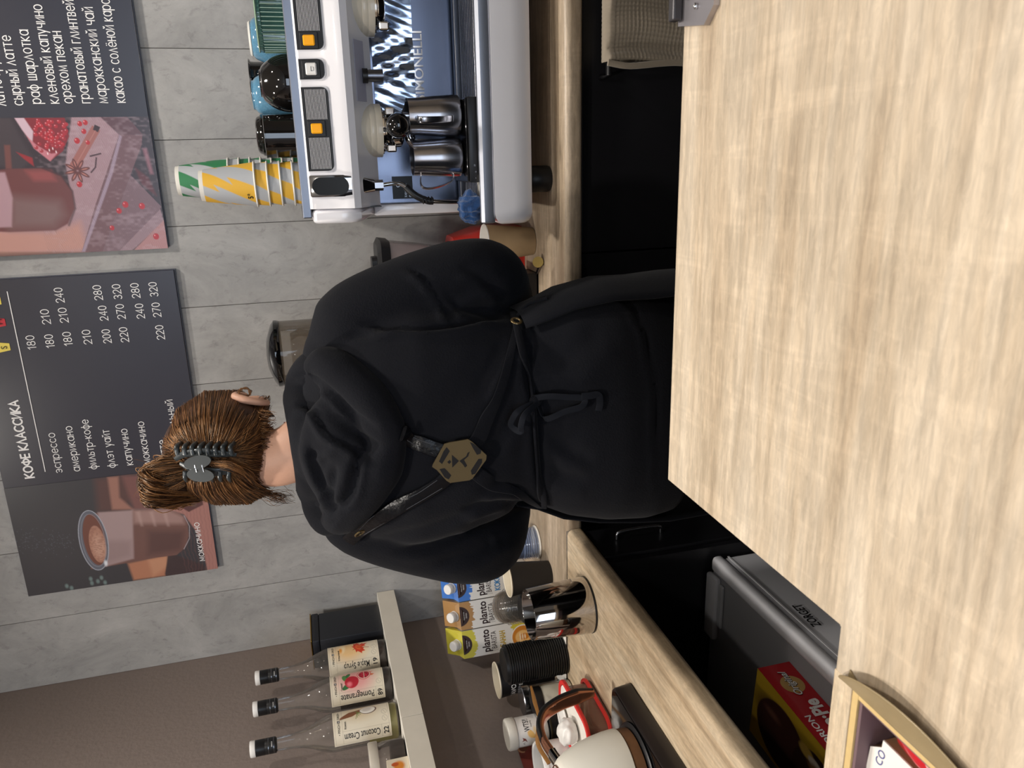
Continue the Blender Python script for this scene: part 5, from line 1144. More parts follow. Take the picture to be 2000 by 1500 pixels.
# kettle and its base
kx, ky = -1.065, 1.035
t = thing('heating_plate', 'thick black heating plate with rounded corners under the white kettle', 'hot plate', (-1.11, 0.98, WZ))
secs = [[(-1.115 + a*s_, 1.005 + b_*s_, WZ + z) for a, b_ in rrect(0.285, 0.325, 0.022, 6)] for z, s_ in ((0, 0.985), (0.003, 1.0), (0.033, 0.985), (0.036, 0.975))]
solid('housing', loft(secs), mat('base_plastic', rgb(38, 33, 32), 0.32, coat=0.2), t, smooth=True, autos=30)
solid('glass_top', prism(rrect(0.27, 0.31, 0.018, 6), Matrix.Translation((-1.115, 1.005, WZ + 0.0362)), 0.0012), BLACKGL, t)
obj_smooth('contact_ring', lathe([(0.080, 0.0), (0.084, 0.002), (0.080, 0.005), (0.060, 0.005)], 48, (kx, ky, WZ + 0.0374)), BLACKPL, t)
kz = WZ + 0.043
t = thing('kettle', 'matt white pour-over kettle with wood band and copper black handle', 'kettle', (kx, ky, kz))
WOODB = mat('zebra_wood', rgb(112, 78, 52), 0.5, var=0.45, scale=45)
obj_smooth('wood_band', lathe([(0.066, 0.0), (0.0755, 0.002), (0.0755, 0.020), (0.074, 0.021)], 64, (kx, ky, kz)), WOODB, t)
obj_smooth('vessel', lathe([(0.074, 0.0212), (0.0775, 0.023), (0.0775, 0.030), (0.0765, 0.045), (0.073, 0.070), (0.067, 0.095), (0.058, 0.120), (0.050, 0.134), (0.044, 0.140), (0.038, 0.142)], 64, (kx, ky, kz)), mat('matt_white_enamel', rgb(228, 224, 212), 0.42, var=0.02), t)
ld = obj_smooth('lid', lathe([(0.037, 0.142), (0.036, 0.147), (0.010, 0.150), (0.008, 0.155), (0.012, 0.163), (0.0005, 0.168)], 40, (kx, ky, kz)), WHITEPL, t)
obj_smooth('lid_ring', lathe([(0.0395, 0.1415), (0.041, 0.143), (0.0395, 0.1445)], 40, (kx, ky, kz), cap=False), mat('copper', rgb(190, 128, 96), 0.25, metal=1), ld)
obj_smooth('spout', tube([(kx - 0.06, ky - 0.05, kz + 0.045), (kx - 0.09, ky - 0.075, kz + 0.05), (kx - 0.10, ky - 0.085, kz + 0.10), (kx - 0.12, ky - 0.10, kz + 0.14), (kx - 0.14, ky - 0.115, kz + 0.142)], [0.011, 0.008, 0.006, 0.005, 0.0045], 14), bpy.data.materials['matt_white_enamel'], t)
COPB = mat('copper_black_handle', rgb(176, 122, 96), 0.22, metal=0.85, var=0.1)
HX = -1.048
hp = [at(1080, 1474, X=HX), at(1063, 1448, X=HX), at(1056, 1420, X=HX), at(1066, 1394, X=HX), at(1095, 1374, X=HX), at(1130, 1361, X=HX), at(1160, 1354, X=HX)]
upn = []
for i in range(len(hp)):
    d = (hp[min(i+1, len(hp)-1)] - hp[max(i-1, 0)]).normalized(); n_ = Vector((1, 0, 0)).cross(d); upn.append(tuple(-n_))
hd = obj_smooth('handle', tube(hp, [0.9, 0.95, 1.0, 1.08, 1.2, 1.25, 0.6], 16, flat=(0.0120, 0.0068), up=upn, n=8), COPB, t)
hp2 = [p + Vector(upn[i])*0.0045 for i, p in enumerate(hp)]
sg = 1 if (hp2[3].z > hp[3].z) else -1
hp2 = [p + Vector(upn[i])*0.0030*sg + Vector((0.0035, 0, 0.001)) for i, p in enumerate(hp)]
obj_smooth('worn_black_coating', tube(hp2[1:], [0.7, 0.95, 1.05, 1.17, 1.22, 0.6], 16, flat=(0.0108, 0.0052), up=upn[1:], n=8), BLACKPL, hd)
nc = hp[0]; dk = (hp[0] - hp[1]).normalized()
obj_smooth('collar', tube([hp[0] + dk*-0.003, hp[0] + dk*0.010, Vector((kx + 0.018, ky + 0.03, kz + 0.128))], 1, 12, flat=(0.0125, 0.0080), up=upn[0], n=3), CHROME, t)

# ------------------------------------------------------------------ behind the barista
BKR = mat('red_plastic', rgb(206, 44, 30), 0.35, coat=0.3)
bl = at(760, 540, Y=1.93); bxr = at(905, 437, Y=1.93).x
bx = at(740, 520, Y=1.93).x
t = thing('blender', 'red based blender with clear jug and black lid behind the right elbow', 'blender', (bx, 1.93, WZ))
def sq(w_, h_, r, z, cx=bx, cy=1.93): return [(cx + a, cy + b_, z) for a, b_ in rrect(w_, h_, r, 5)]
zb = at(880, 500, Y=1.93).z; zt = at(742, 520, Y=1.93).z; 
solid('motor_base', loft([sq(0.175, 0.19, 0.03, WZ), sq(0.175, 0.19, 0.03, WZ + 0.03), sq(0.165, 0.18, 0.03, WZ + 0.10), sq(0.13, 0.14, 0.04, zb)]), BKR, t, smooth=True, autos=40)
solid('control_panel', prism(rrect(0.13, 0.085, 0.012), frame((bx, 1.93 - 0.0945, WZ + 0.072), (1, 0, 0), (0, 0.10, 1)), 0.006), BLACKPL, t)
lettering('lettering', [('OFF', bx + 0.040, WZ + 0.085, 0.008, {})], lambda u, v: (u, 1.93 - 0.1015 + (v - WZ - 0.07)*0.08, v), STEEL, t)
solid('jug_collar', loft([sq(0.105, 0.105, 0.045, zb), sq(0.098, 0.098, 0.045, zb + 0.018)]), BLACKPL, t, smooth=True, autos=40)
solid('jug_foot', loft([sq(0.085, 0.085, 0.03, zb + 0.018), sq(0.090, 0.090, 0.03, zb + 0.05)], cap=False), SMOKE, t, smooth=True, autos=40)
PINKC = clearplastic('rosy_clear_jug', rgb(186, 170, 172), 0.50, 0.1)
solid('jug', loft([sq(0.088, 0.088, 0.02, zb + 0.05), sq(0.100, 0.100, 0.02, zb + 0.08), sq(0.122, 0.122, 0.02, zt - 0.012)], cap=False), PINKC, t, smooth=True, autos=40)
solid('jug_lid', loft([sq(0.128, 0.128, 0.022, zt - 0.022), sq(0.134, 0.134, 0.022, zt), sq(0.110, 0.110, 0.022, zt + 0.008)]), BLACKPL, t, smooth=True, autos=30)
solid('lid_knob', loft([sq(0.050, 0.050, 0.012, zt + 0.008), sq(0.048, 0.048, 0.012, zt + 0.020)]), BLACKPL, t, smooth=True, autos=30)
solid('jug_handle', join(box(bx + 0.058, bx + 0.075, 1.915, 1.945, zt - 0.03, zt - 0.008, 0.004), box(bx + 0.070, bx + 0.085, 1.915, 1.945, zb + 0.09, zt - 0.008, 0.005)), BLACKPL, t) if False else None
# coffee grinder with bean hopper
gx = (at(560, 625, Y=1.90).x + at(560, 752, Y=1.90).x)/2; gR = w_of(628, 750, 600, 1.90)
gt = at(520, 690, Y=1.90).z; gl = at(545, 690, Y=1.90).z
t = thing('coffee_grinder', 'coffee grinder with smoky bean hopper and black lid behind the barista', 'grinder', (gx, 1.90, WZ))
solid('body', loft([[(gx + a, 1.90 + b_, z) for a, b_ in rrect(w_, w_*1.2, 0.03, 5)] for w_, z in ((0.16, WZ), (0.16, WZ + 0.08), (0.13, WZ + 0.16), (0.12, gl - 0.19))]), BLACKPL, t, smooth=True, autos=40)
obj_smooth('hopper', lathe([(0.030, gl - 0.19), (0.040, gl - 0.175), (gR*0.98, gl - 0.095), (gR, gl - 0.085), (gR, gl)], 48, (gx, 1.90, 0), cap=False), SMOKE, t)
obj_smooth('coffee_beans', lathe([(0.028, gl - 0.185), (0.038, gl - 0.172), (gR*0.86, gl - 0.105), (gR*0.3, gl - 0.075), (0.0005, gl - 0.07)], 40, (gx, 1.90, 0), cap=False), mat('roasted_beans', rgb(86, 52, 34), 0.5, var=0.6, scale=150, bump=1.0), t)
obj_smooth('inner_hopper', lathe([(gR*0.55, gl - 0.12), (gR*0.72, gl - 0.05), (gR*0.60, gl - 0.03)], 40, (gx, 1.90, 0), cap=False), clearplastic('amber_inner', rgb(120, 86, 60), 0.35, 0.1), t)
obj_smooth('hopper_lid', lathe([(gR + 0.001, gl - 0.006), (gR + 0.003, gl), (gR + 0.003, gl + 0.006), (gR*0.9, gl + 0.014), (gR*0.5, gl + 0.026), (0.0005, gl + 0.030)], 48, (gx, 1.90, 0), cap=False), BLACKGL, t)
solid('grinder_fork', box(gx - 0.03, gx + 0.03, 1.78, 1.83, WZ + 0.10, WZ + 0.13, 0.004), STEEL, t)
# dark tamping box and kraft cup in front of the blender
kb = at(1048, 472, Z=WZ)
kc = plain_cup('kraft brown paper cup with white rim beside the coffee machine', kb.x - 0.002, kb.y + 0.034, WZ, 0.0440, 0.0320, 0.118, mat('kraft_paper', rgb(172, 146, 110), 0.7, var=0.06, scale=60), mat('cup_white_lining', rgb(238, 235, 228), 0.45))
kx0, kx1, ky0, ky1 = -0.430, -0.262, 1.722, 1.802
tbx = thing('knock_box', 'black square knock box beside the kraft cup under the right elbow', 'box', (-0.35, 1.76, WZ))
solid('box_wall', join(box(kx0, kx1, ky0, ky0 + 0.006, WZ, WZ + 0.055, 0.001, 1), box(kx0, kx1, ky1 - 0.006, ky1, WZ, WZ + 0.055, 0.001, 1), box(kx0, kx0 + 0.006, ky0 + 0.006, ky1 - 0.006, WZ, WZ + 0.055, 0.001, 1), box(kx1 - 0.006, kx1, ky0 + 0.006, ky1 - 0.006, WZ, WZ + 0.055, 0.001, 1), box(kx0, kx1, ky0, ky1, WZ, WZ + 0.004)), BLACKPL, tbx)
obj_smooth('knock_bar', cyl((kx0 + 0.006, 1.762, WZ + 0.045), (kx1 - 0.006, 1.762, WZ + 0.045), 0.008), BLACKPL, tbx)
ta = at(1051, 512, Z=WZ + 0.012)
tp = thing('brass_token_spoon', 'small brass disc on a dark twin handle lying on the back worktop', 'spoon', ta)
axd = Vector((0.25, -0.8, 0.45)).normalized()
obj_smooth('brass_disc', cyl(ta - axd*0.002, ta + axd*0.002, 0.0125, seg=32), mat('aged_brass', rgb(150, 128, 70), 0.4, metal=0.6), tp)
for s_ in (-0.003, 0.003): obj_smooth('handle', tube([ta + Vector((s_ - 0.008, 0.004, -0.004)), ta + Vector((s_ - 0.034, 0.046, -0.009))], 0.0018, 8), DARKSTEEL, tp)

# ------------------------------------------------------------------ the barista
from mathutils.bvhtree import BVHTree
SKIN = mat('skin', rgb(214, 166, 140), 0.5, var=0.04, bump=0.1, scale=200)
FLEECE = mat('black_fleece', rgb(20, 21, 26), 0.9, spec=0.15, sheen=0.03, var=0.10, bump=0.35, scale=350)
COTTON = mat('black_apron_cotton', rgb(19, 20, 25), 0.9, spec=0.15, sheen=0.03, var=0.08, bump=0.3, scale=400)
LEATHER = mat('black_leather', rgb(12, 13, 17), 0.3, coat=0.0, spec=0.35, bump=0.9, scale=70)
ps_ = thing('person', 'barista seen from behind in black hooded sweatshirt and strapped apron, auburn hair clipped up', 'person', (-0.44, 1.20, 0))
SY = 1.22
def mid(p, q, t=0.5): return p*(1 - t) + q*t
shR, shL = at(690, 640, Y=1.27), at(700, 1000, Y=1.27)
elR, elL = at(945, 548, Y=1.285), at(950, 1052, Y=1.285)
haR, haL = Vector((-0.33, 1.60, 0.985)), Vector((-0.64, 1.60, 0.985))
neckb = at(590, 850, Y=1.29); pel = at(1180, 780, Y=1.20); waist = at(1020, 795, Y=1.20); chest = at(800, 815, Y=1.24)
HC = at(452, 872, Y=1.335)                      # centre of the skull
hf = Vector((0.12, 0.86, -0.42)).normalized(); hr_ = hf.cross(Vector((0.10, 0, 1))).normalized(); hu = hr_.cross(hf).normalized()
hipz = pel.z - 0.02
def skin_body():
    V, E, R = [], [], []
    def add(p, r, par=None):
        V.append(tuple(p)); R.append(r if isinstance(r, tuple) else (r, r)); i = len(V) - 1
        if par is not None: E.append((par, i))
        return i
    p0 = add((pel.x, 1.20, hipz), (0.145, 0.105))
    sp = add(waist, (0.115, 0.09), p0); ch = add(chest, (0.13, 0.10), sp); nb = add(mid(neckb, chest, 0.25), (0.075, 0.065), ch)
    n1_ = add(HC - hu*0.100 - hf*0.018, 0.052, nb); n2 = add(HC - hu*0.055 - hf*0.008, 0.056, n1_)
    h1 = add(HC - hu*0.01, (0.074, 0.086), n2); h2 = add(HC + hu*0.045, (0.070, 0.082), h1); add(HC + hu*0.085, (0.045, 0.05), h2)
    for sh, el, ha, s in ((shR, elR, haR, 1), (shL, elL, haL, -1)):
        a = add(mid(sh, chest, 0.28), 0.060, ch); b = add(sh, 0.050, a); b2 = add(mid(sh, el), 0.042, b); c = add(el, 0.038, b2)
        d = (ha - el).normalized(); c2_ = add(mid(el, ha, 0.5), 0.034, c); e = add(ha, (0.027, 0.022), c2_)
        f = add(ha + d*0.045, (0.036, 0.017), e); side = Vector((1, 0, 0))
        for k, L in enumerate((0.062, 0.070, 0.064, 0.050)):
            o = ha + d*0.082 + side*(0.030 - 0.020*k)*s
            q = add(o, 0.0088, f); q = add(o + d*L*0.45 + Vector((0, 0, -0.010)), 0.0080, q); q = add(o + d*L*0.75 + Vector((0, 0, -0.030)), 0.0074, q); add(o + d*L*0.85 + Vector((0, 0, -0.050)), 0.0066, q)
        o = ha + d*0.020 - side*0.026*s
        q = add(o, 0.011, f); q = add(o + d*0.035 - side*0.022*s + Vector((0, 0, -0.008)), 0.0095, q); add(o + d*0.062 - side*0.020*s + Vector((0, 0, -0.026)), 0.008, q)
    for s in (-1, 1):
        h = add((pel.x + s*0.085, 1.20, hipz - 0.08), 0.090, p0); k_ = add((pel.x + s*0.09, 1.215, 0.46), 0.055, h)
        c = add((pel.x + s*0.095, 1.19, 0.30), 0.050, k_); a = add((pel.x + s*0.10, 1.18, 0.085), 0.034, c); add((pel.x + s*0.105, 1.30, 0.035), (0.038, 0.026), a)
    me = bpy.data.meshes.new('body'); me.from_pydata([tuple(Vector(v) - ps_.location) for v in V], E, []); o = bpy.data.objects.new('body', me); C.objects.link(o); o.parent = ps_
    o.modifiers.new('skin', 'SKIN'); o.modifiers.new('sub', 'SUBSURF').levels = 2
    for i, r in enumerate(R): me.skin_vertices[0].data[i].radius = r
    me.skin_vertices[0].data[0].use_root = True
    evaluated(o); o.data.polygons.foreach_set('use_smooth', [True]*len(o.data.polygons))
    if not o.data.materials: o.data.materials.append(SKIN)
    else: o.data.materials[0] = SKIN
    # face: brow, nose, lips and chin pushed out of the front of the head
    W = np.array([v.co[:] for v in o.data.vertices]) + np.array(ps_.location)
    A = np.array; loc = (W - A(HC)) @ A([hr_[:], hf[:], hu[:]]).T
    def bump(cx, cz, sx, sz, amt):
        g = np.exp(-((loc[:, 0] - cx)/sx)**2 - ((loc[:, 2] - cz)/sz)**2)*(loc[:, 1] > 0.02)*(np.linalg.norm(loc, axis=1) < 0.16); W[:] += g[:, None]*A(hf)*amt
    bump(0, -0.022, 0.010, 0.020, 0.024); bump(0, -0.034, 0.013, 0.009, 0.008); bump(0, -0.056, 0.022, 0.006, 0.007); bump(0, -0.066, 0.018, 0.005, 0.007); bump(0, -0.088, 0.022, 0.014, 0.012)
    bump(0.030, -0.002, 0.014, 0.010, -0.006); bump(-0.030, -0.002, 0.014, 0.010, -0.006); bump(0, 0.018, 0.05, 0.008, 0.004)
    for v, w_ in zip(o.data.vertices, W - A(ps_.location)): v.co = w_
    return o
body_o = skin_body()
for s in (-1, 1):
    ec = HC + hr_*0.030*s + hf*0.073 + hu*-0.002
    V, F = lathe([(0.0001, -0.011)] + [(0.011*math.sin(t), -0.011*math.cos(t)) for t in np.linspace(0.2, PI - 0.2, 8)] + [(0.0001, 0.011)], 16, ec)
    obj_smooth('eye', (V, F), mat('eye_white', rgb(236, 232, 226), 0.2) if s < 0 else bpy.data.materials['eye_white'], ps_)
    obj_smooth('eyebrow', tube([HC + hr_*(0.030 + t)*s + hf*(0.083 - abs(t)*0.3) + hu*(0.018 - t*t*12) for t in (-0.016, 0, 0.016)], 0.0022, 6), mat('brow_brown', rgb(70, 42, 26), 0.7) if s < 0 else bpy.data.materials['brow_brown'], ps_)
obj_smooth('lips', tube([HC + hr_*t + hf*(0.088 - abs(t)*0.5) + hu*(-0.061) for t in (-0.022, -0.01, 0, 0.01, 0.022)], [0.001, 0.004, 0.0045, 0.004, 0.001], 8), mat('lip_rose', rgb(190, 110, 100), 0.45), ps_)

def blob(name, parts, voxel, m_, smooth_it=6, crease=(), fac=0.6):
    """union of tapered tubes and ellipsoids, remeshed into one continuous surface, then creased"""
    V, F = join(*parts); o = mesh(name, V, F, m_, ps_)
    r = o.modifiers.new('r', 'REMESH'); r.mode = 'VOXEL'; r.voxel_size = voxel; r.use_smooth_shade = True
    s_ = o.modifiers.new('s', 'SMOOTH'); s_.factor = fac; s_.iterations = smooth_it
    evaluated(o); me = o.data
    n = len(me.vertices); co = np.empty(n*3); me.vertices.foreach_get('co', co); co = co.reshape(-1, 3) + np.array(ps_.location)
    nr = np.empty(n*3); me.vertices.foreach_get('normal', nr); nr = nr.reshape(-1, 3)
    # pixel coordinates of every vertex let creases be drawn where the photo shows them
    R_ = np.array([RIGHT[:], DOWN[:], FWD[:]]); c = (co - np.array([0, 0, CAMZ])) @ R_.T
    px = 1000 + 1500*c[:, 1]/c[:, 2]; py = 750 - 1500*c[:, 0]/c[:, 2]
    back = np.clip((-nr[:, 1]*1.6 + 0.35), 0, 1)
    for pts, wd, amt in crease:
        P = catmull([(a, b_, 0) for a, b_ in pts], 6); d = np.full(n, 1e9); side = np.zeros(n); tt = np.zeros(n); m_n = len(P) - 1
        for i, (a, b_) in enumerate(zip(P[:-1], P[1:])):
            ex, ey = b_[0] - a[0], b_[1] - a[1]; L2 = ex*ex + ey*ey + 1e-9
            t_ = np.clip(((px - a[0])*ex + (py - a[1])*ey)/L2, 0, 1); dx, dy = px - a[0] - t_*ex, py - a[1] - t_*ey; dd = np.hypot(dx, dy)
            k = dd < d; d[k] = dd[k]; side[k] = np.sign(ex*dy - ey*dx)[k]; tt[k] = ((i + t_)/m_n)[k]
        ends = np.clip(np.minimum(tt, 1 - tt)*6, 0, 1)
        g = -np.exp(-(d/wd)**2) + 0.75*np.exp(-((d*side - wd*1.7)/(wd*1.4))**2)      # groove with a ridge beside it
        co += nr*(g*amt*back*ends)[:, None]
    me.vertices.foreach_set('co', (co - np.array(ps_.location)).ravel()); me.update()
    me.polygons.foreach_set('use_smooth', [True]*len(me.polygons))
    me.materials.clear(); me.materials.append(m_)
    return o
def ell(c, rx, ry, rz, u=12, v=20, R=None):
    V, F = lathe([(0.001, -1)] + [(math.sin(t), -math.cos(t)) for t in np.linspace(0.15, PI - 0.15, u)] + [(0.001, 1)], v)
    M = Matrix.Translation(c) @ (R.to_4x4() if R is not None else Matrix.Identity(4)) @ Matrix.Diagonal((rx, ry, rz, 1)); return xf((V, F), M)
# torso sections: (photo column, left edge row, right edge row, distance, half depth)
TS = [(1290, 985, 566, 1.20, .130), (1235, 1000, 556, 1.20, .140), (1165, 1003, 556, 1.20, .142), (1095, 996, 574, 1.20, .130), (1045, 978, 600, 1.205, .118), (1008, 972, 616, 1.21, .112),
      (960, 1000, 612, 1.215, .125), (880, 1035, 596, 1.225, .135), (800, 1048, 590, 1.235, .135), (730, 1045, 600, 1.25, .125), (670, 1022, 625, 1.262, .105), (625, 975, 670, 1.272, .085), (590, 930, 720, 1.282, .065)]
def sec(px, yl, yr, Y, hd, grow=0.0, n=36, a0=0, a1=2*PI):
    a, b = at(px, yl, Y=Y), at(px, yr, Y=Y); c = (a + b)/2; hw = (b - a).length/2*0.985 + grow; ax = (b - a).normalized(); o = []
    for k in range(n):
        t = a0 + (a1 - a0)*k/(n if abs(a1 - a0) > 6.2 else n - 1); cx_, sy_ = math.cos(t), math.sin(t)
        o.append(tuple(c + ax*hw*math.copysign(abs(cx_)**0.85, cx_) + Vector((0, 1, 0))*(hd + grow)*math.copysign(abs(sy_)**0.85, sy_)))
    return o
torso = loft([sec(*s) for s in TS])
def arm(sh, el, ha, s):
    d1 = (el - sh).normalized(); mid1 = mid(sh, el, 0.5) + Vector((0.018*s, -0.012, 0))
    P = [mid(sh, chest, 0.35), sh, mid1, el + Vector((0.006*s, -0.010, 0.006)), mid(el, ha, 0.35) + Vector((0, 0, -0.006)), mid(el, ha, 0.7), mid(el, ha, 0.93)]
    return tube(P, [0.060, 0.072, 0.071, 0.068, 0.058, 0.050, 0.042], 20, n=6)
CR = [
 ([(700, 632), (760, 640), (850, 640), (930, 628), (1000, 615)], 7, 0.012), ([(680, 660), (720, 655), (790, 640)], 5, 0.006),
 ([(790, 520), (830, 545), (865, 600), (890, 640)], 5, 0.007), ([(880, 590), (930, 560), (985, 560)], 10, 0.006), ([(860, 560), (900, 600), (960, 615)], 9, 0.006),
 ([(900, 520), (940, 540), (985, 585)], 10, 0.005), ([(740, 870), (830, 860), (900, 780), (960, 690)], 26, 0.004), ([(930, 780), (960, 720), (990, 660)], 12, 0.006),
 ([(960, 890), (990, 840), (1015, 780)], 12, 0.006), ([(935, 960), (980, 950), (1030, 960)], 9, 0.007), ([(900, 1000), (960, 985), (1040, 985)], 8, 0.008),
 ([(760, 1075), (860, 1060), (960, 1010), (1030, 985)], 9, 0.007), ([(720, 1060), (830, 1035), (930, 1000)], 12, 0.006), ([(850, 1105), (930, 1080), (1010, 1040)], 10, 0.006), ([(930, 1110), (960, 1065), (950, 1050)], 5, 0.003),
 ([(1040, 640), (1030, 720), (1045, 800), (1050, 900), (1060, 980)], 8, 0.010), ([(1065, 840), (1110, 880), (1160, 900)], 12, 0.005), ([(1060, 900), (1100, 930), (1150, 935)], 14, 0.004), ([(1060, 700), (1120, 690), (1180, 640)], 22, 0.004),
 ([(1195, 572), (1240, 612), (1270, 700), (1281, 820), (1284, 985)], 4, 0.004), ([(655, 1000), (700, 985), (760, 975), (840, 960)], 12, 0.005), ([(620, 700), (660, 735), (730, 790), (790, 845)], 8, 0.007)]
hoodie = blob('hooded_sweatshirt', [torso, arm(shR, elR, haR, 1), arm(shL, elL, haL, -1), ell(mid(shR, neckb, 0.4), 0.09, 0.06, 0.05), ell(mid(shL, neckb, 0.4), 0.09, 0.06, 0.05)], 0.0075, FLEECE, 7, CR)
me = hoodie.data
def bvh_of(*obs):
    V, F = [], []
    for o in obs:
        n = len(V); off = origin_of(o); V += [v.co + off for v in o.data.vertices]; F += [[i + n for i in p.vertices] for p in o.data.polygons]
    return BVHTree.FromPolygons(V, F)
# bunched hood: rolls of cloth round the back of the neck
def on(tree, x, y, lift=0.0, Y=1.15):
    d = (RIGHT*(750 - y) + DOWN*(x - 1000) + FWD*1500).normalized(); h = tree.ray_cast(Vector((0, 0, CAMZ)), d)
    if h[0] is None: return at(x, y, Y=Y), Vector((0, -1, 0))
    n = h[1]; 
    if n.dot(d) > 0: n = -n
    return h[0] + n*lift, n
T0 = bvh_of(hoodie)
def roll(pts, r, lift=0.5):
    P = []
    for i, (x, y) in enumerate(pts):
        rr_ = r[i] if isinstance(r, (list, tuple)) else r
        p, n = on(T0, x, y, rr_*lift, Y=1.20); 
        P.append(p)
    return tube(P, r, 16, n=6)
hood_parts = [
 roll([(622, 735), (640, 725), (668, 745), (720, 790), (762, 838), (770, 862)], [0.024, 0.032, 0.036, 0.034, 0.028, 0.016], 0.35),
 roll([(770, 850), (752, 905), (715, 955), (680, 1000), (655, 1012)], [0.022, 0.034, 0.036, 0.034, 0.022], 0.30),
 roll([(640, 820), (672, 850), (700, 895), (690, 945), (660, 985)], [0.030, 0.036, 0.036, 0.034, 0.026], 0.45)]
cl_, cr_ = at(592, 962, Y=1.275), at(560, 762, Y=1.285)
bk_ = at(578, 868, Y=1.215)
collar = [at(585, 772, Y=1.30), at(600, 812, Y=1.235), at(612, 868, Y=1.21), at(618, 925, Y=1.235), at(612, 955, Y=1.30)]
hood_parts += [tube(collar, [0.030, 0.035, 0.037, 0.036, 0.031], 18, n=6),
               tube([at(585, 758, Y=1.33), at(592, 745, Y=1.29), at(615, 722, Y=1.27), at(650, 720, Y=1.24)], [0.022, 0.030, 0.034, 0.030], 16),
               tube([at(610, 955, Y=1.33), at(622, 985, Y=1.29), at(642, 1012, Y=1.25), at(668, 1008, Y=1.22)], [0.022, 0.030, 0.032, 0.026], 16),
               ell(at(680, 880, Y=1.165), 0.105, 0.040, 0.075)]
HCR = [([(575, 790), (610, 800), (640, 845), (690, 875), (720, 900)], 6, 0.009), ([(560, 745), (600, 735), (650, 770), (690, 810), (745, 845)], 6, 0.009), ([(600, 860), (620, 920), (640, 960), (655, 1010)], 7, 0.008),
       ([(620, 1010), (660, 990), (690, 960), (700, 900), (690, 870)], 6, 0.008), ([(655, 905), (650, 950), (640, 985)], 6, 0.006), ([(720, 860), (690, 930), (665, 1005)], 9, 0.005), ([(600, 900), (625, 880), (650, 870)], 6, 0.005), ([(640, 1030), (670, 1000), (700, 980)], 4, 0.004)]
hood = blob('hood', hood_parts, 0.0065, FLEECE, 5, HCR)
T1 = bvh_of(hoodie, hood)
# trousers and shoes
def ring3(c, rx, ry, n=24): return [(c[0] + rx*math.cos(2*PI*k/n), c[1] + ry*math.sin(2*PI*k/n), c[2]) for k in range(n)]
hz = at(1290, 780, Y=1.20).z
for s in (-1, 1):
    px_ = pel.x
    solid('trouser_leg', loft([ring3((px_ + s*0.070, 1.205, hz + 0.02), 0.118, 0.120), ring3((px_ + s*0.085, 1.205, hz - 0.10), 0.108, 0.118), ring3((px_ + s*0.092, 1.215, 0.46), 0.078, 0.085), ring3((px_ + s*0.095, 1.20, 0.28), 0.070, 0.078), ring3((px_ + s*0.100, 1.19, 0.075), 0.062, 0.068)]), mat('charcoal_trousers', rgb(30, 30, 33), 0.85) if s < 0 else bpy.data.materials['charcoal_trousers'], ps_, smooth=True, autos=60)
    sh_ = [[(px_ + s*0.103 + a*w_, 1.235 + yy, z0_ + b_*h_) for a, b_ in [(math.cos(t), math.sin(t)) for t in np.linspace(0, 2*PI, 17)[:-1]]] for yy, w_, h_, z0_ in ((-0.105, 0.028, 0.03, 0.036), (-0.08, 0.038, 0.045, 0.048), (-0.02, 0.040, 0.048, 0.050), (0.06, 0.044, 0.032, 0.034), (0.12, 0.040, 0.024, 0.026), (0.15, 0.02, 0.014, 0.018))]
    obj_smooth('shoe', loft(sh_), BLACKPL, ps_)
# apron skirt round the front and the right side
AS = []
for (px_c, yl, yr, Y, hd) in [(1006, 972, 614, 1.21, .112), (1045, 978, 598, 1.205, .120), (1095, 996, 572, 1.20, .132), (1165, 1003, 553, 1.20, .146), (1235, 1003, 549, 1.20, .148), (1300, 1000, 540, 1.20, .150)]:
    AS.append(sec(px_c, yl, yr, Y, hd, grow=0.010, n=40, a0=-0.50 + 0.0, a1=PI + 0.10))
lastz = [np.array(p) for p in AS[-1]]; AS.append([tuple(p + np.array([0, 0.01, -0.22])) for p in lastz]); AS.append([tuple(p + np.array([0, 0.015, -0.42])) for p in lastz])
V, F = loft(AS, cap=False, closed=False); ask = mesh('apron_skirt', V, F, COTTON, ps_, smooth=True)
ask.modifiers.new('t', 'SOLIDIFY').thickness = 0.003; evaluated(ask)
ask.data.materials.clear(); ask.data.materials.append(COTTON)
T2 = bvh_of(hoodie, hood, ask)
def strap(name, pts, wd, th_, m_, lift=0.004, par=None, tree=None, n=6, wds=None):
    P, U = [], []
    for x, y in pts: p, nn_ = on(tree or T1, x, y, lift); P.append(p); U.append(tuple(nn_))
    return obj_smooth(name, tube(P, wds or 1, 12, flat=(wd, th_), up=U, n=n), m_, par or ps_)
ls = strap('left_leather_strap', [(682, 1052), (704, 1032), (740, 1010), (780, 988), (820, 965), (858, 940), (874, 925)], 0.0125, 0.0030, LEATHER, 0.006)
rs = strap('right_leather_strap', [(782, 846), (800, 856), (825, 866), (850, 876), (872, 880)], 0.0125, 0.0030, LEATHER, 0.006)
STI = mat('grey_stitching', rgb(70, 72, 78), 0.6)
for par_, pts, off in ((ls, [(704, 1032), (740, 1010), (780, 988), (820, 965), (858, 940)], 9), (rs, [(790, 850), (825, 866), (850, 876)], 8)):
    for sg_ in (-1, 1):
        q = []
        for i in range(len(pts)):
            a = np.array(pts[max(i-1, 0)]); b = np.array(pts[min(i+1, len(pts)-1)]); d = (b - a)/np.linalg.norm(b - a); q.append((pts[i][0] - d[1]*off*sg_, pts[i][1] + d[0]*off*sg_))
        P = [on(T1, x, y, 0.0088)[0] for x, y in q]; obj_smooth('stitch_line', tube(P, 0.0005, 6), STI, par_)
p, n_ = on(T1, 697, 1031, 0.010); M = Matrix.Translation(p) @ n_.to_track_quat('Z', 'Y').to_matrix().to_4x4()
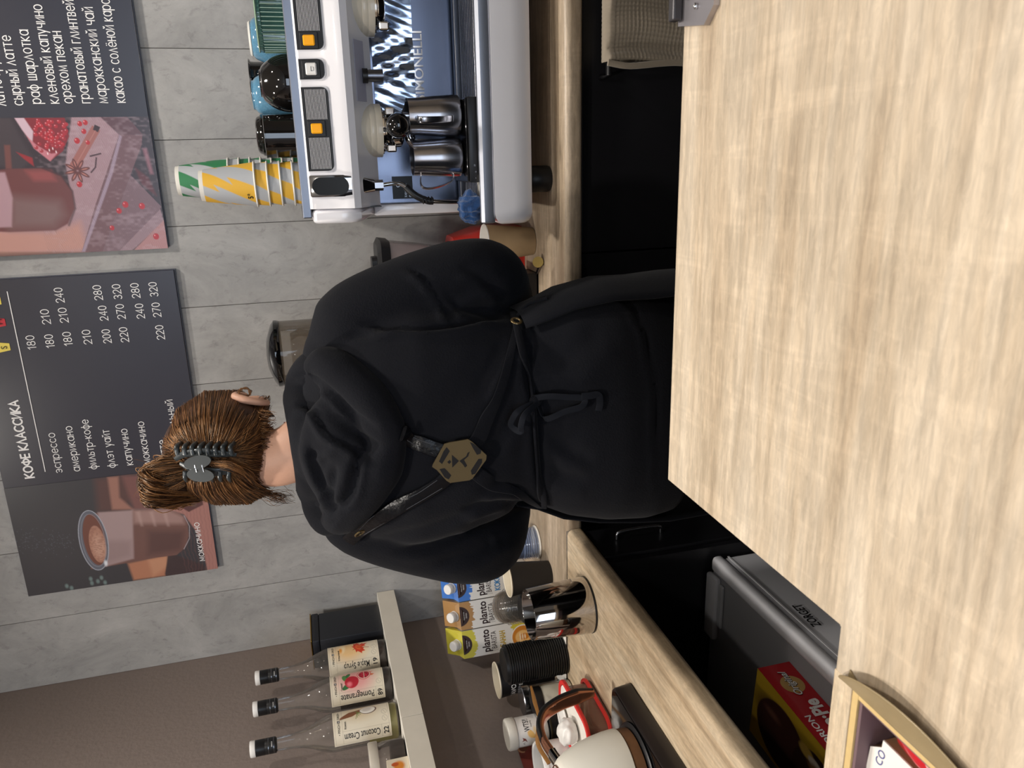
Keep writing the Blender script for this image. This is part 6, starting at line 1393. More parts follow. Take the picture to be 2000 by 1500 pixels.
obj_smooth('strap_buckle', xf(tube([(0.012*math.cos(a), 0.008*math.sin(a), 0) for a in np.linspace(0, 2*PI, 17)], 0.0014, 8, smooth=False), M), mat('old_brass', rgb(128, 110, 76), 0.35, metal=0.8), ps_)
# brass plate with slots and cut-out ornament
BRASS = mat('dull_brass', rgb(112, 98, 70), 0.42, metal=0.55, var=0.08)
pc_, nc_ = on(T1, 897, 897, 0.012); ux = (on(T1, 897, 870, 0.012)[0] - on(T1, 897, 925, 0.012)[0]); vy = on(T1, 870, 897, 0.012)[0] - on(T1, 925, 897, 0.012)[0]
def plq(x, y):                                  # photo pixel -> point in the plane of the plate
    d = (RIGHT*(750 - y) + DOWN*(x - 1000) + FWD*1500); nn_ = ux.cross(vy).normalized(); t = (pc_ - Vector((0, 0, CAMZ))).dot(nn_)/d.dot(nn_); return d*t + Vector((0, 0, CAMZ))
PM = frame(pc_, tuple(ux), tuple(vy))
if PM.col[2].to_3d().dot(Vector((0, -1, 0))) < 0: PM = frame(pc_, tuple(-ux), tuple(vy))
PI_ = PM.inverted()
def pl2(x, y): q = PI_ @ plq(x, y); return (q.x, q.y)
outer = [pl2(*q) for q in ((845, 907), (868, 866), (878, 863), (914, 857), (922, 862), (950, 888), (949, 897), (922, 934), (916, 937), (879, 942), (872, 938), (853, 917), (844, 911))]
def ccw(P): return P if sum(a[0]*b[1] - b[0]*a[1] for a, b in zip(P, P[1:] + P[:1])) > 0 else P[::-1]
plate = solid('brass_plate', prism(ccw(outer), PM, 0.0022), BRASS, ps_)
HOLE = BLACKPL
for q in ([(857, 900), (863, 905), (878, 880), (872, 872), (866, 880)], [(858, 915), (868, 913), (881, 927), (876, 935), (868, 931)], [(917, 862), (924, 865), (940, 878), (938, 885), (931, 887), (922, 872)], [(941, 895), (934, 895), (919, 918), (921, 926), (928, 924), (941, 902)],
          [(876, 903), (882, 908), (886, 915), (884, 888)] if False else [(882, 887), (896, 899), (883, 912)], [(873, 901), (878, 897), (881, 901), (877, 905)], [(897, 899), (910, 890), (913, 883), (917, 881), (914, 890), (906, 897), (912, 908), (908, 912), (903, 905)]):
    P = ccw([pl2(*a) for a in q]); solid('cut_out', prism(P, PM @ Matrix.Translation((0, 0, 0.0018)), 0.0007), HOLE, plate)
# cotton straps and the waist tie
strap('lower_right_strap', [(922, 868), (935, 850), (950, 815), (968, 778), (985, 730), (1000, 680), (1007, 645)], 0.0100, 0.0022, COTTON, 0.005, tree=T2, wds=[1.2, 1.25, 1.1, 0.8, 0.7, 0.6, 0.5])
strap('lower_left_strap', [(928, 920), (945, 932), (965, 948), (1000, 958), (1030, 972), (1055, 986)], 0.0105, 0.0026, COTTON, 0.005, tree=T2, wds=[1.1, 1.2, 1.0, 0.7, 0.6, 0.6])
wt = strap('waist_tie', [(1003, 618), (1008, 640), (1018, 690), (1028, 735), (1035, 785), (1040, 850), (1044, 910), (1052, 960), (1060, 992)], 0.0062, 0.0030, COTTON, 0.006, tree=T2)
strap('second_waist_tie', [(1033, 790), (1047, 850), (1053, 910), (1060, 960), (1064, 985)], 0.0050, 0.0026, COTTON, 0.006, tree=T2)
def free(name, pts, wd, th_, par, lifts):
    P, U = [], []
    for (x, y), l in zip(pts, lifts): p, nn_ = on(T2, x, y, l); P.append(p); U.append(tuple(nn_))
    return obj_smooth(name, tube(P, 1, 10, flat=(wd, th_), up=U, n=6), mat('tie_cotton', rgb(26, 28, 34), 0.9, spec=0.2) if 'tie_cotton' not in bpy.data.materials else bpy.data.materials['tie_cotton'], par)
kn = on(T2, 1034, 784, 0.010)[0]; obj_smooth('knot', ell(kn, 0.010, 0.008, 0.010), COTTON, wt)
free('bow_loop', [(1034, 786), (1022, 800), (1006, 815), (1002, 830), (1012, 838), (1020, 825), (1028, 808), (1034, 790)], 0.0048, 0.0012, wt, [.012, .020, .022, .020, .024, .028, .024, .014])
free('bow_loop', [(1034, 782), (1045, 775), (1075, 770), (1110, 772), (1140, 776), (1136, 790), (1105, 798), (1070, 812), (1042, 812), (1034, 788)], 0.0050, 0.0012, wt, [.012, .018, .018, .014, .010, .014, .018, .018, .016, .012])
free('tie_end', [(1136, 771), (1150, 771), (1167, 770), (1170, 785), (1168, 800)], 0.0055, 0.0012, wt, [.012, .010, .008, .008, .006])
p, n_ = on(T2, 1007, 636, 0.009); M = Matrix.Translation(p) @ n_.to_track_quat('Z', 'Y').to_matrix().to_4x4()
obj_smooth('eyelet', xf(lathe([(0.0050, 0.0), (0.0062, 0.0015), (0.0092, 0.0012), (0.0100, 0.0)], 24, cap=False), M), bpy.data.materials['old_brass'], ps_)
strap('skirt_edge', [(1008, 625), (1030, 598), (1070, 585)], 0.004, 0.002, COTTON, 0.003, tree=T2)

# ------------------------------------------------------------------ hair
HAIRM = bpy.data.materials.new('auburn_hair'); HAIRM.use_nodes = True
nt = HAIRM.node_tree; hb = nt.nodes['Principled BSDF']; vc = nt.nodes.new('ShaderNodeVertexColor'); vc.layer_name = 'Col'; nt.links.new(vc.outputs[0], hb.inputs['Base Color'])
hb.inputs['Roughness'].default_value = 0.38; hb.inputs['Specular IOR Level'].default_value = 0.7; hb.inputs['Specular Tint'].default_value = rgb(255, 220, 180)
HAIRC = mat('auburn_hair_base', rgb(60, 37, 24), 0.5, var=0.35, scale=60, bump=0.8)
def HP(a, b, c_): return HC + hr_*a + hf*b + hu*c_
# cap of hair over the skull (not over face or neck)
V, F = [], []; nu, nv = 40, 30
for j in range(nv + 1):
    for i in range(nu):
        ph = PI*j/nv*0.80; th_ = 2*PI*i/nu
        r = Vector((math.sin(ph)*math.cos(th_)*0.084, math.sin(ph)*math.sin(th_)*0.101, math.cos(ph)*0.104))
        V.append(tuple(HP(r.x, r.y - 0.006, r.z + 0.004)))
for j in range(nv):
    for i in range(nu):
        a = j*nu + i; b = j*nu + (i+1) % nu
        fr_ = np.mean([V[k] for k in (a, b, a + nu, b + nu)], axis=0); l_ = Vector(fr_) - HC
        if l_.dot(hf) > 0.045 and l_.dot(hu) < 0.045: continue
        if l_.dot(hu) < -0.062: continue
        F.append((a, b, b + nu, a + nu))
cap_o = mesh('hair', V, F, HAIRC, ps_, smooth=True)
# strands: swept from the hairline to the clip, and the loose bun above
def px_on_head(x, y, lift=0.0):
    """point of the hair ellipsoid under a photo pixel"""
    d = (RIGHT*(750 - y) + DOWN*(x - 1000) + FWD*1500).normalized(); o = Vector((0, 0, CAMZ)); B = [hr_, hf, hu]; S_ = (0.085 + lift, 0.102 + lift, 0.105 + lift)
    oc = o - HP(0, -0.006, 0.004); a_ = np.array([oc.dot(b)/s for b, s in zip(B, S_)]); b_ = np.array([d.dot(b)/s for b, s in zip(B, S_)])
    A_, B_, C_ = b_@b_, 2*a_@b_, a_@a_ - 1; disc = B_*B_ - 4*A_*C_
    t = (-B_ - math.sqrt(max(disc, 0)))/(2*A_); return o + d*t
def strand_mesh(name, paths, r0, par, seg=4, tone=(0.8, 1.25)):
    V, F, CO = [], [], []
    dark, midc, hi = np.array(L3(42, 27, 20)), np.array(L3(84, 53, 34)), np.array(L3(156, 110, 68))
    for P, w in paths:
        P = catmull(P, 5); m_ = len(P); k = rng.random(); colr = (midc*(1 - k) + hi*k) if rng.random() < 0.62 else dark*(1 - k*0.5) + midc*k*0.5
        base = len(V)
        for i, p in enumerate(P):
            d = P[min(i+1, m_-1)] - P[max(i-1, 0)]; d = d/(np.linalg.norm(d) + 1e-9); u = np.cross(d, [0.3, 1, 0.2]); u /= np.linalg.norm(u) + 1e-9; s_ = np.cross(d, u)
            r = r0*w*(0.35 + 0.65*math.sin(PI*min(max(i/(m_-1), 0.08), 0.92)))
            for q in range(seg):
                a = 2*PI*q/seg; V.append(tuple(p + (u*math.cos(a) + s_*math.sin(a))*r)); CO.append(tuple(colr) + (1,))
        for i in range(m_ - 1):
            for q in range(seg): F.append((base + i*seg + q, base + i*seg + (q+1) % seg, base + (i+1)*seg + (q+1) % seg, base + (i+1)*seg + q))
    o = mesh(name, V, F, HAIRM, par, smooth=True); o['kind'] = 'stuff'
    ca = o.data.color_attributes.new('Col', 'FLOAT_COLOR', 'POINT'); ca.data.foreach_set('color', np.array(CO, np.float32).ravel()); return o
paths = []
def jit(s): return Vector(rng.normal(size=3)*s)
# right half: from the parting/ear side across to the claw teeth
for i in range(1500):
    t = rng.random(); 
    sx, sy = np.interp(t, [0, .25, .5, .75, 1], [326, 345, 400, 470, 528]), np.interp(t, [0, .25, .5, .75, 1], [866, 800, 764, 762, 804])
    ex, ey = 352 + 100*t + rng.normal()*4, 880 + rng.normal()*3
    mx, my = (sx + ex)/2 - 12*(1 - t) + 6*t, (sy + ey)/2 - 4
    paths.append(([px_on_head(sx, sy, 0.000) + jit(.001), px_on_head(mx, my, 0.004) + jit(.0012), px_on_head(ex, ey, 0.007) + jit(.0015)], 1))
for i in range(800):     # from the nape up to the clip
    t = rng.random(); sx, sy = 508 + 34*math.sin(t*3.0) + rng.normal()*5, 800 + 165*t
    ex, ey = 452 - 20*t + rng.normal()*8, 884 + 14*t + rng.normal()*5
    paths.append(([px_on_head(min(sx, 535), sy, -0.004) + jit(.001), px_on_head((sx+ex)/2, (sy+ey)/2 + 8*(t-.4), 0.006) + jit(.0015), px_on_head(ex, ey, 0.008) + jit(.001)], 1))
for i in range(800):     # left half
    t = rng.random(); sx, sy = 372 + 163*t, np.interp(t, [0, .3, .7, 1], [968, 986, 984, 960])
    ex, ey = 372 + 85*t + rng.normal()*6, 915 + rng.normal()*6
    paths.append(([px_on_head(sx, sy, 0.000) + jit(.001), px_on_head((sx+ex)/2 - 4, (sy+ey)/2 + 6, 0.006) + jit(.0015), px_on_head(ex, ey, 0.008) + jit(.001)], 1))
for i in range(420):     # below the ear and down the nape, lying close
    t = rng.random(); sx, sy = 498 + 30*rng.random(), 772 + 40*t; ex, ey = 462 + 10*rng.normal(), 862 + 14*rng.random()
    paths.append(([px_on_head(sx, sy, 0.000) + jit(.001), px_on_head((sx+ex)/2 + 3, (sy+ey)/2 + 4, 0.004) + jit(.0012), px_on_head(ex, ey, 0.006) + jit(.001)], 0.9))
for i in range(260):     # crown, over the top of the head
    t = rng.random(); sx, sy = 318 + 14*t + 3*rng.normal(), 850 + 60*rng.random(); ex, ey = 352 + 5*rng.normal(), 880 + 12*rng.normal()
    paths.append(([px_on_head(sx, sy, 0.001) + jit(.001), px_on_head((sx+ex)/2, (sy+ey)/2, 0.005) + jit(.001), px_on_head(ex, ey, 0.008) + jit(.001)], 1))
for i in range(120):     # golden lock falling over the clip's lower end
    t = rng.random(); a = px_on_head(408 + 8*t, 900 + 14*t, 0.014); b = px_on_head(452, 905 + 12*t, 0.024); c_ = px_on_head(488 - 6*t, 925 + 12*t, 0.012); e = px_on_head(500, 950, 0.002)
    paths.append(([a + jit(.001), b + jit(.0015), c_ + jit(.0015), e + jit(.002)], 1.1))
strand_mesh('hair_strands', paths, 0.00075, cap_o)
bun = []
bc = at(325, 935, Y=1.265)
for i in range(1000):     # loose loops of the bun
    t, q = rng.random(), rng.random()
    a = at(392 + 6*rng.normal(), 900 + 30*t, Y=1.262); s1_ = rng.normal()*0.006
    top = at(275 + 40*q, np.interp(q, [0, 1], [918, 895]) + 60*t, Y=1.262 + 0.03*(q - 0.3)); out_ = at(300 + 45*q, 935 + 55*t, Y=1.235 + 0.05*q); end = at(370 + 12*rng.normal(), 950 + 30*t, Y=1.28)
    bun.append(([a + jit(.003), mid(a, top, .6) + Vector((0.01*(1-t), -0.008, 0)) + jit(.003), top + jit(.003), out_ + jit(.003), end + jit(.003)], 1.15))
for i in range(60):      # flyaway ends
    t = rng.random(); a = at(300 + 60*t, 905 + 60*rng.random(), Y=1.255); d = Vector((rng.normal()*0.012, -0.01, 0.012 + 0.02*rng.random())); bun.append(([a, a + d*0.6 + jit(.003), a + d + jit(.006)], 0.35))
V, F = ell(at(325, 940, Y=1.285), 0.036, 0.030, 0.046)
bn = obj_smooth('bun', (V, F), HAIRC, ps_); strand_mesh('hair_strands', bun, 0.0009, bn)
fly = []
for i in range(70):
    t = rng.random(); a = px_on_head(500 + 30*t, 960 + 10*rng.random(), 0.002); e = at(548 + 30*rng.random(), 960 + 25*rng.random(), Y=1.30); fly.append(([a, mid(a, e) + jit(.006), e], 0.35))
for i in range(260):
    y_ = 800 + 145*rng.random(); a = px_on_head(505, y_, 0.001); e = at(520 + 22*rng.random(), y_ + rng.normal()*6 + (870 - y_)*0.1, Y=1.262 + 0.035*abs(y_ - 870)/75); fly.append(([a, mid(a, e) + jit(.004) + Vector((0, -.006, 0)), e], 0.4))
c0 = at(472, 782, Y=1.33)
for k in range(14):      # the curl by the ear
    q = [at(478 + 11*math.sin(a) + rng.normal()*1.2, 770 - 8*math.cos(a) + rng.normal()*1.2 - 4, Y=1.335) for a in np.linspace(-2.2, 3.6, 9)]; fly.append(([c0] + q, 0.7))
strand_mesh('loose_hair', fly, 0.0010, cap_o)
# ear and earring
er = at(492, 783, Y=1.345)
ear = obj_smooth('ear', xf(tube([(0, 0.004, -0.028), (0.006, -0.010, -0.018), (0.010, -0.018, 0.004), (0.009, -0.012, 0.024), (0.004, 0.004, 0.028), (0.002, 0.012, 0.016)], [0.005, 0.006, 0.007, 0.007, 0.006, 0.004], 12), frame(er, tuple(hr_), tuple(hf))), SKIN, ps_)
obj_smooth('ear_bowl', ell(er + hr_*0.003, 0.005, 0.014, 0.021), SKIN, ear)
eo = at(514, 785, Y=1.335); obj_smooth('earring', tube([eo + hr_*0.005 + Vector((0.007*math.cos(a), 0, 0.007*math.sin(a))) for a in np.linspace(0, 2*PI, 13)], 0.0009, 8, smooth=False), CHROME, ear)
er2 = HC - hr_*0.086 - hu*0.014
obj_smooth('ear', xf(tube([(0, 0.004, -0.028), (-0.006, -0.010, -0.018), (-0.010, -0.018, 0.004), (-0.009, -0.012, 0.024), (-0.004, 0.004, 0.028), (-0.002, 0.012, 0.016)], [0.005, 0.006, 0.007, 0.007, 0.006, 0.004], 12), frame(er2, tuple(hr_), tuple(hf))), SKIN, ps_)
# claw clip
CLAW = mat('dark_grey_clip', rgb(52, 58, 60), 0.35, coat=0.3, var=0.05)
cp = thing('hair_claw_clip', 'dark grey claw clip gripping the auburn hair', 'hair clip', at(400, 905, Y=1.24)); cp.parent = None
spn = [px_on_head(x, y, 0.017) for x, y in ((342, 897), (362, 886), (395, 883), (430, 886), (462, 888))]
obj_smooth('jaw', tube(spn, [0.5, 0.8, 1, 0.8, 0.4], 12, flat=(0.0075, 0.003), up=tuple(-hf)), CLAW, cp)
spn2 = [px_on_head(x, y, 0.017) for x, y in ((352, 905), (380, 918), (410, 922), (440, 920), (462, 915))]
obj_smooth('jaw', tube(spn2, [0.5, 0.8, 1, 0.8, 0.4], 12, flat=(0.0075, 0.003), up=tuple(-hf)), CLAW, cp)
for k in range(8):
    x = 346 + 15*k; a = px_on_head(x + 2, 888, 0.018); b = px_on_head(x - 1, 874, 0.021); c_ = px_on_head(x + 6, 866, 0.010); obj_smooth('tooth', tube([a, b, c_, px_on_head(x + 9, 862, 0.001)], [0.0042, 0.0040, 0.0032, 0.0014], 10), CLAW, cp)
for k in range(6):
    x = 362 + 17*k; obj_smooth('tooth', tube([px_on_head(x, 920, 0.018), px_on_head(x, 934, 0.018), px_on_head(x + 5, 942, 0.004)], [0.0042, 0.0038, 0.0016], 10), CLAW, cp)
for (x, y, rot) in ((386, 903, 0.2), (392, 928, -0.1)):
    p = px_on_head(x, y, 0.030); q = -FWD*0.8 + Vector((0, 0, 0.1)); M = Matrix.Translation(p) @ frame((0, 0, 0), tuple(DOWN + RIGHT*rot), tuple(-RIGHT + DOWN*rot))
    bmv = prism([(0.0215*math.cos(a), 0.0105*math.sin(a)) for a in np.linspace(0, 2*PI, 25)[:-1]], M @ Matrix.Translation((0, 0, -0.0015)), 0.004); solid('finger_paddle', bmv, CLAW, cp)
for x in (382, 396):
    obj_smooth('spring_pin', cyl(px_on_head(x - 2, 908, 0.031), px_on_head(x + 2, 922, 0.031), 0.0014, seg=10), CHROME, cp)
# a clip that is worn moves with the head: it is a part of the person
for ch in list(cp.children): ch.parent = None
cl_body = [c_ for c_ in C.objects if c_.name.split('.')[0] in ('jaw',)][0]
cpo = Vector(cp.location); bpy.data.objects.remove(cp)
clip_root = None
for o in [c_ for c_ in C.objects if c_.name.split('.')[0] in ('jaw', 'tooth', 'finger_paddle', 'spring_pin') and c_.parent is None]:
    if clip_root is None:
        o.name = 'hair_claw_clip'; clip_root = o; o.location = cpo - ps_.location; o.parent = ps_
    else: o.parent = clip_root; o.location = (0, 0, 0)

# ------------------------------------------------------------------ grey chest under the left worktop, snack box on it
GREYM = mat('silver_grey_enamel', rgb(206, 207, 212), 0.35, coat=0.2, var=0.02)
t = thing('chest_cooler', 'grey chest cooler with rounded light rim below the left worktop', 'cooler', (-1.1, 0.98, 0))
solid('cabinet', box(-1.34, -0.872, 0.56, 1.372, 0.03, 0.588, 0.012), GREYM, t, smooth=True, autos=40)
solid('lid', box(-1.34, -0.900, 0.56, 1.374, 0.590, 0.606, 0.004), mat('lid_grey', rgb(158, 159, 163), 0.4, var=0.02), t, smooth=True, autos=40)
obj_smooth('front_rim', tube([(-0.886, 0.55, 0.598), (-0.886, 1.370, 0.598)], 1, 20, flat=(0.0180, 0.0130), smooth=False, up=(0, 0, 1)), mat('light_rim', rgb(244, 245, 250), 0.3, coat=0.3), t)
solid('rim_gasket', box(-0.8715, -0.8700, 0.57, 1.366, 0.572, 0.576), mat('bright_trim', rgb(226, 226, 230), 0.3), t)
hg_ = solid('hinge_cover', box(-1.06, -0.905, 1.335, 1.377, 0.606, 0.622, 0.006), GREYM, t, smooth=True, autos=40)
solid('hinge_arm', box(-1.02, -0.915, 1.318, 1.334, 0.607, 0.615, 0.003), mat('light_hinge', rgb(178, 180, 184), 0.35), hg_)
z0_ = at(1605, 1222, X=-0.8715); z1_ = at(1562, 1180, X=-0.8715)
def fc(u, v): return (-0.8708, z0_.y + (z1_.y - z0_.y)/abs((z1_ - z0_).y)*u, z0_.z + (z1_.z - z0_.z)*u/abs((z1_ - z0_).y) + v)
lettering('lettering', [('ZORGET', 0, 0, 0.027, dict(width=abs((z1_ - z0_).y), bold=0.02))], fc, INK, t)
for i, (x, y) in enumerate(((-1.3, 0.6), (-0.91, 0.6), (-1.3, 1.33), (-0.91, 1.33))): obj_smooth('foot', lathe([(0.02, 0), (0.022, 0.03)], 16, (x, y, 0)), BLACKPL, t)
# snack box: red side lettered, yellow top with biscuits
zt_ = 0.607; zh = 0.068
A0, A1 = at(1480, 1305, Z=zt_ + zh), at(1467, 1360, Z=zt_ + zh); B0 = at(1560, 1402, Z=zt_ + zh)
ed = (at(1550, 1430, Z=zt_ + zh) - A0); ed = (B0 - A0).normalized(); wv_ = Vector((-ed.y, ed.x, 0)); wv_ = wv_ if wv_.x < 0 else -wv_
L_b, W_b = 0.26, 0.150
q0_ = Vector((A0.x, A0.y, zt_))
t = thing('snack_box', 'red and yellow choco pie box lying on the grey cooler', 'box', q0_ + ed*0.13 + wv_*0.07)
c4 = [q0_, q0_ + ed*L_b, q0_ + ed*L_b + wv_*W_b, q0_ + wv_*W_b]
V = [tuple(p) for p in c4] + [tuple(p + Vector((0, 0, zh))) for p in c4]
REDC = mat('red_card', rgb(182, 30, 38), 0.35, coat=0.2, var=0.03); YELC = mat('yellow_card', rgb(200, 168, 40), 0.4, coat=0.2)
solid('carton', (V, [(0, 1, 5, 4), (1, 2, 6, 5), (2, 3, 7, 6), (3, 0, 4, 7), (3, 2, 1, 0), (4, 5, 6, 7)]), REDC, t)
pic = Pic(L_b, W_b, 150, 90, L3(200, 166, 44))
def tp_(u, v): p = q0_ + ed*u + wv_*v; return (p.x, p.y, zt_ + zh + 0.0004)
pic.blend(pic.noise(8, 3)*0.3, L3(160, 120, 20), 1)
pic.ell(0.090, 0.082, 0.075, 0.062, L3(60, 34, 30)); pic.ell(0.085, 0.060, 0.066, 0.034, L3(78, 44, 38), soft=0.02); pic.ell(0.060, 0.055, 0.022, 0.007, L3(130, 88, 76), soft=0.008)
pic.ell(0.19, 0.085, 0.062, 0.056, L3(56, 32, 28)); pic.ell(0.16, 0.045, 0.020, 0.011, L3(214, 176, 84), soft=0.004); pic.ell(0.185, 0.050, 0.018, 0.009, L3(232, 222, 206), soft=0.003); pic.ell(0.20, 0.06, 0.03, 0.01, L3(150, 110, 70), soft=0.006)
pic.build('printed_top', tp_, LABEL, t)
rd = lambda u, v: tuple(q0_ + ed*(L_b - u) - wv_*0.0006 + Vector((0, 0, v)))
BISC = mat('biscuit_print', rgb(196, 158, 96), 0.5, var=0.1, scale=120)
solid('biscuit_badge', ([rd(L_b - 0.055 + 0.022*math.cos(a), 0.030 + 0.022*math.sin(a)) for a in np.linspace(0, 2*PI, 33)[:-1]], [list(range(32))]), BISC, t)
rd2 = lambda u, v: tuple(q0_ + ed*(L_b - u) - wv_*0.0012 + Vector((0, 0, v))); rd3 = lambda u, v: tuple(q0_ + ed*(L_b - u) - wv_*0.0016 + Vector((0, 0, v)))
PW = INKW
lettering('lettering', [('Original', L_b - 0.085, 0.026, 0.020, dict(width=0.062, shear=0.3, bold=0.04))], rd2, INK, t)
lettering('lettering', [('Original', L_b - 0.085, 0.0265, 0.020, dict(width=0.062, shear=0.3, bold=0.012)), ('Choco·Pie', L_b - 0.232, 0.012, 0.038, dict(width=0.135, bold=0.04)), ('ORION', L_b - 0.196, 0.046, 0.017, dict(width=0.066, bold=0.02)), ('★', L_b - 0.212, 0.047, 0.010, {}), ('the', L_b - 0.235, 0.047, 0.014, dict(bold=0.02))], rd3, PW, t)

# ------------------------------------------------------------------ hanging towel
tw0, tw1 = at(1185, 128, Y=1.50), at(1180, -60, Y=1.50)
rail = obj_smooth('towel_rail', tube([(-0.02 + 0.17, 1.552, 0.815), (0.15, 1.51, 0.815), (0.72, 1.51, 0.815), (0.72, 1.552, 0.815)], 0.006, 12, smooth=False), BLACKPL); tag(rail, 'black rail on the cabinet doors carrying the towel', 'rail')
TOW = mat('beige_waffle_cotton', rgb(140, 130, 115), 0.95, sheen=0.2, var=0.06)
nx, nz = 150, 130; V, F = [], []
for side, yy in ((0, 1.4935), (1, 1.5255)):
    b0 = len(V)
    for j in range(nz + 1):
        for i in range(nx + 1):
            u, v = i/nx, j/nz; x = tw0.x + 0.006 + 0.36*u; z = 0.828 - 0.36*v
            if j <= 6: a = (1 - j/6)*PI/2; y_ = 1.5095 + (-1 if side == 0 else 1)*0.0165*math.cos(a); z = 0.815 + 0.014*math.sin(a) + (0.0)
            else: y_ = yy; z = 0.815 - 0.36*(v - 6/nz)
            wv = 0.004*math.sin(u*17 + v*3) + 0.003*math.sin(u*31 - v*5 + 1); waf = 0.0026*(abs(math.sin(u*PI*45)) * abs(math.sin(v*PI*45))) * (1 if side == 0 else -1)
            fold = 0.010*math.exp(-((u - 0.02)/0.03)**2)
            x += 0.004*math.sin(v*9) + 0.012*v*(u*0.2 - 0.1)
            V.append((x, y_ + (wv - fold)*(j > 3) - waf, z))
    for j in range(nz):
        for i in range(nx):
            a = b0 + j*(nx+1) + i; F.append((a, a + 1, a + nx + 2, a + nx + 1) if side == 0 else (a + nx + 1, a + nx + 2, a + 1, a))
towel = thing('kitchen_towel', 'beige waffle kitchen towel hanging folded over the rail', 'towel', (0.35, 1.51, 0.83))
mesh('cloth', V, F, TOW, towel, smooth=True)
obj_smooth('hem', tube([(tw0.x + 0.004, 1.488, 0.826), (tw0.x - 0.002, 1.486, 0.78), (tw0.x + 0.004, 1.487, 0.70), (tw0.x + 0.006, 1.487, 0.60), (tw0.x + 0.002, 1.487, 0.47)], 1, 12, flat=(0.006, 0.0035), up=(0, -1, 0), n=5), TOW, towel)

# ------------------------------------------------------------------ on the bar
# steel stand at the right end (upper edge of the picture)
t = thing('steel_stand', 'brushed steel tray with dark raised edge at the far rim of the bar', 'tray', (0.2, 0.70, BT))
ca, cb_ = at(1337, 52, Z=BT), at(1398, 36, Z=BT)
solid('plate', prism(ccw([(ca.x, ca.y + 0.0), (cb_.x - 0.004, cb_.y + 0.010), (cb_.x + 0.010, cb_.y - 0.006), (0.42, 0.655), (0.42, 0.742), (ca.x, 0.742)]), Matrix.Translation((0, 0, BT + 0.0003)), 0.006), mat('satin_steel', rgb(176, 172, 176), 0.35, metal=0.9), t)
solid('raised_edge', box(ca.x + 0.004, 0.42, 0.733, 0.745, BT + 0.0065, BT + 0.016, 0.002), mat('grey_edge', rgb(70, 68, 70), 0.4, metal=0.5), t)
obj_smooth('edge_bead', tube([(ca.x + 0.02, 0.722, BT + 0.008), (0.42, 0.722, BT + 0.008)], 0.0022, 8, smooth=False), CHROME, t)
obj_smooth('rivet', ell((ca.x + 0.012, 0.705, BT + 0.008), 0.003, 0.002, 0.002), CHROME, t)
obj_smooth('dark_leg', tube([(0.150, 0.660, BT + 0.0075), (0.158, 0.655, BT + 0.05), (0.20, 0.655, BT + 0.06), (0.26, 0.66, BT + 0.012)], 0.009, 14), mat('dark_metal', rgb(60, 52, 54), 0.45, metal=0.5), t)

# display recess cut in the near end of the bar: raw edges, dark lining, lifted edge strip
up3 = Vector((0, 0, 1)); RD = 0.075
solid('raw_far_edge', box(-1.0, HXR, HYF - 0.0065, HYF - 0.0004, BT - TH, BT - 0.0002), RAW, bar)
solid('raw_right_edge', box(HXR - 0.0095, HXR - 0.0004, -0.30, HYF - 0.0068, BT - TH, BT - 0.0002), RAW, bar)
solid('recess_floor', box(-1.0, HXR - 0.010, -0.30, HYF - 0.0065, BT - RD - 0.01, BT - RD), AUB, bar)
solid('recess_far_wall', box(-1.0, HXR - 0.010, HYF - 0.010, HYF - 0.0070, BT - RD, BT - 0.002), AUB, bar)
solid('recess_right_wall', box(HXR - 0.0125, HXR - 0.0098, -0.30, HYF - 0.0105, BT - RD, BT - 0.002), AUB, bar)
solid('recess_near_wall', box(-1.0, HXR, -0.42, -0.30, BT - RD, BT), OAK, bar)
solid('recess_left_wall', box(-1.3, -1.0, -0.42, HYF, BT - RD, BT), OAK, bar)
# lifted laminate strip along the right side of the recess
pth = [(0.4290, 0.003, 0.004), (0.4050, 0.022, 0.013), (0.3700, 0.030, 0.012), (0.3350, 0.026, 0.007), (0.3000, 0.018, 0.006), (0.2600, 0.008, 0.003)]
V = []
for y_, o_, z_ in pth:
    x0_ = HXR - 0.004
    V += [(x0_, y_ - 0.012 if y_ > 0.42 else y_, BT + 0.0005), (x0_ + o_*0.45, y_, BT + 0.0010 + z_*0.25), (x0_ + o_, y_ + 0.006, BT + 0.001 + z_)]
F = [(i*3 + k, i*3 + k + 1, (i+1)*3 + k + 1, (i+1)*3 + k) for i in range(len(pth) - 1) for k in range(2)]
fl = mesh('peeling_strip', V, F, mat('tan_backing', rgb(150, 132, 98), 0.45, coat=0.2, var=0.12, scale=60), bar, smooth=True)
sb_ = fl.modifiers.new('s', 'SUBSURF'); sb_.levels = 3; sd_ = fl.modifiers.new('t', 'SOLIDIFY'); sd_.thickness = 0.0008; evaluated(fl)
solid('torn_corner', prism(ccw([(HXR - 0.002, HYF - 0.001), (HXR + 0.006, HYF - 0.004), (HXR + 0.010, HYF + 0.004), (HXR + 0.002, HYF + 0.005)]), Matrix.Translation((0, 0, BT + 0.0003)), 0.001), bpy.data.materials['tan_backing'], bar)
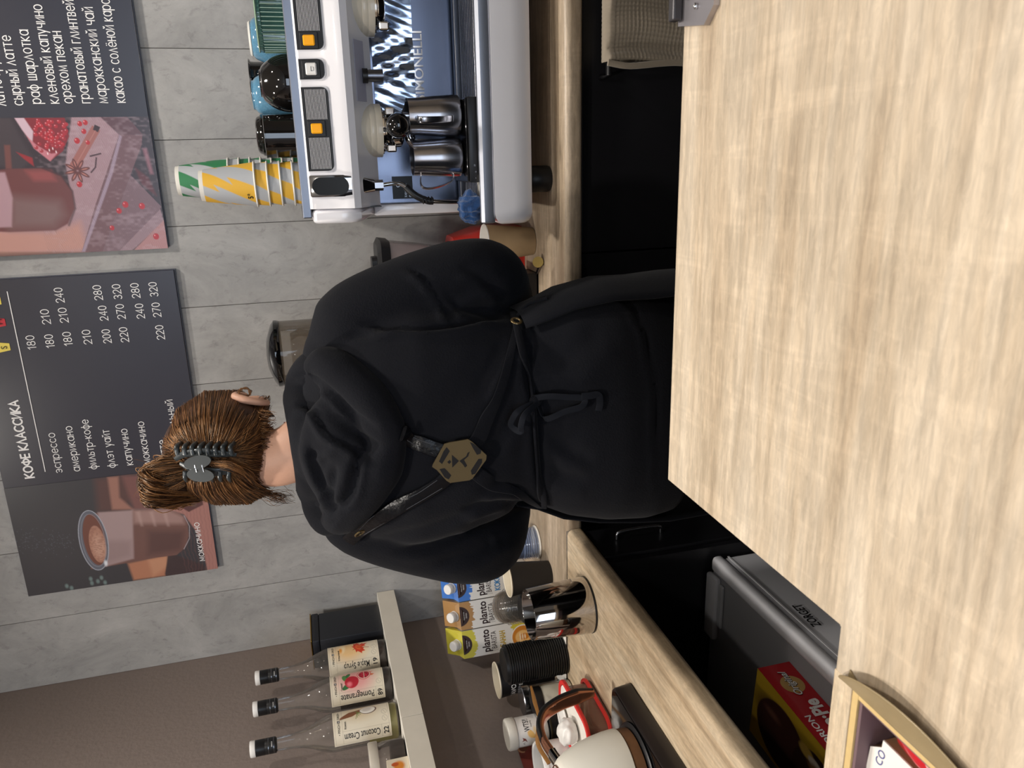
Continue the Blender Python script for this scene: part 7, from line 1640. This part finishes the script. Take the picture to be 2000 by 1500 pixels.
# in the recess: a thick white rounded card and a red packet
zt2 = BT - 0.013; zf = BT - RD + 0.0004
c1_, c2_, c3_, c4_, c5_ = at(1700, 1600, Z=zt2), at(1691, 1500, Z=zt2), at(1695, 1462, Z=zt2), at(1710, 1448, Z=zt2), at(1725, 1446, Z=zt2)
xr_ = c5_.x; P = [(xr_, 0.10), (xr_, c5_.y), (c4_.x, c5_.y + 0.0005), ((c4_.x + c3_.x)/2 - 0.002, (c4_.y + c3_.y)/2 + 0.001), (c3_.x, c3_.y - 0.002), (c2_.x, c2_.y), (c2_.x - 0.002, 0.10)]
t = thing('rounded_card', 'thick white round-cornered box with small blue letters in the bar recess', 'box', (xr_ - 0.02, 0.25, zf))
solid('card_face', prism(ccw(P), Matrix.Translation((0, 0, zt2 - 0.0012)), 0.0012), PAPERW, t)
solid('card_body', prism(ccw(P), Matrix.Translation((0, 0, zf)), zt2 - 0.0014 - zf), mat('brown_card_core', rgb(140, 112, 80), 0.7), t)
BLUI = mat('blue_ink', rgb(60, 70, 140), 0.5); o1 = at(1722, 1462, Z=zt2); 
lettering('lettering', [('CO', 0, 0, 0.010, {})], lambda u, v: (o1.x - 0.016 + u, o1.y - 0.002 + v - u*0.2, zt2 + 0.0004), BLUI, t)
t = thing('red_packet', 'glossy red snack packet with pale letters beside the white card in the recess', 'packet', (xr_ + 0.012, 0.26, zf))
secs = []; ym = at(1745, 1432, Z=zt2).y
for s, (w_, h_) in ((0.0, (0.010, 0.001)), (0.008, (0.012, 0.009)), (0.03, (0.013, 0.013)), (0.10, (0.013, 0.013)), (0.16, (0.012, 0.009)), (0.17, (0.010, 0.001))):
    secs.append([(xr_ + 0.0145 + w_*0.95*math.cos(a), ym + 0.004 - s, zt2 - 0.009 + h_*math.sin(a)) for a in np.linspace(0, 2*PI, 21)[:-1]])
solid('packet_body', loft(secs), mat('red_foil', rgb(196, 24, 38), 0.22, coat=0.5, bump=0.5, scale=40), t, smooth=True, autos=60)
solid('packet_tray', box(xr_ + 0.002, xr_ + 0.027, ym - 0.166, ym + 0.004, zf, zt2 - 0.021), REDC, t)
lettering('lettering', [('You', 0, 0, 0.020, dict(bold=0.02))], lambda u, v: (xr_ + 0.008 + v*0.8, ym - 0.035 - u, zt2 + 0.0046), mat('pink_ink', rgb(226, 170, 160), 0.5), t)
